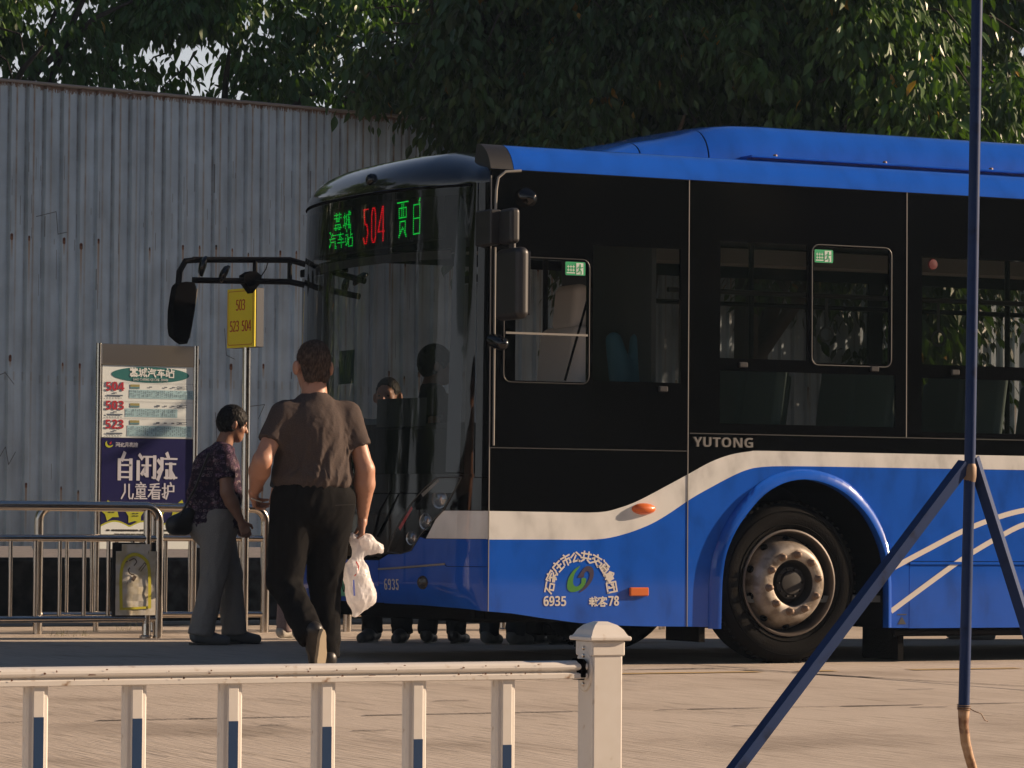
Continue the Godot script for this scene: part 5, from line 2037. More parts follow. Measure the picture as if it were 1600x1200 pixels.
# ---------------------------------------------------------------- stainless queue rails
func elbow_path(x0: float, x1: float, y: float, r: float, left: bool, right: bool) -> PackedVector3Array:
	var p := PackedVector3Array()
	if left:
		p.append(Vector3(x0, 0.0, 0))
		for k in 7:
			var g := PI + k / 6.0 * -PI / 2
			p.append(Vector3(x0 + r + cos(g) * r, y - r + sin(g) * r, 0))
	else:
		p.append(Vector3(x0, y, 0))
	if right:
		for k in 7:
			var g := PI / 2 - k / 6.0 * PI / 2
			p.append(Vector3(x1 - r + cos(g) * r, y - r + sin(g) * r, 0))
		p.append(Vector3(x1, 0.0, 0))
	else:
		p.append(Vector3(x1, y, 0))
	return p


func rail_section(label: String, z: float, x0: float, x1: float, first: float, step: float, left: bool, right: bool, posts: Array) -> Node3D:
	var t := thing("queue_railing", label, "railing", Vector3(x0, 0, z), 0.0, "stainless queue railings at the stop")
	var w := x1 - x0
	var mb := MB.new()
	mb.tube(elbow_path(0, w, 0.918, 0.10, left, right), 0.034, 14)
	part("top_rail", mb, M.steel, t)
	var m2 := MB.new()
	m2.tube(PackedVector3Array([Vector3(0, 0.695, 0), Vector3(w, 0.695, 0)]), 0.024, 12)
	part("middle_rail", m2, M.steel, t)
	var m3 := MB.new()
	m3.tube(PackedVector3Array([Vector3(0, 0.135, 0), Vector3(w, 0.135, 0)]), 0.024, 12)
	part("bottom_rail", m3, M.steel, t)
	var bal := MB.new()
	bal.tube(PackedVector3Array([Vector3(0, 0.145, 0), Vector3(0, 0.685, 0)]), 0.0145, 10)
	var bm := bal.mesh()
	var x := first - x0
	while x < w - 0.05:
		var b := part("baluster", bm, M.steel, t)
		b.position.x = x
		x += step
	for px in posts:
		var pb := MB.new()
		pb.tube(PackedVector3Array([Vector3(0, 0, 0), Vector3(0, 0.90, 0)]), 0.028, 12)
		pb.lathe([Vector2(0.05, 0.0), Vector2(0.05, 0.012), Vector2(0.032, 0.022), Vector2(0.030, 0.10)], Transform3D(Basis(Vector3.RIGHT, -PI / 2), Vector3.ZERO), 14)
		var p := part("post", pb, M.steel, t)
		p.position.x = px - x0
	return t


func make_handrails() -> void:
	rail_section("stainless railing with rounded end carrying the cigarette notice", -23.2, 1.6, 8.81, 1.69, 0.1776, false, true, [8.725, 6.4, 4.0, 1.7])
	rail_section("stainless railing standing in front of the blue poster and the woman's far side", -24.2, 8.27, 10.03, 8.485, 0.19, true, true, [9.15])
	rail_section("stainless railing seen under the bus beyond its front wheel", -24.2, 10.7, 13.4, 10.9, 0.19, true, true, [12.0])
	# cigarette notice taped into the railing
	var n := thing("notice_board", "creased white and yellow notice with a burning cigarette taped to the railing", "notice", Vector3(8.465, 0.145, -23.178))
	var fr := MB.new()
	fr.box(Vector3(0.163, 0.26, -0.006), Vector3(0.335, 0.525, 0.008), 0.002)
	part("backing", fr, M.greyblack, n)
	var sh := MB.new()
	var rr := RandomNumberGenerator.new()
	rr.seed = 5
	var g := []
	for i in 8:
		g.append([])
		for j in 11:
			g[i].append(Vector3(0.018 + i * 0.0425, 0.016 + j * 0.0495, 0.004 + rr.randf() * 0.006))
	for i in 7:
		for j in 10:
			if j == 9 and (i == 0 or i == 6):
				continue
			var nn: Vector3 = (g[i + 1][j] - g[i][j]).cross(g[i][j + 1] - g[i][j]).normalized()
			sh.quad(g[i][j], g[i + 1][j], g[i + 1][j + 1], g[i][j + 1], nn)
	var paper := mat(lin(0.60, 0.58, 0.52), 0.35)
	paper.albedo_texture = noise_tex(71, 0.012, [[0.2, lin(0.75, 0.70, 0.55)], [0.6, lin(1, 1, 1)]], 256)
	triplanar(paper, Vector3(2, 2, 2), false)
	part("sheet", sh, paper, n)
	var yb := MB.new()
	var xf := Transform3D(Basis.IDENTITY, Vector3(0, 0, 0.0125))
	yb.band(smooth_line(P2([0.06, 0.06, 0.055, 0.30, 0.085, 0.40, 0.15, 0.44, 0.225, 0.41, 0.262, 0.33, 0.268, 0.07]), 4), 0.022, xf)
	yb.band(P2([0.06, 0.06, 0.268, 0.07]), 0.016, xf)
	part("yellow_outline", yb, mat(lin(0.55, 0.50, 0.04), 0.5), n)
	var ck := MB.new()
	var xk := Transform3D(Basis.IDENTITY, Vector3(0, 0, 0.0137))
	ck.prism(P2([0.128, 0.262, 0.150, 0.250, 0.172, 0.284, 0.150, 0.297]), xk, 0, 0.0004, false)
	ck.band(smooth_line(P2([0.150, 0.297, 0.122, 0.305, 0.108, 0.330, 0.118, 0.345]), 4), 0.008, xk)
	ck.band(smooth_line(P2([0.115, 0.395, 0.150, 0.410, 0.168, 0.388, 0.150, 0.362]), 4), 0.007, xk)
	ck.band(P2([0.185, 0.330, 0.228, 0.382, 0.240, 0.372, 0.200, 0.322]), 0.005, xk)
	ck.band(P2([0.088, 0.385, 0.102, 0.392]), 0.006, xk)
	ck.band(P2([0.098, 0.232, 0.104, 0.250]), 0.003, xk)
	part("cigarette_drawing", ck, mat(lin(0.07, 0.045, 0.03), 0.6), n)


# ---------------------------------------------------------------- bus-stop signs
func make_signs() -> void:
	var s := thing("route_board", "tall stainless bus-stop board with timetable above a dark blue poster", "sign board", Vector3(8.89, 0, -24.7))
	for x in [0.0, 0.770]:
		var pb := MB.new()
		pb.tube(PackedVector3Array([Vector3(x, 0, 0), Vector3(x, 2.135, 0)]), 0.021, 12)
		part("post", pb, M.steel, s)
	var hd := MB.new()
	hd.box(Vector3(0.385, 2.055, 0.0), Vector3(0.735, 0.155, 0.03), 0.004)
	part("header", hd, M.steel_flat, s)
	var bk := MB.new()
	bk.box(Vector3(0.385, 1.335, -0.012), Vector3(0.735, 1.285, 0.02), 0.002)
	part("backing", bk, M.steel_flat, s)
	var pan := func(called: String, x0: float, y0: float, x1: float, y1: float, z: float, m: Material, parent: Node) -> MeshInstance3D:
		var mb := MB.new()
		mb.quad(Vector3(x0, y0, z), Vector3(x1, y0, z), Vector3(x1, y1, z), Vector3(x0, y1, z), Vector3.BACK)
		return part(called, mb, m, parent)
	var white := mat(lin(0.76, 0.82, 0.81), 0.35)
	var W: MeshInstance3D = pan.call("timetable_sheet", 0.029, 1.437, 0.758, 1.975, 0.002, white, s)
	# header oval, geometry in metres from the board's corner
	var ov := MB.new()
	var el := PackedVector2Array()
	for k in 48:
		el.append(Vector2(0.408 + cos(TAU * k / 48) * 0.308, 1.908 + sin(TAU * k / 48) * 0.058))
	ov.prism(el, Transform3D(Basis.IDENTITY, Vector3(0, 0, 0.0035)), 0, 0.0002, false)
	part("oval", ov, mat(lin(0.03, 0.16, 0.16), 0.4), W)
	var tl := MB.new()
	write_cjk(tl, "藁城汽车站", Transform3D(Basis.IDENTITY, Vector3(0.243, 1.893, 0.0052)), 0.064, 0.008, 0.0088)
	var lt := mat(lin(0.75, 0.78, 0.76), 0.5)
	part("stop_name", tl, lt, W)
	words_on(W, "romanised_name", "GAO CHENG QI CHE ZHAN", 0.017, Vector3(0.408, 1.872, 0.0052), lt, Basis.IDENTITY, 1.0, false)
	var red := mat(lin(0.42, 0.02, 0.04), 0.5)
	var ink := mat(lin(0.09, 0.12, 0.17), 0.6)
	var cyan := mat(lin(0.36, 0.56, 0.62), 0.5)
	var rr := RandomNumberGenerator.new()
	rr.seed = 3
	var rows := [["504", 1.793, 0.242, 0.752, 1.730, 1.795], ["503", 1.652, 0.212, 0.625, 1.592, 1.655], ["523", 1.512, 0.228, 0.740, 1.448, 1.528]]
	for r in rows:
		words_on(W, "route_number", r[0], 0.066, Vector3(0.128, r[1] + 0.022, 0.0055), red, Basis.IDENTITY, 1.0)
		pan.call("table_tint", r[2], r[4], r[3], r[5], 0.0036, cyan, W)
		var ic := MB.new()
		ic.box(Vector3(0.286, r[5] + 0.030, 0.004), Vector3(0.074, 0.018, 0.001))
		part("bus_picture_roof", ic, mat(lin(0.30, 0.27, 0.10), 0.6), W)
		var ic2 := MB.new()
		ic2.box(Vector3(0.286, r[5] + 0.014, 0.004), Vector3(0.074, 0.014, 0.001))
		part("bus_picture_body", ic2, mat(lin(0.10, 0.22, 0.25), 0.6), W)
		var tx := MB.new()
		var xz := Transform3D(Basis.IDENTITY, Vector3(0, 0, 0.0052))
		# columns of stop names too small to read
		var x: float = r[2] + 0.012
		while x < r[3] - 0.006:
			var y: float = r[5] - 0.006
			while y > r[4] + 0.008:
				if rr.randf() < 0.62:
					tx.band(P2([x - 0.0035, y, x + 0.0035, y - rr.randf() * 0.003]), 0.0028, xz)
				y -= 0.0065
			x += 0.0165
		for k in 5:
			if rr.randf() < 0.8:
				tx.band(P2([0.40 + k * 0.06, r[5] + 0.022, 0.418 + k * 0.06, r[5] + 0.022]), 0.014 if k == 1 else 0.008, xz)
		for k in 2:
			tx.band(P2([0.62, r[5] + 0.014 + k * 0.016, 0.70, r[5] + 0.014 + k * 0.016]), 0.004, xz)
		tx.band(P2([0.04, r[5] + 0.053, 0.752, r[5] + 0.050]), 0.0015, xz)
		tx.band(P2([0.115, r[1] - 0.026, 0.140, r[1] - 0.026]), 0.008, xz)
		for k in 7:
			tx.band(P2([0.066 + k * 0.018, r[1] - 0.045, 0.078 + k * 0.018, r[1] - 0.045]), 0.010, xz)
		for k in 6:
			tx.band(P2([0.060 + k * 0.022, r[1] - 0.063, 0.072 + k * 0.022, r[1] - 0.063]), 0.004, xz)
		part("small_print", tx, ink, W)
	# poster
	var P: MeshInstance3D = pan.call("poster_sheet", 0.029, 0.705, 0.758, 1.432, 0.002, mat(lin(0.016, 0.016, 0.085), 0.3), s)
	var wm := mat(lin(0.55, 0.55, 0.62), 0.45)
	var ti := MB.new()
	write_cjk(ti, "自闭症", Transform3D(Basis.from_scale(Vector3(1, 1.28, 1)), Vector3(0.140, 1.130, 0.004)), 0.150, 0.018, 0.026, 0.011)
	part("poster_title", ti, wm, P)
	var t2 := MB.new()
	write_cjk(t2, "儿童看护", Transform3D(Basis.from_scale(Vector3(1, 1.22, 1)), Vector3(0.183, 0.985, 0.004)), 0.098, 0.011, 0.0125, 0.0075)
	part("poster_subtitle", t2, wm, P)
	var t3 := MB.new()
	write_cjk(t3, "河北月亮瞳", Transform3D(Basis.IDENTITY, Vector3(0.140, 1.368, 0.004)), 0.033, 0.002, 0.0045)
	part("poster_name", t3, wm, P)
	var mo := MB.new()
	mo.prism(smooth_line(P2([0.072, 1.412, 0.058, 1.395, 0.062, 1.372, 0.085, 1.360, 0.110, 1.368, 0.118, 1.382, 0.098, 1.374, 0.078, 1.380, 0.070, 1.395, 0.072, 1.412]), 3), Transform3D(Basis.IDENTITY, Vector3(0, 0, 0.004)), 0, 0.0003, false)
	var yel := mat(lin(0.42, 0.45, 0.03), 0.45)
	part("crescent", mo, yel, P)
	var mo2 := MB.new()
	mo2.prism(P2([0.088, 1.388, 0.104, 1.384, 0.106, 1.41, 0.099, 1.402]), Transform3D(Basis.IDENTITY, Vector3(0, 0, 0.0045)), 0, 0.0003, false)
	part("flame", mo2, red, P)
	var st := MB.new()
	for c in [[0.105, 0.895, 0.3], [0.295, 0.870, 0.0], [0.465, 0.872, 0.1], [0.650, 0.900, -0.25]]:
		var sp := PackedVector2Array()
		for k in 10:
			var g: float = PI / 2 + TAU * k / 10 + c[2]
			var r := 0.082 if k % 2 == 0 else 0.052
			sp.append(Vector2(c[0] + cos(g) * r, c[1] + sin(g) * r))
		st.prism(sp, Transform3D(Basis.IDENTITY, Vector3(0, 0, 0.004)), 0, 0.0003, false)
	part("stars", st, yel, P)
	var sk := MB.new()
	for c in [[0.085, 0.885], [0.275, 0.86], [0.445, 0.865], [0.63, 0.895]]:
		for k in 2:
			for l in 2:
				sk.band(P2([c[0] + k * 0.028, c[1] + 0.012 - l * 0.018, c[0] + 0.018 + k * 0.028, c[1] + 0.014 - l * 0.018]), 0.007, Transform3D(Basis.IDENTITY, Vector3(0, 0, 0.0052)))
	part("star_print", sk, M.seam, P)
	for e in [[0.0045, 0.012, yel], [0.0055, 0.0, white]]:
		var wv := MB.new()
		var pl := PackedVector2Array([Vector2(0.029, 0.706)])
		pl.append(Vector2(0.757, 0.706))
		for k in 41:
			var x := 0.757 - k * 0.0182
			var ph := fposmod(x - 0.02, 0.235) / 0.235
			pl.append(Vector2(x, 0.770 + sin(ph * PI) * 0.040 + e[1]))
		wv.prism(pl, Transform3D(Basis.IDENTITY, Vector3(0, 0, e[0])), 0, 0.0003, false)
		part("cloud_edge", wv, e[2], P)
	var bt := MB.new()
	var xb := Transform3D(Basis.IDENTITY, Vector3(0, 0, 0.0068))
	var xx := 0.075
	while xx < 0.70:
		var wd := rr.randf_range(0.012, 0.02)
		bt.band(P2([xx, 0.748, xx + wd, 0.748]), 0.013, xb)
		bt.band(P2([xx + wd * 0.5, 0.756, xx + wd * 0.4, 0.740]), 0.003, xb)
		xx += wd + (0.022 if rr.randf() < 0.22 else 0.004)
	xx = 0.14
	while xx < 0.70:
		bt.band(P2([xx, 0.716, xx + 0.028, 0.716]), 0.016, xb)
		xx += 0.043
	part("poster_print", bt, M.seam, P)
	var ls := MB.new()
	ls.box(Vector3(0.385, 0.645, 0.0), Vector3(0.735, 0.075, 0.02), 0.003)
	part("lower_strip", ls, white, s)
	# yellow route flag on its pole
	var y := thing("route_flag", "yellow sign with red route numbers 503 523 504 on a stainless pole", "bus stop sign", Vector3(9.785, 0, -24.0), deg_to_rad(-76.5))
	var pp := MB.new()
	pp.tube(PackedVector3Array([Vector3(0, 0, 0), Vector3(0, 2.46, 0)]), 0.031, 18)
	part("pole", pp, M.steel, y)
	var yb := MB.new()
	yb.box(Vector3(-0.03, 2.315, 0.03), Vector3(0.345, 0.435, 0.014), 0.003)
	var face := part("yellow_panel", yb, mat(lin(0.86, 0.70, 0.03), 0.45), y)
	var bb := MB.new()
	bb.box(Vector3(-0.03, 2.315, -0.015), Vector3(0.345, 0.435, 0.07), 0.003)
	part("back_panel", bb, mat(lin(0.03, 0.035, 0.045), 0.5), y)
	var flr := mat(lin(0.50, 0.05, 0.02), 0.5)
	words_on(face, "route_number", "503", 0.080, Vector3(-0.03, 2.41, 0.0385), flr, Basis.IDENTITY, 0.66, false)
	words_on(face, "route_number", "523", 0.080, Vector3(-0.105, 2.255, 0.0385), flr, Basis.IDENTITY, 0.66, false)
	words_on(face, "route_number", "504", 0.080, Vector3(0.045, 2.255, 0.0385), flr, Basis.IDENTITY, 0.66, false)
	var bo := MB.new()
	var ol := rounded_rect(-0.187, 2.118, 0.127, 2.512, 0.02)
	ol.append(ol[0])
	bo.band(ol, 0.004, Transform3D(Basis.IDENTITY, Vector3(0, 0, 0.0378)))
	part("border_line", bo, flr, face)


# ---------------------------------------------------------------- low white fence nearest the camera
func make_fence() -> void:
	var f := thing("road_fence", "low white steel fence with blue-taped pickets and a square capped end post", "fence", Vector3(3.95, 0, -7.4))
	var white := mat(lin(0.69, 0.66, 0.62), 0.38)
	white.clearcoat_enabled = true
	white.clearcoat = 0.3
	white.clearcoat_roughness = 0.2
	white.albedo_texture = noise_tex(81, 0.02, [[0.0, lin(0.30, 0.18, 0.12)], [0.10, lin(0.72, 0.64, 0.56)], [0.2, lin(0.95, 0.94, 0.92)], [1.0, lin(1, 1, 1)]], 512)
	triplanar(white, Vector3(1.6, 1.6, 1.6), false)
	var rust := mat(lin(0.12, 0.045, 0.02), 0.9)
	var blue := mat(lin(0.010, 0.042, 0.115), 0.4)
	# post: shaft, collar, cap
	for px in [0.0, -3.05]:
		var sh := MB.new()
		sh.box(Vector3(0, 0.252, -0.04), Vector3(0.080, 0.504, 0.080), 0.004)
		var post := part("post", sh, white, f)
		post.position.x = px
		var co := MB.new()
		co.box(Vector3(0, 0.534, -0.04), Vector3(0.088, 0.036, 0.088), 0.003)
		co.box(Vector3(0, 0.5575, -0.04), Vector3(0.112, 0.011, 0.112), 0.003)
		var cap := part("collar", co, white, post)
		cap.position.y = -0.016
		var cp := MB.new()
		var capp := [[0.050, 0.563], [0.047, 0.567], [0.041, 0.578], [0.030, 0.589], [0.017, 0.595], [0.013, 0.597]]
		for i in capp.size() - 1:
			for q in 4:
				var bs := Basis(Vector3.UP, q * PI / 2)
				var a := bs * Vector3(-capp[i][0], capp[i][1], capp[i][0])
				var b := bs * Vector3(capp[i][0], capp[i][1], capp[i][0])
				var c := bs * Vector3(capp[i + 1][0], capp[i + 1][1], capp[i + 1][0])
				var d := bs * Vector3(-capp[i + 1][0], capp[i + 1][1], capp[i + 1][0])
				var o := Vector3(0, 0, -0.04)
				cp.quad(a + o, b + o, c + o, d + o, (b - a).cross(d - a).normalized())
		var e: float = capp[5][0]
		cp.quad(Vector3(-e, 0.597, e - 0.04), Vector3(e, 0.597, e - 0.04), Vector3(e, 0.597, -e - 0.04), Vector3(-e, 0.597, -e - 0.04), Vector3.UP)
		part("cap", cp, white, post).position.y = -0.016
		var ear := MB.new()
		for yy in [0.470, 0.10]:
			ear.lathe([Vector2(0.0, 0.004), Vector2(0.036, 0.004), Vector2(0.0385, 0.002), Vector2(0.0385, -0.001)], Transform3D(Basis(Vector3.BACK, Vector3(0, 1.45, 0), Vector3.LEFT), Vector3(-0.0405, yy, -0.04)), 28)
		part("flange", ear, white, post)
		var sc := MB.new()
		for yy in [0.500, 0.432, 0.138, 0.062, 0.518]:
			sc.lathe([Vector2(0.0, 0.004), Vector2(0.004, 0.0035), Vector2(0.006, 0.0)], Transform3D(Basis(Vector3.BACK, Vector3.UP, Vector3.LEFT), Vector3(-0.0445, yy, -0.04)), 10)
		part("screw", sc, M.chrome, post)
	# rails of a stepped section
	var prof := P2([0.0, 0.002, 0.0, 0.012, -0.003, 0.0145, -0.010, 0.0155, -0.010, 0.0195, -0.004, 0.0205, 0.0, 0.0235, 0.0015, 0.028, 0.0, 0.034, -0.005, 0.039, -0.014, 0.042, -0.026, 0.043, -0.038, 0.042, -0.047, 0.039, -0.052, 0.034, -0.052, 0.002, -0.048, 0.0, -0.004, 0.0])
	for r in [[0.446, "top_rail"], [0.085, "bottom_rail"]]:
		var rb := MB.new()
		# prism's xy plane becomes (z, y), drawn along -x
		rb.prism(prof, Transform3D(Basis(Vector3.BACK, Vector3.UP, Vector3.LEFT), Vector3(-0.048, r[0], -0.012)), 0.0, 5.0)
		part(r[1], rb, white, f)
		var jb := MB.new()
		jb.box(Vector3(-0.060, r[0] + 0.022, -0.038), Vector3(0.026, 0.050, 0.056), 0.008)
		part("rubber_sleeve", jb, M.black, f)
	# rust chips along the rail
	var rc := MB.new()
	var rr := RandomNumberGenerator.new()
	rr.seed = 12
	for k in 46:
		var x := -0.1 - rr.randf() * 1.5
		var y := 0.449 + (0.0125 if rr.randf() < 0.4 else rr.randf_range(0.022, 0.035))
		if k == 0: x = -1.30
		if k == 1: x = -0.62
		var w := rr.randf_range(0.002, 0.007) if k > 1 else 0.02
		var hh := rr.randf_range(0.001, 0.003)
		rc.quad(Vector3(x, y - hh, -0.0095), Vector3(x + w, y - hh * 0.6, -0.0095), Vector3(x + w * 0.9, y + hh * 0.4, -0.0095), Vector3(x + w * 0.2, y + hh, -0.0095), Vector3.BACK)
	part("rust_chips", rc, rust, f)
	# pickets: three-ribbed sections with blue tape on the middle rib
	var pk := P2([-0.0255, -0.034, -0.0255, -0.012, -0.021, -0.006, -0.0135, -0.005, -0.0125, -0.001, -0.011, 0.0, 0.011, 0.0, 0.0125, -0.001, 0.0135, -0.005, 0.021, -0.006, 0.0255, -0.012, 0.0255, -0.034])
	var pm := MB.new()
	pm.prism(pk, Transform3D(Basis(Vector3.RIGHT, Vector3.BACK, Vector3.DOWN), Vector3(0, 0.449, -0.020)), 0.0, 0.36)
	var pmesh := pm.mesh()
	var tops := [0.379, 0.372, 0.362, 0.345, 0.312, 0.294, 0.34, 0.36, 0.37, 0.35, 0.33, 0.36, 0.35]
	for k in 13:
		var x := 2.541 - 3.95 + (k if k < 6 else 5 - k) * 0.2305
		var p := part("picket", pmesh, white, f)
		p.position.x = x
		var tb := MB.new()
		tb.box(Vector3(0, (0.10 + tops[k]) / 2, -0.0195), Vector3(0.0228, tops[k] - 0.10, 0.002))
		part("blue_tape", tb, blue, p)


# ---------------------------------------------------------------- blue pole with braces
func angle_iron(mb: MB, a: Vector3, b: Vector3, w: float, ridge: Vector3) -> void:
	var d := (b - a).normalized()
	var r := (ridge - d * ridge.dot(d)).normalized()
	var s := d.cross(r).normalized()
	var bs := Basis((r * -1.0 + s).normalized(), (r * -1.0 - s).normalized(), d)
	if bs.determinant() < 0:
		bs = Basis((r * -1.0 - s).normalized(), (r * -1.0 + s).normalized(), d)
	mb.prism(P2([0, 0, w, 0, w, 0.004, 0.004, 0.004, 0.004, w, 0, w]), Transform3D(bs, a), 0.0, a.distance_to(b))


func make_stand() -> void:
	var s := thing("braced_pole", "slim blue steel pole with bent rusty foot and two angle-iron braces", "pole", Vector3(5.37, 0, -8.0))
	var bp := mat(lin(0.011, 0.030, 0.10), 0.45)
	bp.albedo_texture = noise_tex(91, 0.03, [[0.0, lin(0.35, 0.25, 0.2)], [0.2, lin(0.75, 0.75, 0.78)], [0.35, lin(1, 1, 1)]], 256)
	triplanar(bp, Vector3(1.5, 1.5, 1.5), false)
	bp.metallic_specular = 0.3
	var pl := MB.new()
	pl.tube(PackedVector3Array([Vector3(0.060, 4.2, 0), Vector3(0.030, 2.25, 0), Vector3(0.010, 1.0, 0), Vector3(-0.008, 0.32, 0)]), 0.0155, 16)
	part("pole", pl, bp, s)
	var ft := MB.new()
	ft.tube(PackedVector3Array([Vector3(-0.008, 0.325, 0), Vector3(-0.009, 0.28, 0), Vector3(-0.002, 0.23, 0), Vector3(0.010, 0.19, 0), Vector3(0.024, 0.15, 0), Vector3(0.04, 0.08, 0), Vector3(0.05, 0.0, 0)]), [0.0165, 0.0135, 0.0135, 0.013, 0.013, 0.013, 0.013], 14)
	var fm := mat(lin(0.45, 0.30, 0.19), 0.6)
	fm.albedo_texture = noise_tex(93, 0.02, [[0.25, lin(0.22, 0.08, 0.03)], [0.5, lin(0.8, 0.7, 0.55)], [0.8, lin(1, 1, 1)]], 256)
	triplanar(fm, Vector3(4, 4, 4), false)
	part("foot", ft, fm, s)
	var wr := MB.new()
	var wp := PackedVector3Array()
	for k in 26:
		var g := TAU * k / 9.0
		wp.append(Vector3(-0.008 + cos(g) * 0.018, 0.318 + k * 0.0006, sin(g) * 0.018))
	wp.append_array([Vector3(0.02, 0.315, 0.01), Vector3(0.04, 0.308, 0.012), Vector3(0.052, 0.290, 0.012), Vector3(0.062, 0.287, 0.012)])
	wr.tube(wp, 0.0016, 5)
	part("tie_wire", wr, M.rust_nut, s)
	var b1 := MB.new()
	angle_iron(b1, Vector3(-0.012, 0.992, 0.012), Vector3(-0.90, -0.005, 0.02), 0.030, Vector3(-0.5, 0.5, 1))
	part("brace", b1, bp, s)
	var b2 := MB.new()
	angle_iron(b2, Vector3(0.022, 1.0, 0.014), Vector3(0.40, 0.0, 0.02), 0.028, Vector3(-0.12, 0, 1))
	part("brace", b2, bp, s)
	var wd := MB.new()
	wd.lathe([Vector2(0.0155, -0.03), Vector2(0.0185, -0.015), Vector2(0.019, 0.01), Vector2(0.0155, 0.02)], Transform3D(Basis(Vector3.RIGHT, -PI / 2), Vector3(0.0095, 0.965, 0)), 14, true)
	part("weld", wd, M.rust_nut, s)


# ---------------------------------------------------------------- odds and ends, and what stands across the road (seen only in reflections)
func make_small() -> void:
	var gt := MultiMeshInstance3D.new()
	gt.name = "grass"
	var bl := MB.new()
	for s in 4:
		var t0 := s / 4.0
		var t1 := (s + 1) / 4.0
		bl.quad(Vector3(-0.012 * (1 - t0), t0, t0 * t0 * 0.4), Vector3(0.012 * (1 - t0), t0, t0 * t0 * 0.4), Vector3(0.012 * (1 - t1), t1, t1 * t1 * 0.4), Vector3(-0.012 * (1 - t1), t1, t1 * t1 * 0.4), Vector3(0, 0.4, 1).normalized())
	var mm := MultiMesh.new()
	mm.transform_format = MultiMesh.TRANSFORM_3D
	mm.mesh = bl.mesh()
	mm.instance_count = 70
	for i in 70:
		var clump: int = i % 3
		var c := Vector3([8.28, 8.42, 9.2][clump], 0, [-23.72, -23.7, -24.9][clump]) + Vector3(rng.randfn() * 0.05, 0, rng.randfn() * 0.03)
		var bs := Basis(Vector3.UP, rng.randf() * TAU) * Basis(Vector3.RIGHT, rng.randf_range(0.2, 0.9))
		var s := rng.randf_range(0.05, 0.13)
		mm.set_instance_transform(i, Transform3D(bs.scaled(Vector3(s, s, s)), c))
	gt.multimesh = mm
	gt.material_override = mat(lin(0.16, 0.17, 0.05), 0.7)
	tag(gt, "dry grass tufts growing at the foot of the railing", "grass", "", "stuff")
	add_child(gt)
	# station hall and trees across the road
	var h := thing("station_hall", "long grey station building across the road behind the viewer", "building", Vector3(12, 0, 26))
	var hb := MB.new()
	hb.box(Vector3(0, 4.5, 0), Vector3(70, 9, 8), 0.05)
	part("wall", hb, mat(lin(0.06, 0.06, 0.06), 0.9), h)
	var rf := MB.new()
	rf.box(Vector3(0, 9.2, 0), Vector3(71, 0.5, 9), 0.05)
	part("roof", rf, mat(lin(0.08, 0.08, 0.08), 0.9), h)
	var wmesh := MB.new()
	wmesh.box(Vector3(0, 0, 0), Vector3(2.4, 1.6, 0.1), 0.02)
	var wm := wmesh.mesh()
	for k in 16:
		for j in 2:
			var w := part("window", wm, M.gloss, h)
			w.position = Vector3(-31 + k * 4.1, 3.0 + j * 3.6, -4.02)
	var leaf := leaf_mesh()
	var lm := mat(Color.WHITE, 0.5)
	lm.vertex_color_use_as_albedo = true
	for k in 7:
		tree(["broad street tree across the road, first of seven", "broad street tree across the road, second of seven", "broad street tree across the road, third of seven", "broad street tree across the road, fourth of seven", "broad street tree across the road, fifth of seven", "broad street tree across the road, sixth of seven", "broad street tree across the road, last of seven"][k], Vector3(-8 + k * 7.5, 0, 17.0), 8.0, Vector3(-8 + k * 7.5, 5.2, 17.0), Vector3(3.6, 3.4, 2.4), 420, 60 + k, leaf, lm, 0.34)


# ---------------------------------------------------------------- people: one continuous body each; clothes, hair and shoes as children
# local axes: y up, +z the way the person faces, +x the person's own left
func lerp_j(a: Vector3, b: Vector3, t: float) -> Vector3:
	return a.lerp(b, t)


func make_head(into: Array, c: Vector3, bs: Basis, neck: Vector3, s: float, cell: float) -> void:
	var f := Field.new(c - Vector3(0.16, 0.25, 0.17) * s, c + Vector3(0.16, 0.17, 0.17) * s, cell)
	var at := func(x: float, y: float, z: float) -> Vector3: return c + bs * Vector3(x, y, z) * s
	f.ball(at.call(0, 0.030, -0.012), Vector3(0.077, 0.098, 0.098) * s, 0.02, bs)
	f.ball(at.call(0, -0.035, 0.034), Vector3(0.060, 0.082, 0.060) * s, 0.03 * s, bs)
	f.cap(at.call(0, -0.088, 0.060), at.call(0, -0.055, 0.0), 0.032 * s, 0.052 * s, 0.03 * s)
	f.cap(at.call(0, 0.006, 0.094), at.call(0, -0.030, 0.112), 0.010 * s, 0.0145 * s, 0.012 * s)
	f.cap(at.call(-0.034, 0.026, 0.080), at.call(0.034, 0.026, 0.080), 0.014 * s, 0.014 * s, 0.016 * s)
	f.cap(at.call(-0.020, -0.060, 0.086), at.call(0.020, -0.060, 0.086), 0.0095 * s, 0.0095 * s, 0.008 * s)
	f.cap(at.call(-0.016, -0.073, 0.085), at.call(0.016, -0.073, 0.085), 0.009 * s, 0.009 * s, 0.008 * s)
	for e in [-1.0, 1.0]:
		f.cap(at.call(e * 0.040, -0.022, 0.062), at.call(e * 0.030, -0.03, 0.070), 0.022 * s, 0.020 * s, 0.02 * s)
		f.ball(at.call(e * 0.088, -0.006, -0.010), Vector3(0.013, 0.035, 0.022) * s, 0.008 * s, bs * Basis(Vector3.UP, e * 0.35))
		f.ball(at.call(e * 0.031, 0.006, 0.098), Vector3(0.016, 0.010, 0.012) * s, 0.0, bs, Vector3.ZERO, Vector3.ZERO, true)
	f.cap(at.call(0, -0.07, -0.022), neck, 0.056 * s, 0.064 * s, 0.02 * s)
	f.net(into)


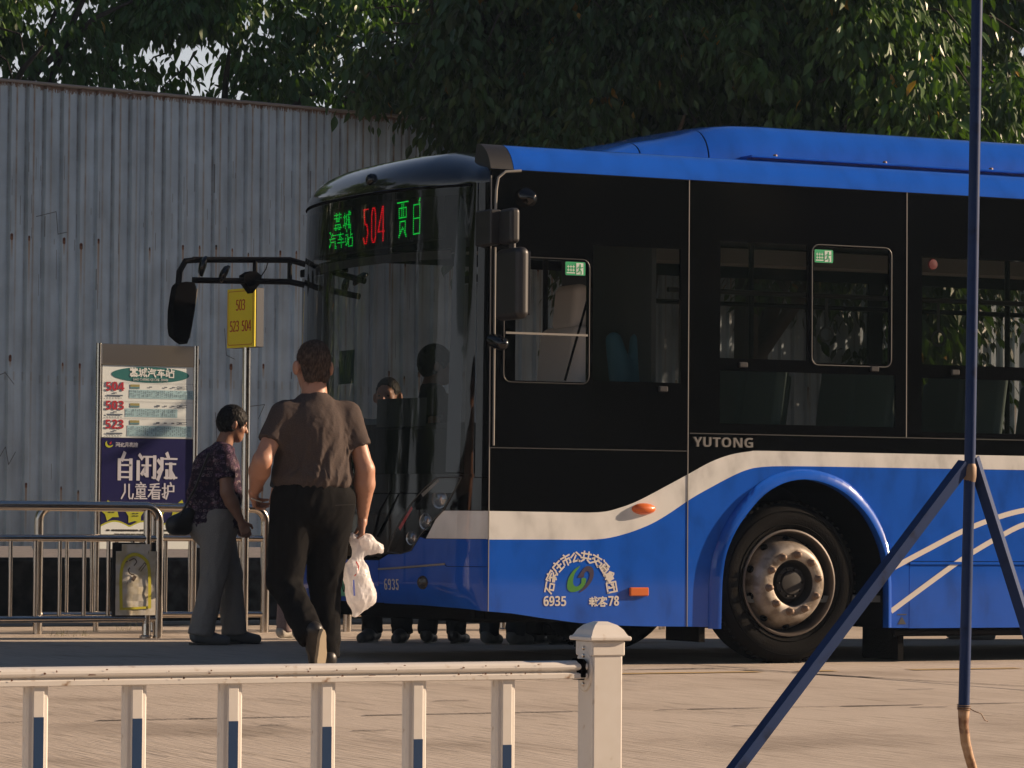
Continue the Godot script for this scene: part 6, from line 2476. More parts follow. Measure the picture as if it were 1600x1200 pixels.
func make_hand(into: Array, wrist: Vector3, dirv: Vector3, palm: Vector3, thumb_side: float, curl: float, s: float, cell: float) -> void:
	var d := dirv.normalized()
	var n := (palm - d * palm.dot(d)).normalized()
	var side := d.cross(n).normalized() * thumb_side
	var mid := wrist + d * 0.08 * s
	var f := Field.new(mid - Vector3(0.14, 0.14, 0.14) * s, mid + Vector3(0.14, 0.14, 0.14) * s, cell)
	f.cap(wrist - d * 0.03 * s, wrist + d * 0.02 * s, 0.027 * s, 0.026 * s, 0.01)
	for k in 4:
		var off := side * (0.028 - k * 0.019) * s
		var kn := wrist + d * (0.088 - absf(k - 1.2) * 0.006) * s + off
		f.cap(wrist + d * 0.015 * s + off * 0.6, kn, 0.016 * s, 0.0125 * s, 0.012 * s)
		var ln := [0.040, 0.045, 0.042, 0.034]
		var p := kn
		var dirn := d
		for j in 3:
			var a: float = curl * [0.8, 1.0, 0.7][j]
			dirn = (dirn * cos(a) + dirn.cross(n.cross(d).normalized()).normalized() * 0.0 + n * 0.0)
			var axis := d.cross(n).normalized()
			dirn = d.rotated(axis, curl * [0.7, 1.7, 2.4][j])
			var q: Vector3 = p + dirn * ln[k] * [1.0, 0.68, 0.52][j] * s
			f.cap(p, q, (0.0098 - j * 0.0009) * s, (0.0092 - j * 0.0009) * s, 0.004 * s)
			p = q
	var t0 := wrist + d * 0.025 * s + side * 0.024 * s
	var t1 := t0 + (d * 0.7 + side * 0.75 + n * 0.25).normalized() * 0.042 * s
	var t2 := t1 + (d * 0.9 + side * 0.15 + n * 0.5).normalized() * 0.030 * s
	f.cap(t0, t1, 0.015 * s, 0.0115 * s, 0.01 * s)
	f.cap(t1, t2, 0.011 * s, 0.0092 * s, 0.004 * s)
	f.net(into)


# cfg keys: h, joints (overrides), colours, hair ("short", "balding", "bob"), sleeve, detail, stout
func person(called: String, label: String, at: Vector3, turn: float, cfg: Dictionary) -> Node3D:
	var o := thing(called, label, "person", at, turn)
	var k: float = cfg.get("h", 1.7) / 1.75
	var st: float = cfg.get("stout", 1.0)
	var cell: float = cfg.get("cell", 0.018)
	var J := {
		"pelvis": Vector3(0, 0.96, 0) * k, "belly": Vector3(0, 1.12, 0.005) * k, "chest": Vector3(0, 1.30, -0.005) * k, "neck": Vector3(0, 1.475, -0.025) * k, "head": Vector3(0, 1.625, 0.012) * k,
		"shoulder_l": Vector3(0.178, 1.425, -0.015) * k, "shoulder_r": Vector3(-0.178, 1.425, -0.015) * k, "elbow_l": Vector3(0.235, 1.13, -0.035) * k, "elbow_r": Vector3(-0.235, 1.13, -0.035) * k,
		"wrist_l": Vector3(0.25, 0.885, 0.05) * k, "wrist_r": Vector3(-0.25, 0.885, 0.05) * k, "hip_l": Vector3(0.09, 0.92, 0) * k, "hip_r": Vector3(-0.09, 0.92, 0) * k,
		"knee_l": Vector3(0.10, 0.50, 0.02) * k, "knee_r": Vector3(-0.10, 0.50, 0.02) * k, "ankle_l": Vector3(0.105, 0.085, -0.02) * k, "ankle_r": Vector3(-0.105, 0.085, -0.02) * k,
		"toe_l": Vector3(0.12, 0.028, 0.15) * k, "toe_r": Vector3(-0.12, 0.028, 0.15) * k, "heel_l": Vector3(0.10, 0.035, -0.06) * k, "heel_r": Vector3(-0.10, 0.035, -0.06) * k}
	for n in cfg.get("joints", {}):
		J[n] = cfg.joints[n]
	var lo := Vector3(9, 9, 9)
	var hi := Vector3(-9, -9, -9)
	for n in J:
		lo = lo.min(J[n])
		hi = hi.max(J[n])
	lo -= Vector3(0.16, 0.07, 0.18)
	hi += Vector3(0.16, 0.20, 0.18)
	lo.y = -0.03
	var Z := Vector3(0, 0, 1)
	var fwd: Vector3 = cfg.get("lean", Vector3.ZERO)
	# ---- body
	var skin := mat(cfg.get("skin", lin(0.40, 0.205, 0.125)), 0.5)
	skin.subsurf_scatter_enabled = true
	skin.subsurf_scatter_strength = 0.08
	var body := blank()
	var B := Field.new(lo, hi, cell)
	B.cap(J.pelvis, J.belly, 0.135 * k * st, 0.130 * k * st, 0.03, Z, 1.4)
	B.cap(J.belly, J.chest, 0.130 * k * st, 0.145 * k, 0.03, Z, 1.45)
	B.cap(J.shoulder_l * 0.82 + J.chest * 0.18, J.shoulder_r * 0.82 + J.chest * 0.18, 0.045 * k, 0.045 * k, 0.03)
	B.cap(J.chest, J.neck, 0.085 * k, 0.052 * k, 0.03)
	B.cap(J.neck, J.head + Vector3(0, -0.04, -0.01) * k, 0.055 * k, 0.055 * k, 0.02)
	B.ball(J.head, Vector3(0.068, 0.10, 0.085) * k, 0.02)
	for s in ["l", "r"]:
		B.cap(J["shoulder_" + s], J["elbow_" + s], 0.048 * k * minf(st, 1.08), 0.044 * k * minf(st, 1.15), 0.02)
		var fa: Vector3 = J["elbow_" + s].lerp(J["wrist_" + s], 0.3)
		B.cap(J["elbow_" + s], fa, 0.042 * k * st, 0.045 * k * st, 0.015)
		B.cap(fa, J["wrist_" + s], 0.045 * k * st, 0.027 * k, 0.015)
		B.cap(J["hip_" + s], J["knee_" + s], 0.083 * k, 0.055 * k, 0.03)
		B.cap(J["knee_" + s], J["ankle_" + s], 0.056 * k, 0.036 * k, 0.02)
		B.cap(J["ankle_" + s], J["toe_" + s], 0.035 * k, 0.024 * k, 0.02)
	B.net(body)
	var hb: Basis = cfg.get("head_turn", Basis.IDENTITY)
	make_head(body, J.head, hb, J.neck, k * cfg.get("head_size", 1.0), cfg.get("head_cell", 0.009))
	for s in ["l", "r"]:
		var sg := 1.0 if s == "l" else -1.0
		var hd: Vector3 = cfg.get("hand_" + s, (J["wrist_" + s] - J["elbow_" + s]).normalized() + Vector3(0, -0.3, 0.1))
		var pn: Vector3 = cfg.get("palm_" + s, Vector3(-sg, 0, 0.1))
		make_hand(body, J["wrist_" + s], hd, pn, -sg, cfg.get("curl_" + s, 0.55), k * 1.02, cfg.get("hand_cell", 0.008))
	part("body", Field.to_mesh(body), skin, o)
	# ---- shirt
	var cloth: Material = cfg.shirt
	var noise := FastNoiseLite.new()
	noise.seed = int(cfg.get("seed", 1))
	noise.frequency = 1.0
	noise.fractal_octaves = 3
	var fold: float = cfg.get("fold", 0.006)
	var sh := blank()
	var S := Field.new(Vector3(lo.x, cfg.get("hem", 0.93) * k - 0.06, lo.z), Vector3(hi.x, J.neck.y + 0.12, hi.z), cfg.get("cloth_cell", cell))
	var hem := Vector3(0, cfg.get("hem", 0.93) * k, 0)
	S.cap(J.pelvis + Vector3(0, -0.02, 0), J.belly, (0.160 * k) * st, (0.158 * k) * st, 0.03, Z, cfg.get("flat", 1.34), hem, Vector3(0, -1, 0))
	S.cap(J.belly, J.chest, 0.158 * k * st, 0.170 * k * cfg.get("broad", 1.0), 0.04, Z, cfg.get("flat", 1.36), hem, Vector3(0, -1, 0))
	var shl: Vector3 = J.shoulder_l * 0.85 + J.chest * 0.15
	var shr: Vector3 = J.shoulder_r * 0.85 + J.chest * 0.15
	S.cap(shl + Vector3(0, -0.02, 0), shr + Vector3(0, -0.02, 0), 0.062 * k, 0.062 * k, 0.05)
	for q in [shl, shr]:
		S.cap(J.neck + Vector3(0, -0.035, -0.005) * k, q, 0.058 * k, 0.058 * k, 0.03)
	S.cap(J.chest + Vector3(0, 0.03, -0.01) * k, J.neck + Vector3(0, -0.015, 0.0) * k, 0.105 * k, 0.070 * k, 0.05, Vector3.ZERO, 1.0, J.neck + Vector3(0, -0.006, 0.0) * k, Vector3(0, 1, 0.35).normalized())
	for s in ["l", "r"]:
		var a: Vector3 = J["shoulder_" + s]
		var b: Vector3 = J["elbow_" + s]
		var d := (b - a).normalized()
		var cut: Vector3 = a.lerp(b, cfg.get("sleeve", 0.62))
		S.cap(a, a.lerp(b, minf(cfg.get("sleeve", 0.62) + 0.3, 1.0)), 0.058 * k * minf(st, 1.12), 0.066 * k * minf(st, 1.12), 0.06, Vector3.ZERO, 1.0, cut, d)
		if cfg.get("sleeve", 0.62) > 1.0:
			S.cap(b, J["wrist_" + s], 0.062 * k * st, 0.045 * k, 0.02)
	var sway: float = cfg.get("sway", 1.0)
	S.net(sh, func(p: Vector3, n: Vector3) -> float:
		var low := 1.0 - smoothstep(1.10 * k, 1.42 * k, p.y)
		var t := 0.93 * p.x * sway - 0.36 * p.y
		var s2 := 0.36 * p.x * sway + 0.93 * p.y
		var bend := noise.get_noise_3d(p.x * 2.5, p.y * 2.0, p.z * 2.0) * 0.08
		var q := noise.get_noise_3d((t + bend) * 13.0, s2 * 1.5, p.z * 3.0 + 9.0)
		var ridge := pow(maxf(0.0, 1.0 - absf(q) * 3.6), 1.6)
		var soft := noise.get_noise_3d(p.x * 6.0, p.y * 4.0 + 40.0, p.z * 6.0)
		var arm := smoothstep(0.17 * k, 0.21 * k, absf(p.x))
		var hemy: float = p.y - cfg.get("hem", 0.93) * k
		var pouch := exp(-pow((hemy - 0.05) / 0.04, 2.0)) * 0.012
		return (ridge * fold * 1.5 * (0.25 + 0.9 * low) + soft * fold * 0.9) * (1.0 - 0.6 * arm) + pouch)
	part("shirt", Field.to_mesh(sh), cloth, o)
	# ---- trousers
	var tr := blank()
	var T := Field.new(Vector3(lo.x, -0.02, lo.z), Vector3(hi.x, 1.10 * k, hi.z), cfg.get("cloth_cell", cell))
	var waist: Vector3 = Vector3(0, cfg.get("waist", 1.02) * k, 0)
	T.cap(J.pelvis + Vector3(0, 0.10, 0) * k, J.pelvis + Vector3(0, -0.05, -0.01) * k, 0.140 * k * st, 0.150 * k * minf(st, 1.2), 0.04, Z, cfg.get("flat", 1.34) * 0.94, waist, Vector3.UP)
	for s in ["l", "r"]:
		var hipj: Vector3 = J["hip_" + s]
		var kn: Vector3 = J["knee_" + s]
		var an: Vector3 = J["ankle_" + s]
		var d := (an - kn).normalized()
		T.cap(hipj, kn, 0.102 * k * minf(st, 1.2) * cfg.get("leg", 1.0), 0.080 * k * minf(st, 1.1) * cfg.get("leg", 1.0), 0.035)
		T.cap(kn, an + d * 0.06, 0.078 * k * cfg.get("leg", 1.0), cfg.get("cuff", 0.068) * k, 0.025, Vector3.ZERO, 1.0, an + d * 0.025 * k, d)
	T.net(tr, func(p: Vector3, n: Vector3) -> float:
		var q := noise.get_noise_3d(p.x * 9.0 + p.y * 3.0 + 30.0, p.y * 3.2, p.z * 8.0)
		var knee := 0.5 + 0.5 * (1.0 - smoothstep(0.1 * k, 0.5 * k, absf(p.y - 0.35 * k)))
		var cuff := noise.get_noise_3d(p.x * 6.0, p.y * 16.0, p.z * 6.0) * (1.0 - smoothstep(0.1 * k, 0.35 * k, p.y))
		return (1.0 - absf(q) * 3.0) * 0.0055 * knee + cuff * 0.008)
	part("trousers", Field.to_mesh(tr), cfg.trousers, o)
	if cfg.has("belt"):
		var bl := MB.new()
		var ring := PackedVector3Array()
		for g in 37:
			var a := TAU * g / 36
			ring.append(Vector3(cos(a) * 0.150 * k * st, waist.y - 0.012 + sin(a * 2.0) * 0.002, sin(a) * 0.122 * k * st + J.pelvis.z))
		for g in 36:
			var n0 := Vector3(ring[g].x, 0, ring[g].z).normalized()
			var n1 := Vector3(ring[g + 1].x, 0, ring[g + 1].z).normalized()
			bl.quad4(ring[g] + Vector3(0, -0.018, 0), ring[g + 1] + Vector3(0, -0.018, 0), ring[g + 1] + Vector3(0, 0.018, 0), ring[g] + Vector3(0, 0.018, 0), n0, n1, n1, n0)
		part("belt", bl, cfg.belt, o)
	# ---- shoes
	for s in ["l", "r"]:
		var sp := blank()
		var he: Vector3 = J["heel_" + s]
		var to: Vector3 = J["toe_" + s]
		var an: Vector3 = J["ankle_" + s]
		var along := (to - he).normalized()
		var upn := (an - he.lerp(to, 0.35))
		upn = (upn - along * upn.dot(along)).normalized()
		var mn := he.min(to).min(an) - Vector3(0.08, 0.08, 0.08)
		var mx := he.max(to).max(an) + Vector3(0.08, 0.08, 0.08)
		var F := Field.new(mn, mx, cfg.get("shoe_cell", 0.009))
		F.cap(he + upn * 0.012, he.lerp(to, 0.5) + upn * 0.014, 0.042 * k, 0.045 * k, 0.02)
		F.cap(he.lerp(to, 0.5) + upn * 0.010, to + upn * 0.002, 0.046 * k, 0.036 * k, 0.02)
		F.cap(he + upn * 0.03, an, 0.044 * k, 0.042 * k, 0.02, Vector3.ZERO, 1.0, an, upn)
		F.cutoff(he - upn * 0.034, -upn)
		F.net(sp)
		var shoe := part("shoe", Field.to_mesh(sp), cfg.shoes, o)
		var so := MB.new()
		var lat := along.cross(upn).normalized()
		var outl := PackedVector2Array()
		for g in 28:
			var a := TAU * g / 28
			var zz := cos(a)
			var wd := 0.040 + 0.008 * zz - 0.010 * (1.0 - absf(zz))* 0.0
			var mm := he.distance_to(to) * 0.5 + 0.042
			outl.append(Vector2(sin(a) * wd * (0.86 if zz < 0.1 and zz > -0.6 else 1.0), zz * mm))
		var cen := he.lerp(to, 0.5) - upn * 0.036
		so.prism(outl, Transform3D(Basis(lat, along, lat.cross(along)), cen), -0.010, 0.010)
		part("sole", so, cfg.get("soles", cfg.shoes), shoe)
	# ---- hair
	var hr := blank()
	var hs: float = k * cfg.get("head_size", 1.0)
	var H := Field.new(J.head - Vector3(0.17, 0.22, 0.19) * hs, J.head + Vector3(0.17, 0.20, 0.19) * hs, cfg.get("head_cell", 0.009))
	var ha := func(x: float, y: float, z: float) -> Vector3: return J.head + hb * Vector3(x, y, z) * hs
	var style: String = cfg.get("hair", "short")
	if style == "bob":
		H.ball(ha.call(0, 0.036, -0.014), Vector3(0.094, 0.111, 0.113) * hs, 0.02, hb)
		H.ball(ha.call(0, -0.005, -0.05), Vector3(0.084, 0.075, 0.066) * hs, 0.03, hb)
		H.ball(ha.call(0, -0.04, 0.105), Vector3(0.075, 0.095, 0.075) * hs, 0.0, hb, Vector3.ZERO, Vector3.ZERO, true)
		for e in [-1.0, 1.0]:
			H.ball(ha.call(e * 0.09, -0.022, 0.012), Vector3(0.035, 0.034, 0.034) * hs, 0.0, hb, Vector3.ZERO, Vector3.ZERO, true)
	else:
		H.ball(ha.call(0, 0.0325, -0.013), Vector3(0.0795, 0.1008, 0.1008) * hs, 0.01, hb)
		H.cap(ha.call(-0.028, -0.045, -0.056), ha.call(0.028, -0.045, -0.056), 0.036 * hs, 0.036 * hs, 0.03)
		H.ball(ha.call(0, -0.040, 0.09), Vector3(0.09, 0.118, 0.080) * hs, 0.0, hb, Vector3.ZERO, Vector3.ZERO, true)
		for e in [-1.0, 1.0]:
			H.ball(ha.call(e * 0.090, -0.032, 0.000), Vector3(0.04, 0.058, 0.040) * hs, 0.0, hb, Vector3.ZERO, Vector3.ZERO, true)
		H.cutoff(ha.call(0, -0.078, -0.06), hb * Vector3(0, -1, 0.25).normalized())
		if style == "balding":
			H.ball(ha.call(0, 0.128, 0.055), Vector3(0.064, 0.040, 0.085) * hs, 0.0, hb, Vector3.ZERO, Vector3.ZERO, true)
	H.net(hr, func(p: Vector3, n: Vector3) -> float: return noise.get_noise_3d(p.x * 70.0, p.y * 40.0, p.z * 70.0) * 0.005)
	var ho := part("hair", Field.to_mesh(hr), cfg.get("hair_mat", M.hair), o)
	if cfg.get("strands", 0) > 0:
		var rs := RandomNumberGenerator.new()
		rs.seed = 91
		var sm := MB.new()
		for g in int(cfg.strands):
			var vi: int = rs.randi() % int(hr[0].size())
			var p: Vector3 = hr[0][vi]
			var n: Vector3 = hr[1][vi]
			var dn := (Vector3(rs.randfn() * 0.35, -1.0, rs.randfn() * 0.35) - n * Vector3(0, -1, 0).dot(n)).normalized()
			var tip := p + dn * rs.randf_range(0.012, 0.028) * hs + n * rs.randf_range(0.001, 0.007)
			var sd := dn.cross(n).normalized() * 0.0013
			sm.tri(p - sd, p + sd, tip, n, n, n)
		var so2 := part("hair_strands", sm, cfg.get("hair_mat", M.hair), ho)
		so2.set_meta("kind", "stuff")
	# ---- eyes
	for e in [-1.0, 1.0]:
		var em := MB.new()
		em.lathe([Vector2(0.0, 0.009), Vector2(0.006, 0.0075), Vector2(0.010, 0.0)], Transform3D(hb, ha.call(e * 0.031, 0.006, 0.083)), 12, true)
		part("eye", em, M.eye, o)
	return o


func cloth_mat(c: Color, sd: int, rough := 0.85) -> StandardMaterial3D:
	var m := mat(c, rough)
	m.metallic_specular = 0.2
	m.albedo_texture = noise_tex(sd, 0.09, [[0.2, grey(0.82)], [0.8, grey(1.0)]], 256)
	triplanar(m, Vector3(5, 5, 5), false)
	return m


func make_people() -> void:
	M.hair = mat(lin(0.006, 0.0055, 0.006), 0.6)
	M.hair.metallic_specular = 0.3
	M.hair_grey = mat(Color.WHITE, 0.85)
	M.hair_grey.metallic_specular = 0.2
	M.hair_grey.albedo_texture = noise_tex(210, 0.05, [[0.25, lin(0.02, 0.014, 0.012)], [0.5, lin(0.055, 0.038, 0.03)], [0.8, lin(0.12, 0.09, 0.075)]], 256)
	triplanar(M.hair_grey, Vector3(6, 2.0, 6), false)
	M.eye = mat(lin(0.02, 0.015, 0.012), 0.2)
	var black_cloth := cloth_mat(lin(0.008, 0.0075, 0.0078), 201)
	var brown_tee := cloth_mat(lin(0.085, 0.066, 0.060), 202)
	var grey_cloth := cloth_mat(lin(0.30, 0.275, 0.25), 203)
	var black_leather := mat(lin(0.02, 0.018, 0.017), 0.4)
	# --- the man walking towards the bus, seen from behind
	var man := person("person", "stout balding man in a brown tee walking towards the bus, seen from behind", Vector3(7.73, 0, -17.95), PI - 0.06, {
		"h": 1.80, "broad": 1.16, "leg": 1.10, "stout": 1.32, "hem": 1.0, "waist": 1.045, "cell": 0.015, "cloth_cell": 0.0115, "head_cell": 0.0055, "hand_cell": 0.0052, "shoe_cell": 0.007,
		"hair": "balding", "strands": 1800, "hair_mat": M.hair_grey, "shirt": brown_tee, "trousers": black_cloth, "shoes": black_leather, "soles": mat(lin(0.30, 0.25, 0.18), 0.8), 
		"skin": lin(0.40, 0.205, 0.135), "sleeve": 0.60, "fold": 0.0085, "seed": 4, "sway": -1.0, "head_size": 1.15, "cuff": 0.075,
		"curl_l": 0.75, "curl_r": 0.95, "hand_l": Vector3(-0.35, -0.45, 0.8), "palm_l": Vector3(-0.7, 0.1, -0.5), "hand_r": Vector3(0.05, -1, 0.05), "palm_r": Vector3(0.9, 0, 0.2),
		"joints": {
			"pelvis": Vector3(0.01, 0.985, 0), "belly": Vector3(0.005, 1.14, 0.02), "chest": Vector3(0.005, 1.34, 0.0), "neck": Vector3(0.005, 1.535, 0.0), "head": Vector3(0.005, 1.705, 0.03),
			"shoulder_l": Vector3(0.20, 1.435, -0.01), "shoulder_r": Vector3(-0.20, 1.445, -0.01), "elbow_l": Vector3(0.335, 1.17, -0.07), "elbow_r": Vector3(-0.285, 1.13, -0.05),
			"wrist_l": Vector3(0.315, 0.985, 0.13), "wrist_r": Vector3(-0.30, 0.850, 0.02), "hip_l": Vector3(0.115, 0.95, 0), "hip_r": Vector3(-0.105, 0.95, 0),
			"knee_l": Vector3(0.165, 0.50, 0.03), "knee_r": Vector3(-0.095, 0.52, 0.07), "ankle_l": Vector3(0.105, 0.205, -0.25), "ankle_r": Vector3(-0.10, 0.095, 0.06),
			"toe_l": Vector3(0.045, 0.045, -0.17), "heel_l": Vector3(0.090, 0.225, -0.315), "toe_r": Vector3(-0.115, 0.030, 0.23), "heel_r": Vector3(-0.10, 0.042, 0.01)}})
	man.scale = Vector3.ONE * 0.984
	# back pocket line and cigarette
	var pk := MB.new()
	pk.band(P2([-0.02, 0, 0.10, 0.006]), 0.004, Transform3D(Basis(Vector3.UP, PI), Vector3(-0.085, 0.925, -0.163)))
	part("pocket_seam", pk, M.seam, man)
	var cg := thing("cigarette", "lit white cigarette in the walking man's lowered hand", "cigarette", Vector3(7.45, 0.935, -18.10))
	var cm := MB.new()
	cm.tube(PackedVector3Array([Vector3(-0.045, 0.01, 0.03), Vector3(0.03, -0.008, -0.01)]), 0.004, 8)
	part("paper", cm, mat(lin(0.7, 0.68, 0.62), 0.7), cg)
	# --- his bag
	make_bag()
	# --- the woman by the railing
	var floral := cloth_mat(Color.WHITE, 204)
	floral.albedo_texture = ImageTexture.create_from_image(floral_image())
	triplanar(floral, Vector3(3.6, 3.6, 3.6), false)
	var d := Vector3(0.93, 0, 0.12)
	var wm := person("person", "woman in a dark purple patterned blouse and grey trousers standing by the route board", Vector3(8.75, 0, -21.85), atan2(d.x, d.z), {
		"h": 1.58, "flat": 0.98, "leg": 1.10, "stout": 1.16, "hem": 0.86, "waist": 1.0, "cell": 0.015, "cloth_cell": 0.0125, "head_cell": 0.006, "hand_cell": 0.006, "hair": "bob", "strands": 1600, "shirt": floral, "trousers": grey_cloth, "shoes": mat(lin(0.10, 0.105, 0.11), 0.5), "soles": black_leather,
		"skin": lin(0.30, 0.15, 0.095), "sleeve": 0.66, "fold": 0.006, "seed": 9, "cuff": 0.092, "curl_r": 0.9, "curl_l": 0.7, "head_turn": Basis(Vector3.RIGHT, 0.22),
		"joints": {
			"pelvis": Vector3(0.0, 0.84, -0.055), "belly": Vector3(0, 0.99, -0.06), "chest": Vector3(0, 1.16, -0.05), "neck": Vector3(0, 1.325, 0.00), "head": Vector3(0, 1.465, 0.062),
			"shoulder_l": Vector3(0.155, 1.272, -0.01), "shoulder_r": Vector3(-0.155, 1.272, -0.035), "elbow_l": Vector3(0.21, 1.02, 0.0), "elbow_r": Vector3(-0.215, 1.01, -0.03),
			"wrist_l": Vector3(0.17, 0.82, 0.13), "wrist_r": Vector3(-0.20, 0.815, 0.075), "hip_l": Vector3(0.08, 0.83, -0.04), "hip_r": Vector3(-0.08, 0.83, -0.06),
			"knee_l": Vector3(0.085, 0.46, 0.07), "knee_r": Vector3(-0.085, 0.46, -0.08), "ankle_l": Vector3(0.09, 0.085, 0.11), "ankle_r": Vector3(-0.09, 0.085, -0.16),
			"toe_l": Vector3(0.105, 0.03, 0.27), "heel_l": Vector3(0.085, 0.042, 0.07), "toe_r": Vector3(-0.105, 0.03, 0.0), "heel_r": Vector3(-0.085, 0.042, -0.20)}})
	# her bag behind the hip
	var bg := thing("handbag", "black soft handbag hanging behind the woman's hip", "bag", Vector3(8.45, 0, -21.83))
	var bf := blank()
	var BF := Field.new(Vector3(-0.2, 0.6, -0.12), Vector3(0.2, 1.0, 0.12), 0.010)
	BF.cap(Vector3(0.05, 0.86, 0), Vector3(-0.045, 0.79, 0), 0.05, 0.06, 0.03, Vector3(0, 0, 1), 1.3)
	BF.cap(Vector3(-0.045, 0.79, 0), Vector3(0.02, 0.77, 0), 0.06, 0.05, 0.03, Vector3(0, 0, 1), 1.3)
	BF.net(bf)
	part("pouch", Field.to_mesh(bf), black_leather, bg)
	var sp := MB.new()
	sp.tube(PackedVector3Array([Vector3(-0.02, 0.85, 0.02), Vector3(0.06, 1.05, 0.10), Vector3(0.14, 1.27, 0.12)]), 0.008, 6)
	part("strap", sp, black_leather, bg)
	# --- people waiting and boarding on the far side
	var blue_grey := cloth_mat(lin(0.16, 0.19, 0.23), 205)
	var mauve := cloth_mat(lin(0.27, 0.21, 0.21), 206)
	var denim := cloth_mat(lin(0.035, 0.042, 0.052), 207)
	var dark := cloth_mat(lin(0.014, 0.014, 0.015), 208)
	var white_shoe := mat(lin(0.42, 0.40, 0.36), 0.6)
	person("person", "person in a blue grey shirt and pale trousers half hidden behind the walking man", Vector3(9.66, 0, -22.75), 1.9, {"h": 1.48, "shirt": denim, "trousers": mauve, "shoes": white_shoe, "seed": 21, "sleeve": 0.6})
	person("person", "man with cropped hair whose sunlit face shows through the windscreen", Vector3(10.02, 0, -22.0), -0.75, {"h": 1.81, "shirt": cloth_mat(lin(0.26, 0.31, 0.31), 209), "trousers": dark, "shoes": mat(lin(0.05, 0.05, 0.05), 0.5), "seed": 22, "head_cell": 0.007})
	person("person", "dark haired passenger boarding behind the windscreen", Vector3(9.50, 0.40, -20.15), 1.25, {"h": 1.52, "hair": "bob", "shirt": dark, "trousers": dark, "shoes": black_leather, "seed": 23, "head_size": 1.12, "head_cell": 0.007})
	person("person", "person in dark jeans and grey trainers whose feet show under the bus", Vector3(10.62, 0, -21.40), 2.2, {"h": 1.72, "shirt": dark, "trousers": denim, "shoes": mat(lin(0.10, 0.11, 0.11), 0.6), "soles": white_shoe, "seed": 24})
	person("person", "person in wide black trousers whose legs show under the bus beside the grey trainers", Vector3(10.98, 0, -21.45), 2.0, {"h": 1.66, "shirt": dark, "trousers": dark, "shoes": black_leather, "seed": 25, "cuff": 0.10})
	person("person", "person in black whose legs show under the bus behind the corner seam", Vector3(10.33, 0, -21.75), 2.4, {"h": 1.70, "shirt": dark, "trousers": dark, "shoes": black_leather, "seed": 26})
	person("person", "person in pale trainers walking past the far side of the bus behind the blue pole", Vector3(14.42, 0, -21.5), 1.57, {"h": 1.70, "shirt": blue_grey, "trousers": dark, "shoes": white_shoe, "seed": 27})


func floral_image() -> Image:
	var r := RandomNumberGenerator.new()
	r.seed = 77
	var w := 512
	var im := Image.create(w, w, false, Image.FORMAT_RGB8)
	im.fill(lin(0.026, 0.016, 0.030))
	for k in 120:
		var c := Vector2(r.randf() * w, r.randf() * w)
		var rad := r.randf_range(9, 20)
		var wd := r.randf_range(2.0, 4.5)
		var col: Color = [lin(0.40, 0.27, 0.36), lin(0.24, 0.14, 0.28), lin(0.60, 0.50, 0.50), lin(0.34, 0.14, 0.15)][r.randi() % 4]
		var sq := r.randf_range(0.6, 1.0)
		var rot := r.randf() * TAU
		for y in range(-24, 25):
			for x in range(-24, 25):
				var q := Vector2(x, y).rotated(rot)
				q.y /= sq
				var wob := rad + sin(q.angle() * 5.0) * 1.5
				if absf(q.length() - wob) < wd * 0.5:
					im.set_pixel(posmod(int(c.x) + x, w), posmod(int(c.y) + y, w), col)
	return im


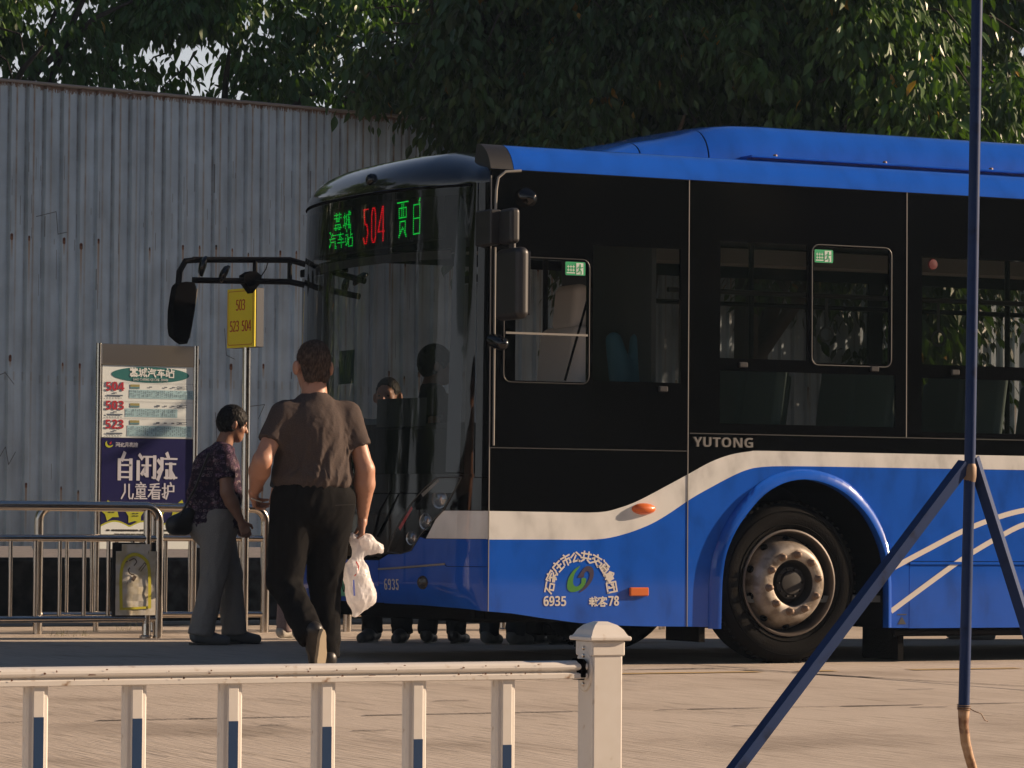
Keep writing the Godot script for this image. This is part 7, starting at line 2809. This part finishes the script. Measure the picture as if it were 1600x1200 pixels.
func make_bag() -> void:
	var b := thing("carrier_bag", "thin white plastic carrier bag knotted at the top in the walking man's hand", "bag", Vector3(8.005, -0.005, -17.96))
	b.scale = Vector3(1.22, 1.03, 1.15)
	b.position.y = -0.02
	var pts := blank()
	var F := Field.new(Vector3(-0.16, 0.24, -0.12), Vector3(0.16, 0.80, 0.12), 0.0085)
	F.cap(Vector3(-0.005, 0.655, 0), Vector3(-0.014, 0.53, 0), 0.026, 0.066, 0.02, Vector3(0, 0, 1), 1.25)
	F.cap(Vector3(-0.014, 0.55, 0), Vector3(0.016, 0.41, 0), 0.070, 0.078, 0.02, Vector3(0, 0, 1), 1.25)
	F.cap(Vector3(0.016, 0.42, 0), Vector3(-0.012, 0.315, 0), 0.076, 0.024, 0.02, Vector3(0, 0, 1), 1.2)
	# mouth of the bag flaring over the hand
	F.cap(Vector3(-0.01, 0.645, 0.01), Vector3(0.030, 0.71, 0.03), 0.022, 0.050, 0.02, Vector3(0, 0, 1), 1.6)
	F.cap(Vector3(-0.005, 0.645, 0.0), Vector3(-0.040, 0.735, 0.02), 0.020, 0.028, 0.015, Vector3(0, 0, 1), 1.5)
	F.cap(Vector3(0.0, 0.64, 0.0), Vector3(0.090, 0.672, 0.02), 0.018, 0.040, 0.02, Vector3(0, 0, 1), 1.7)
	var nz := FastNoiseLite.new()
	nz.seed = 31
	nz.frequency = 1.0
	nz.noise_type = FastNoiseLite.TYPE_CELLULAR
	nz.cellular_return_type = FastNoiseLite.RETURN_DISTANCE2_SUB
	var nf := FastNoiseLite.new()
	nf.seed = 8
	nf.frequency = 1.0
	F.net(pts, func(p: Vector3, n: Vector3) -> float:
		return nz.get_noise_3d(p.x * 22.0 + p.y * 9.0, p.y * 7.0, p.z * 22.0) * 0.011 + nf.get_noise_3d(p.x * 24.0, p.y * 7.0, p.z * 24.0) * 0.009)
	var crisp := MB.new()
	for j in range(0, pts[2].size(), 3):
		var a: Vector3 = pts[0][pts[2][j]]
		var c: Vector3 = pts[0][pts[2][j + 1]]
		var e: Vector3 = pts[0][pts[2][j + 2]]
		var fn := (e - a).cross(c - a).normalized()
		var sn: Vector3 = pts[1][pts[2][j]]
		fn = (fn * 0.75 + sn * 0.25).normalized()
		crisp.tri(a, c, e, fn, fn, fn)
	var m := mat(lin(0.88, 0.87, 0.88), 0.3)
	m.albedo_color.a = 0.84
	m.transparency = BaseMaterial3D.TRANSPARENCY_ALPHA
	m.backlight_enabled = true
	m.backlight = Color(0.95, 0.93, 0.92)
	part("bag_skin", crisp, m, b)
	var pr := MB.new()
	pr.band(smooth_line(P2([-0.030, 0.60, -0.020, 0.575, -0.024, 0.545, -0.038, 0.525]), 4), 0.006, Transform3D(Basis.IDENTITY, Vector3(0, 0, 0.048)))
	part("red_print", pr, mat(lin(0.55, 0.06, 0.05), 0.5), b)
	var pr2 := MB.new()
	pr2.band(P2([-0.044, 0.50, -0.040, 0.42]), 0.008, Transform3D(Basis.IDENTITY, Vector3(0, 0, 0.052)))
	part("blue_print", pr2, mat(lin(0.08, 0.12, 0.45), 0.5), b)
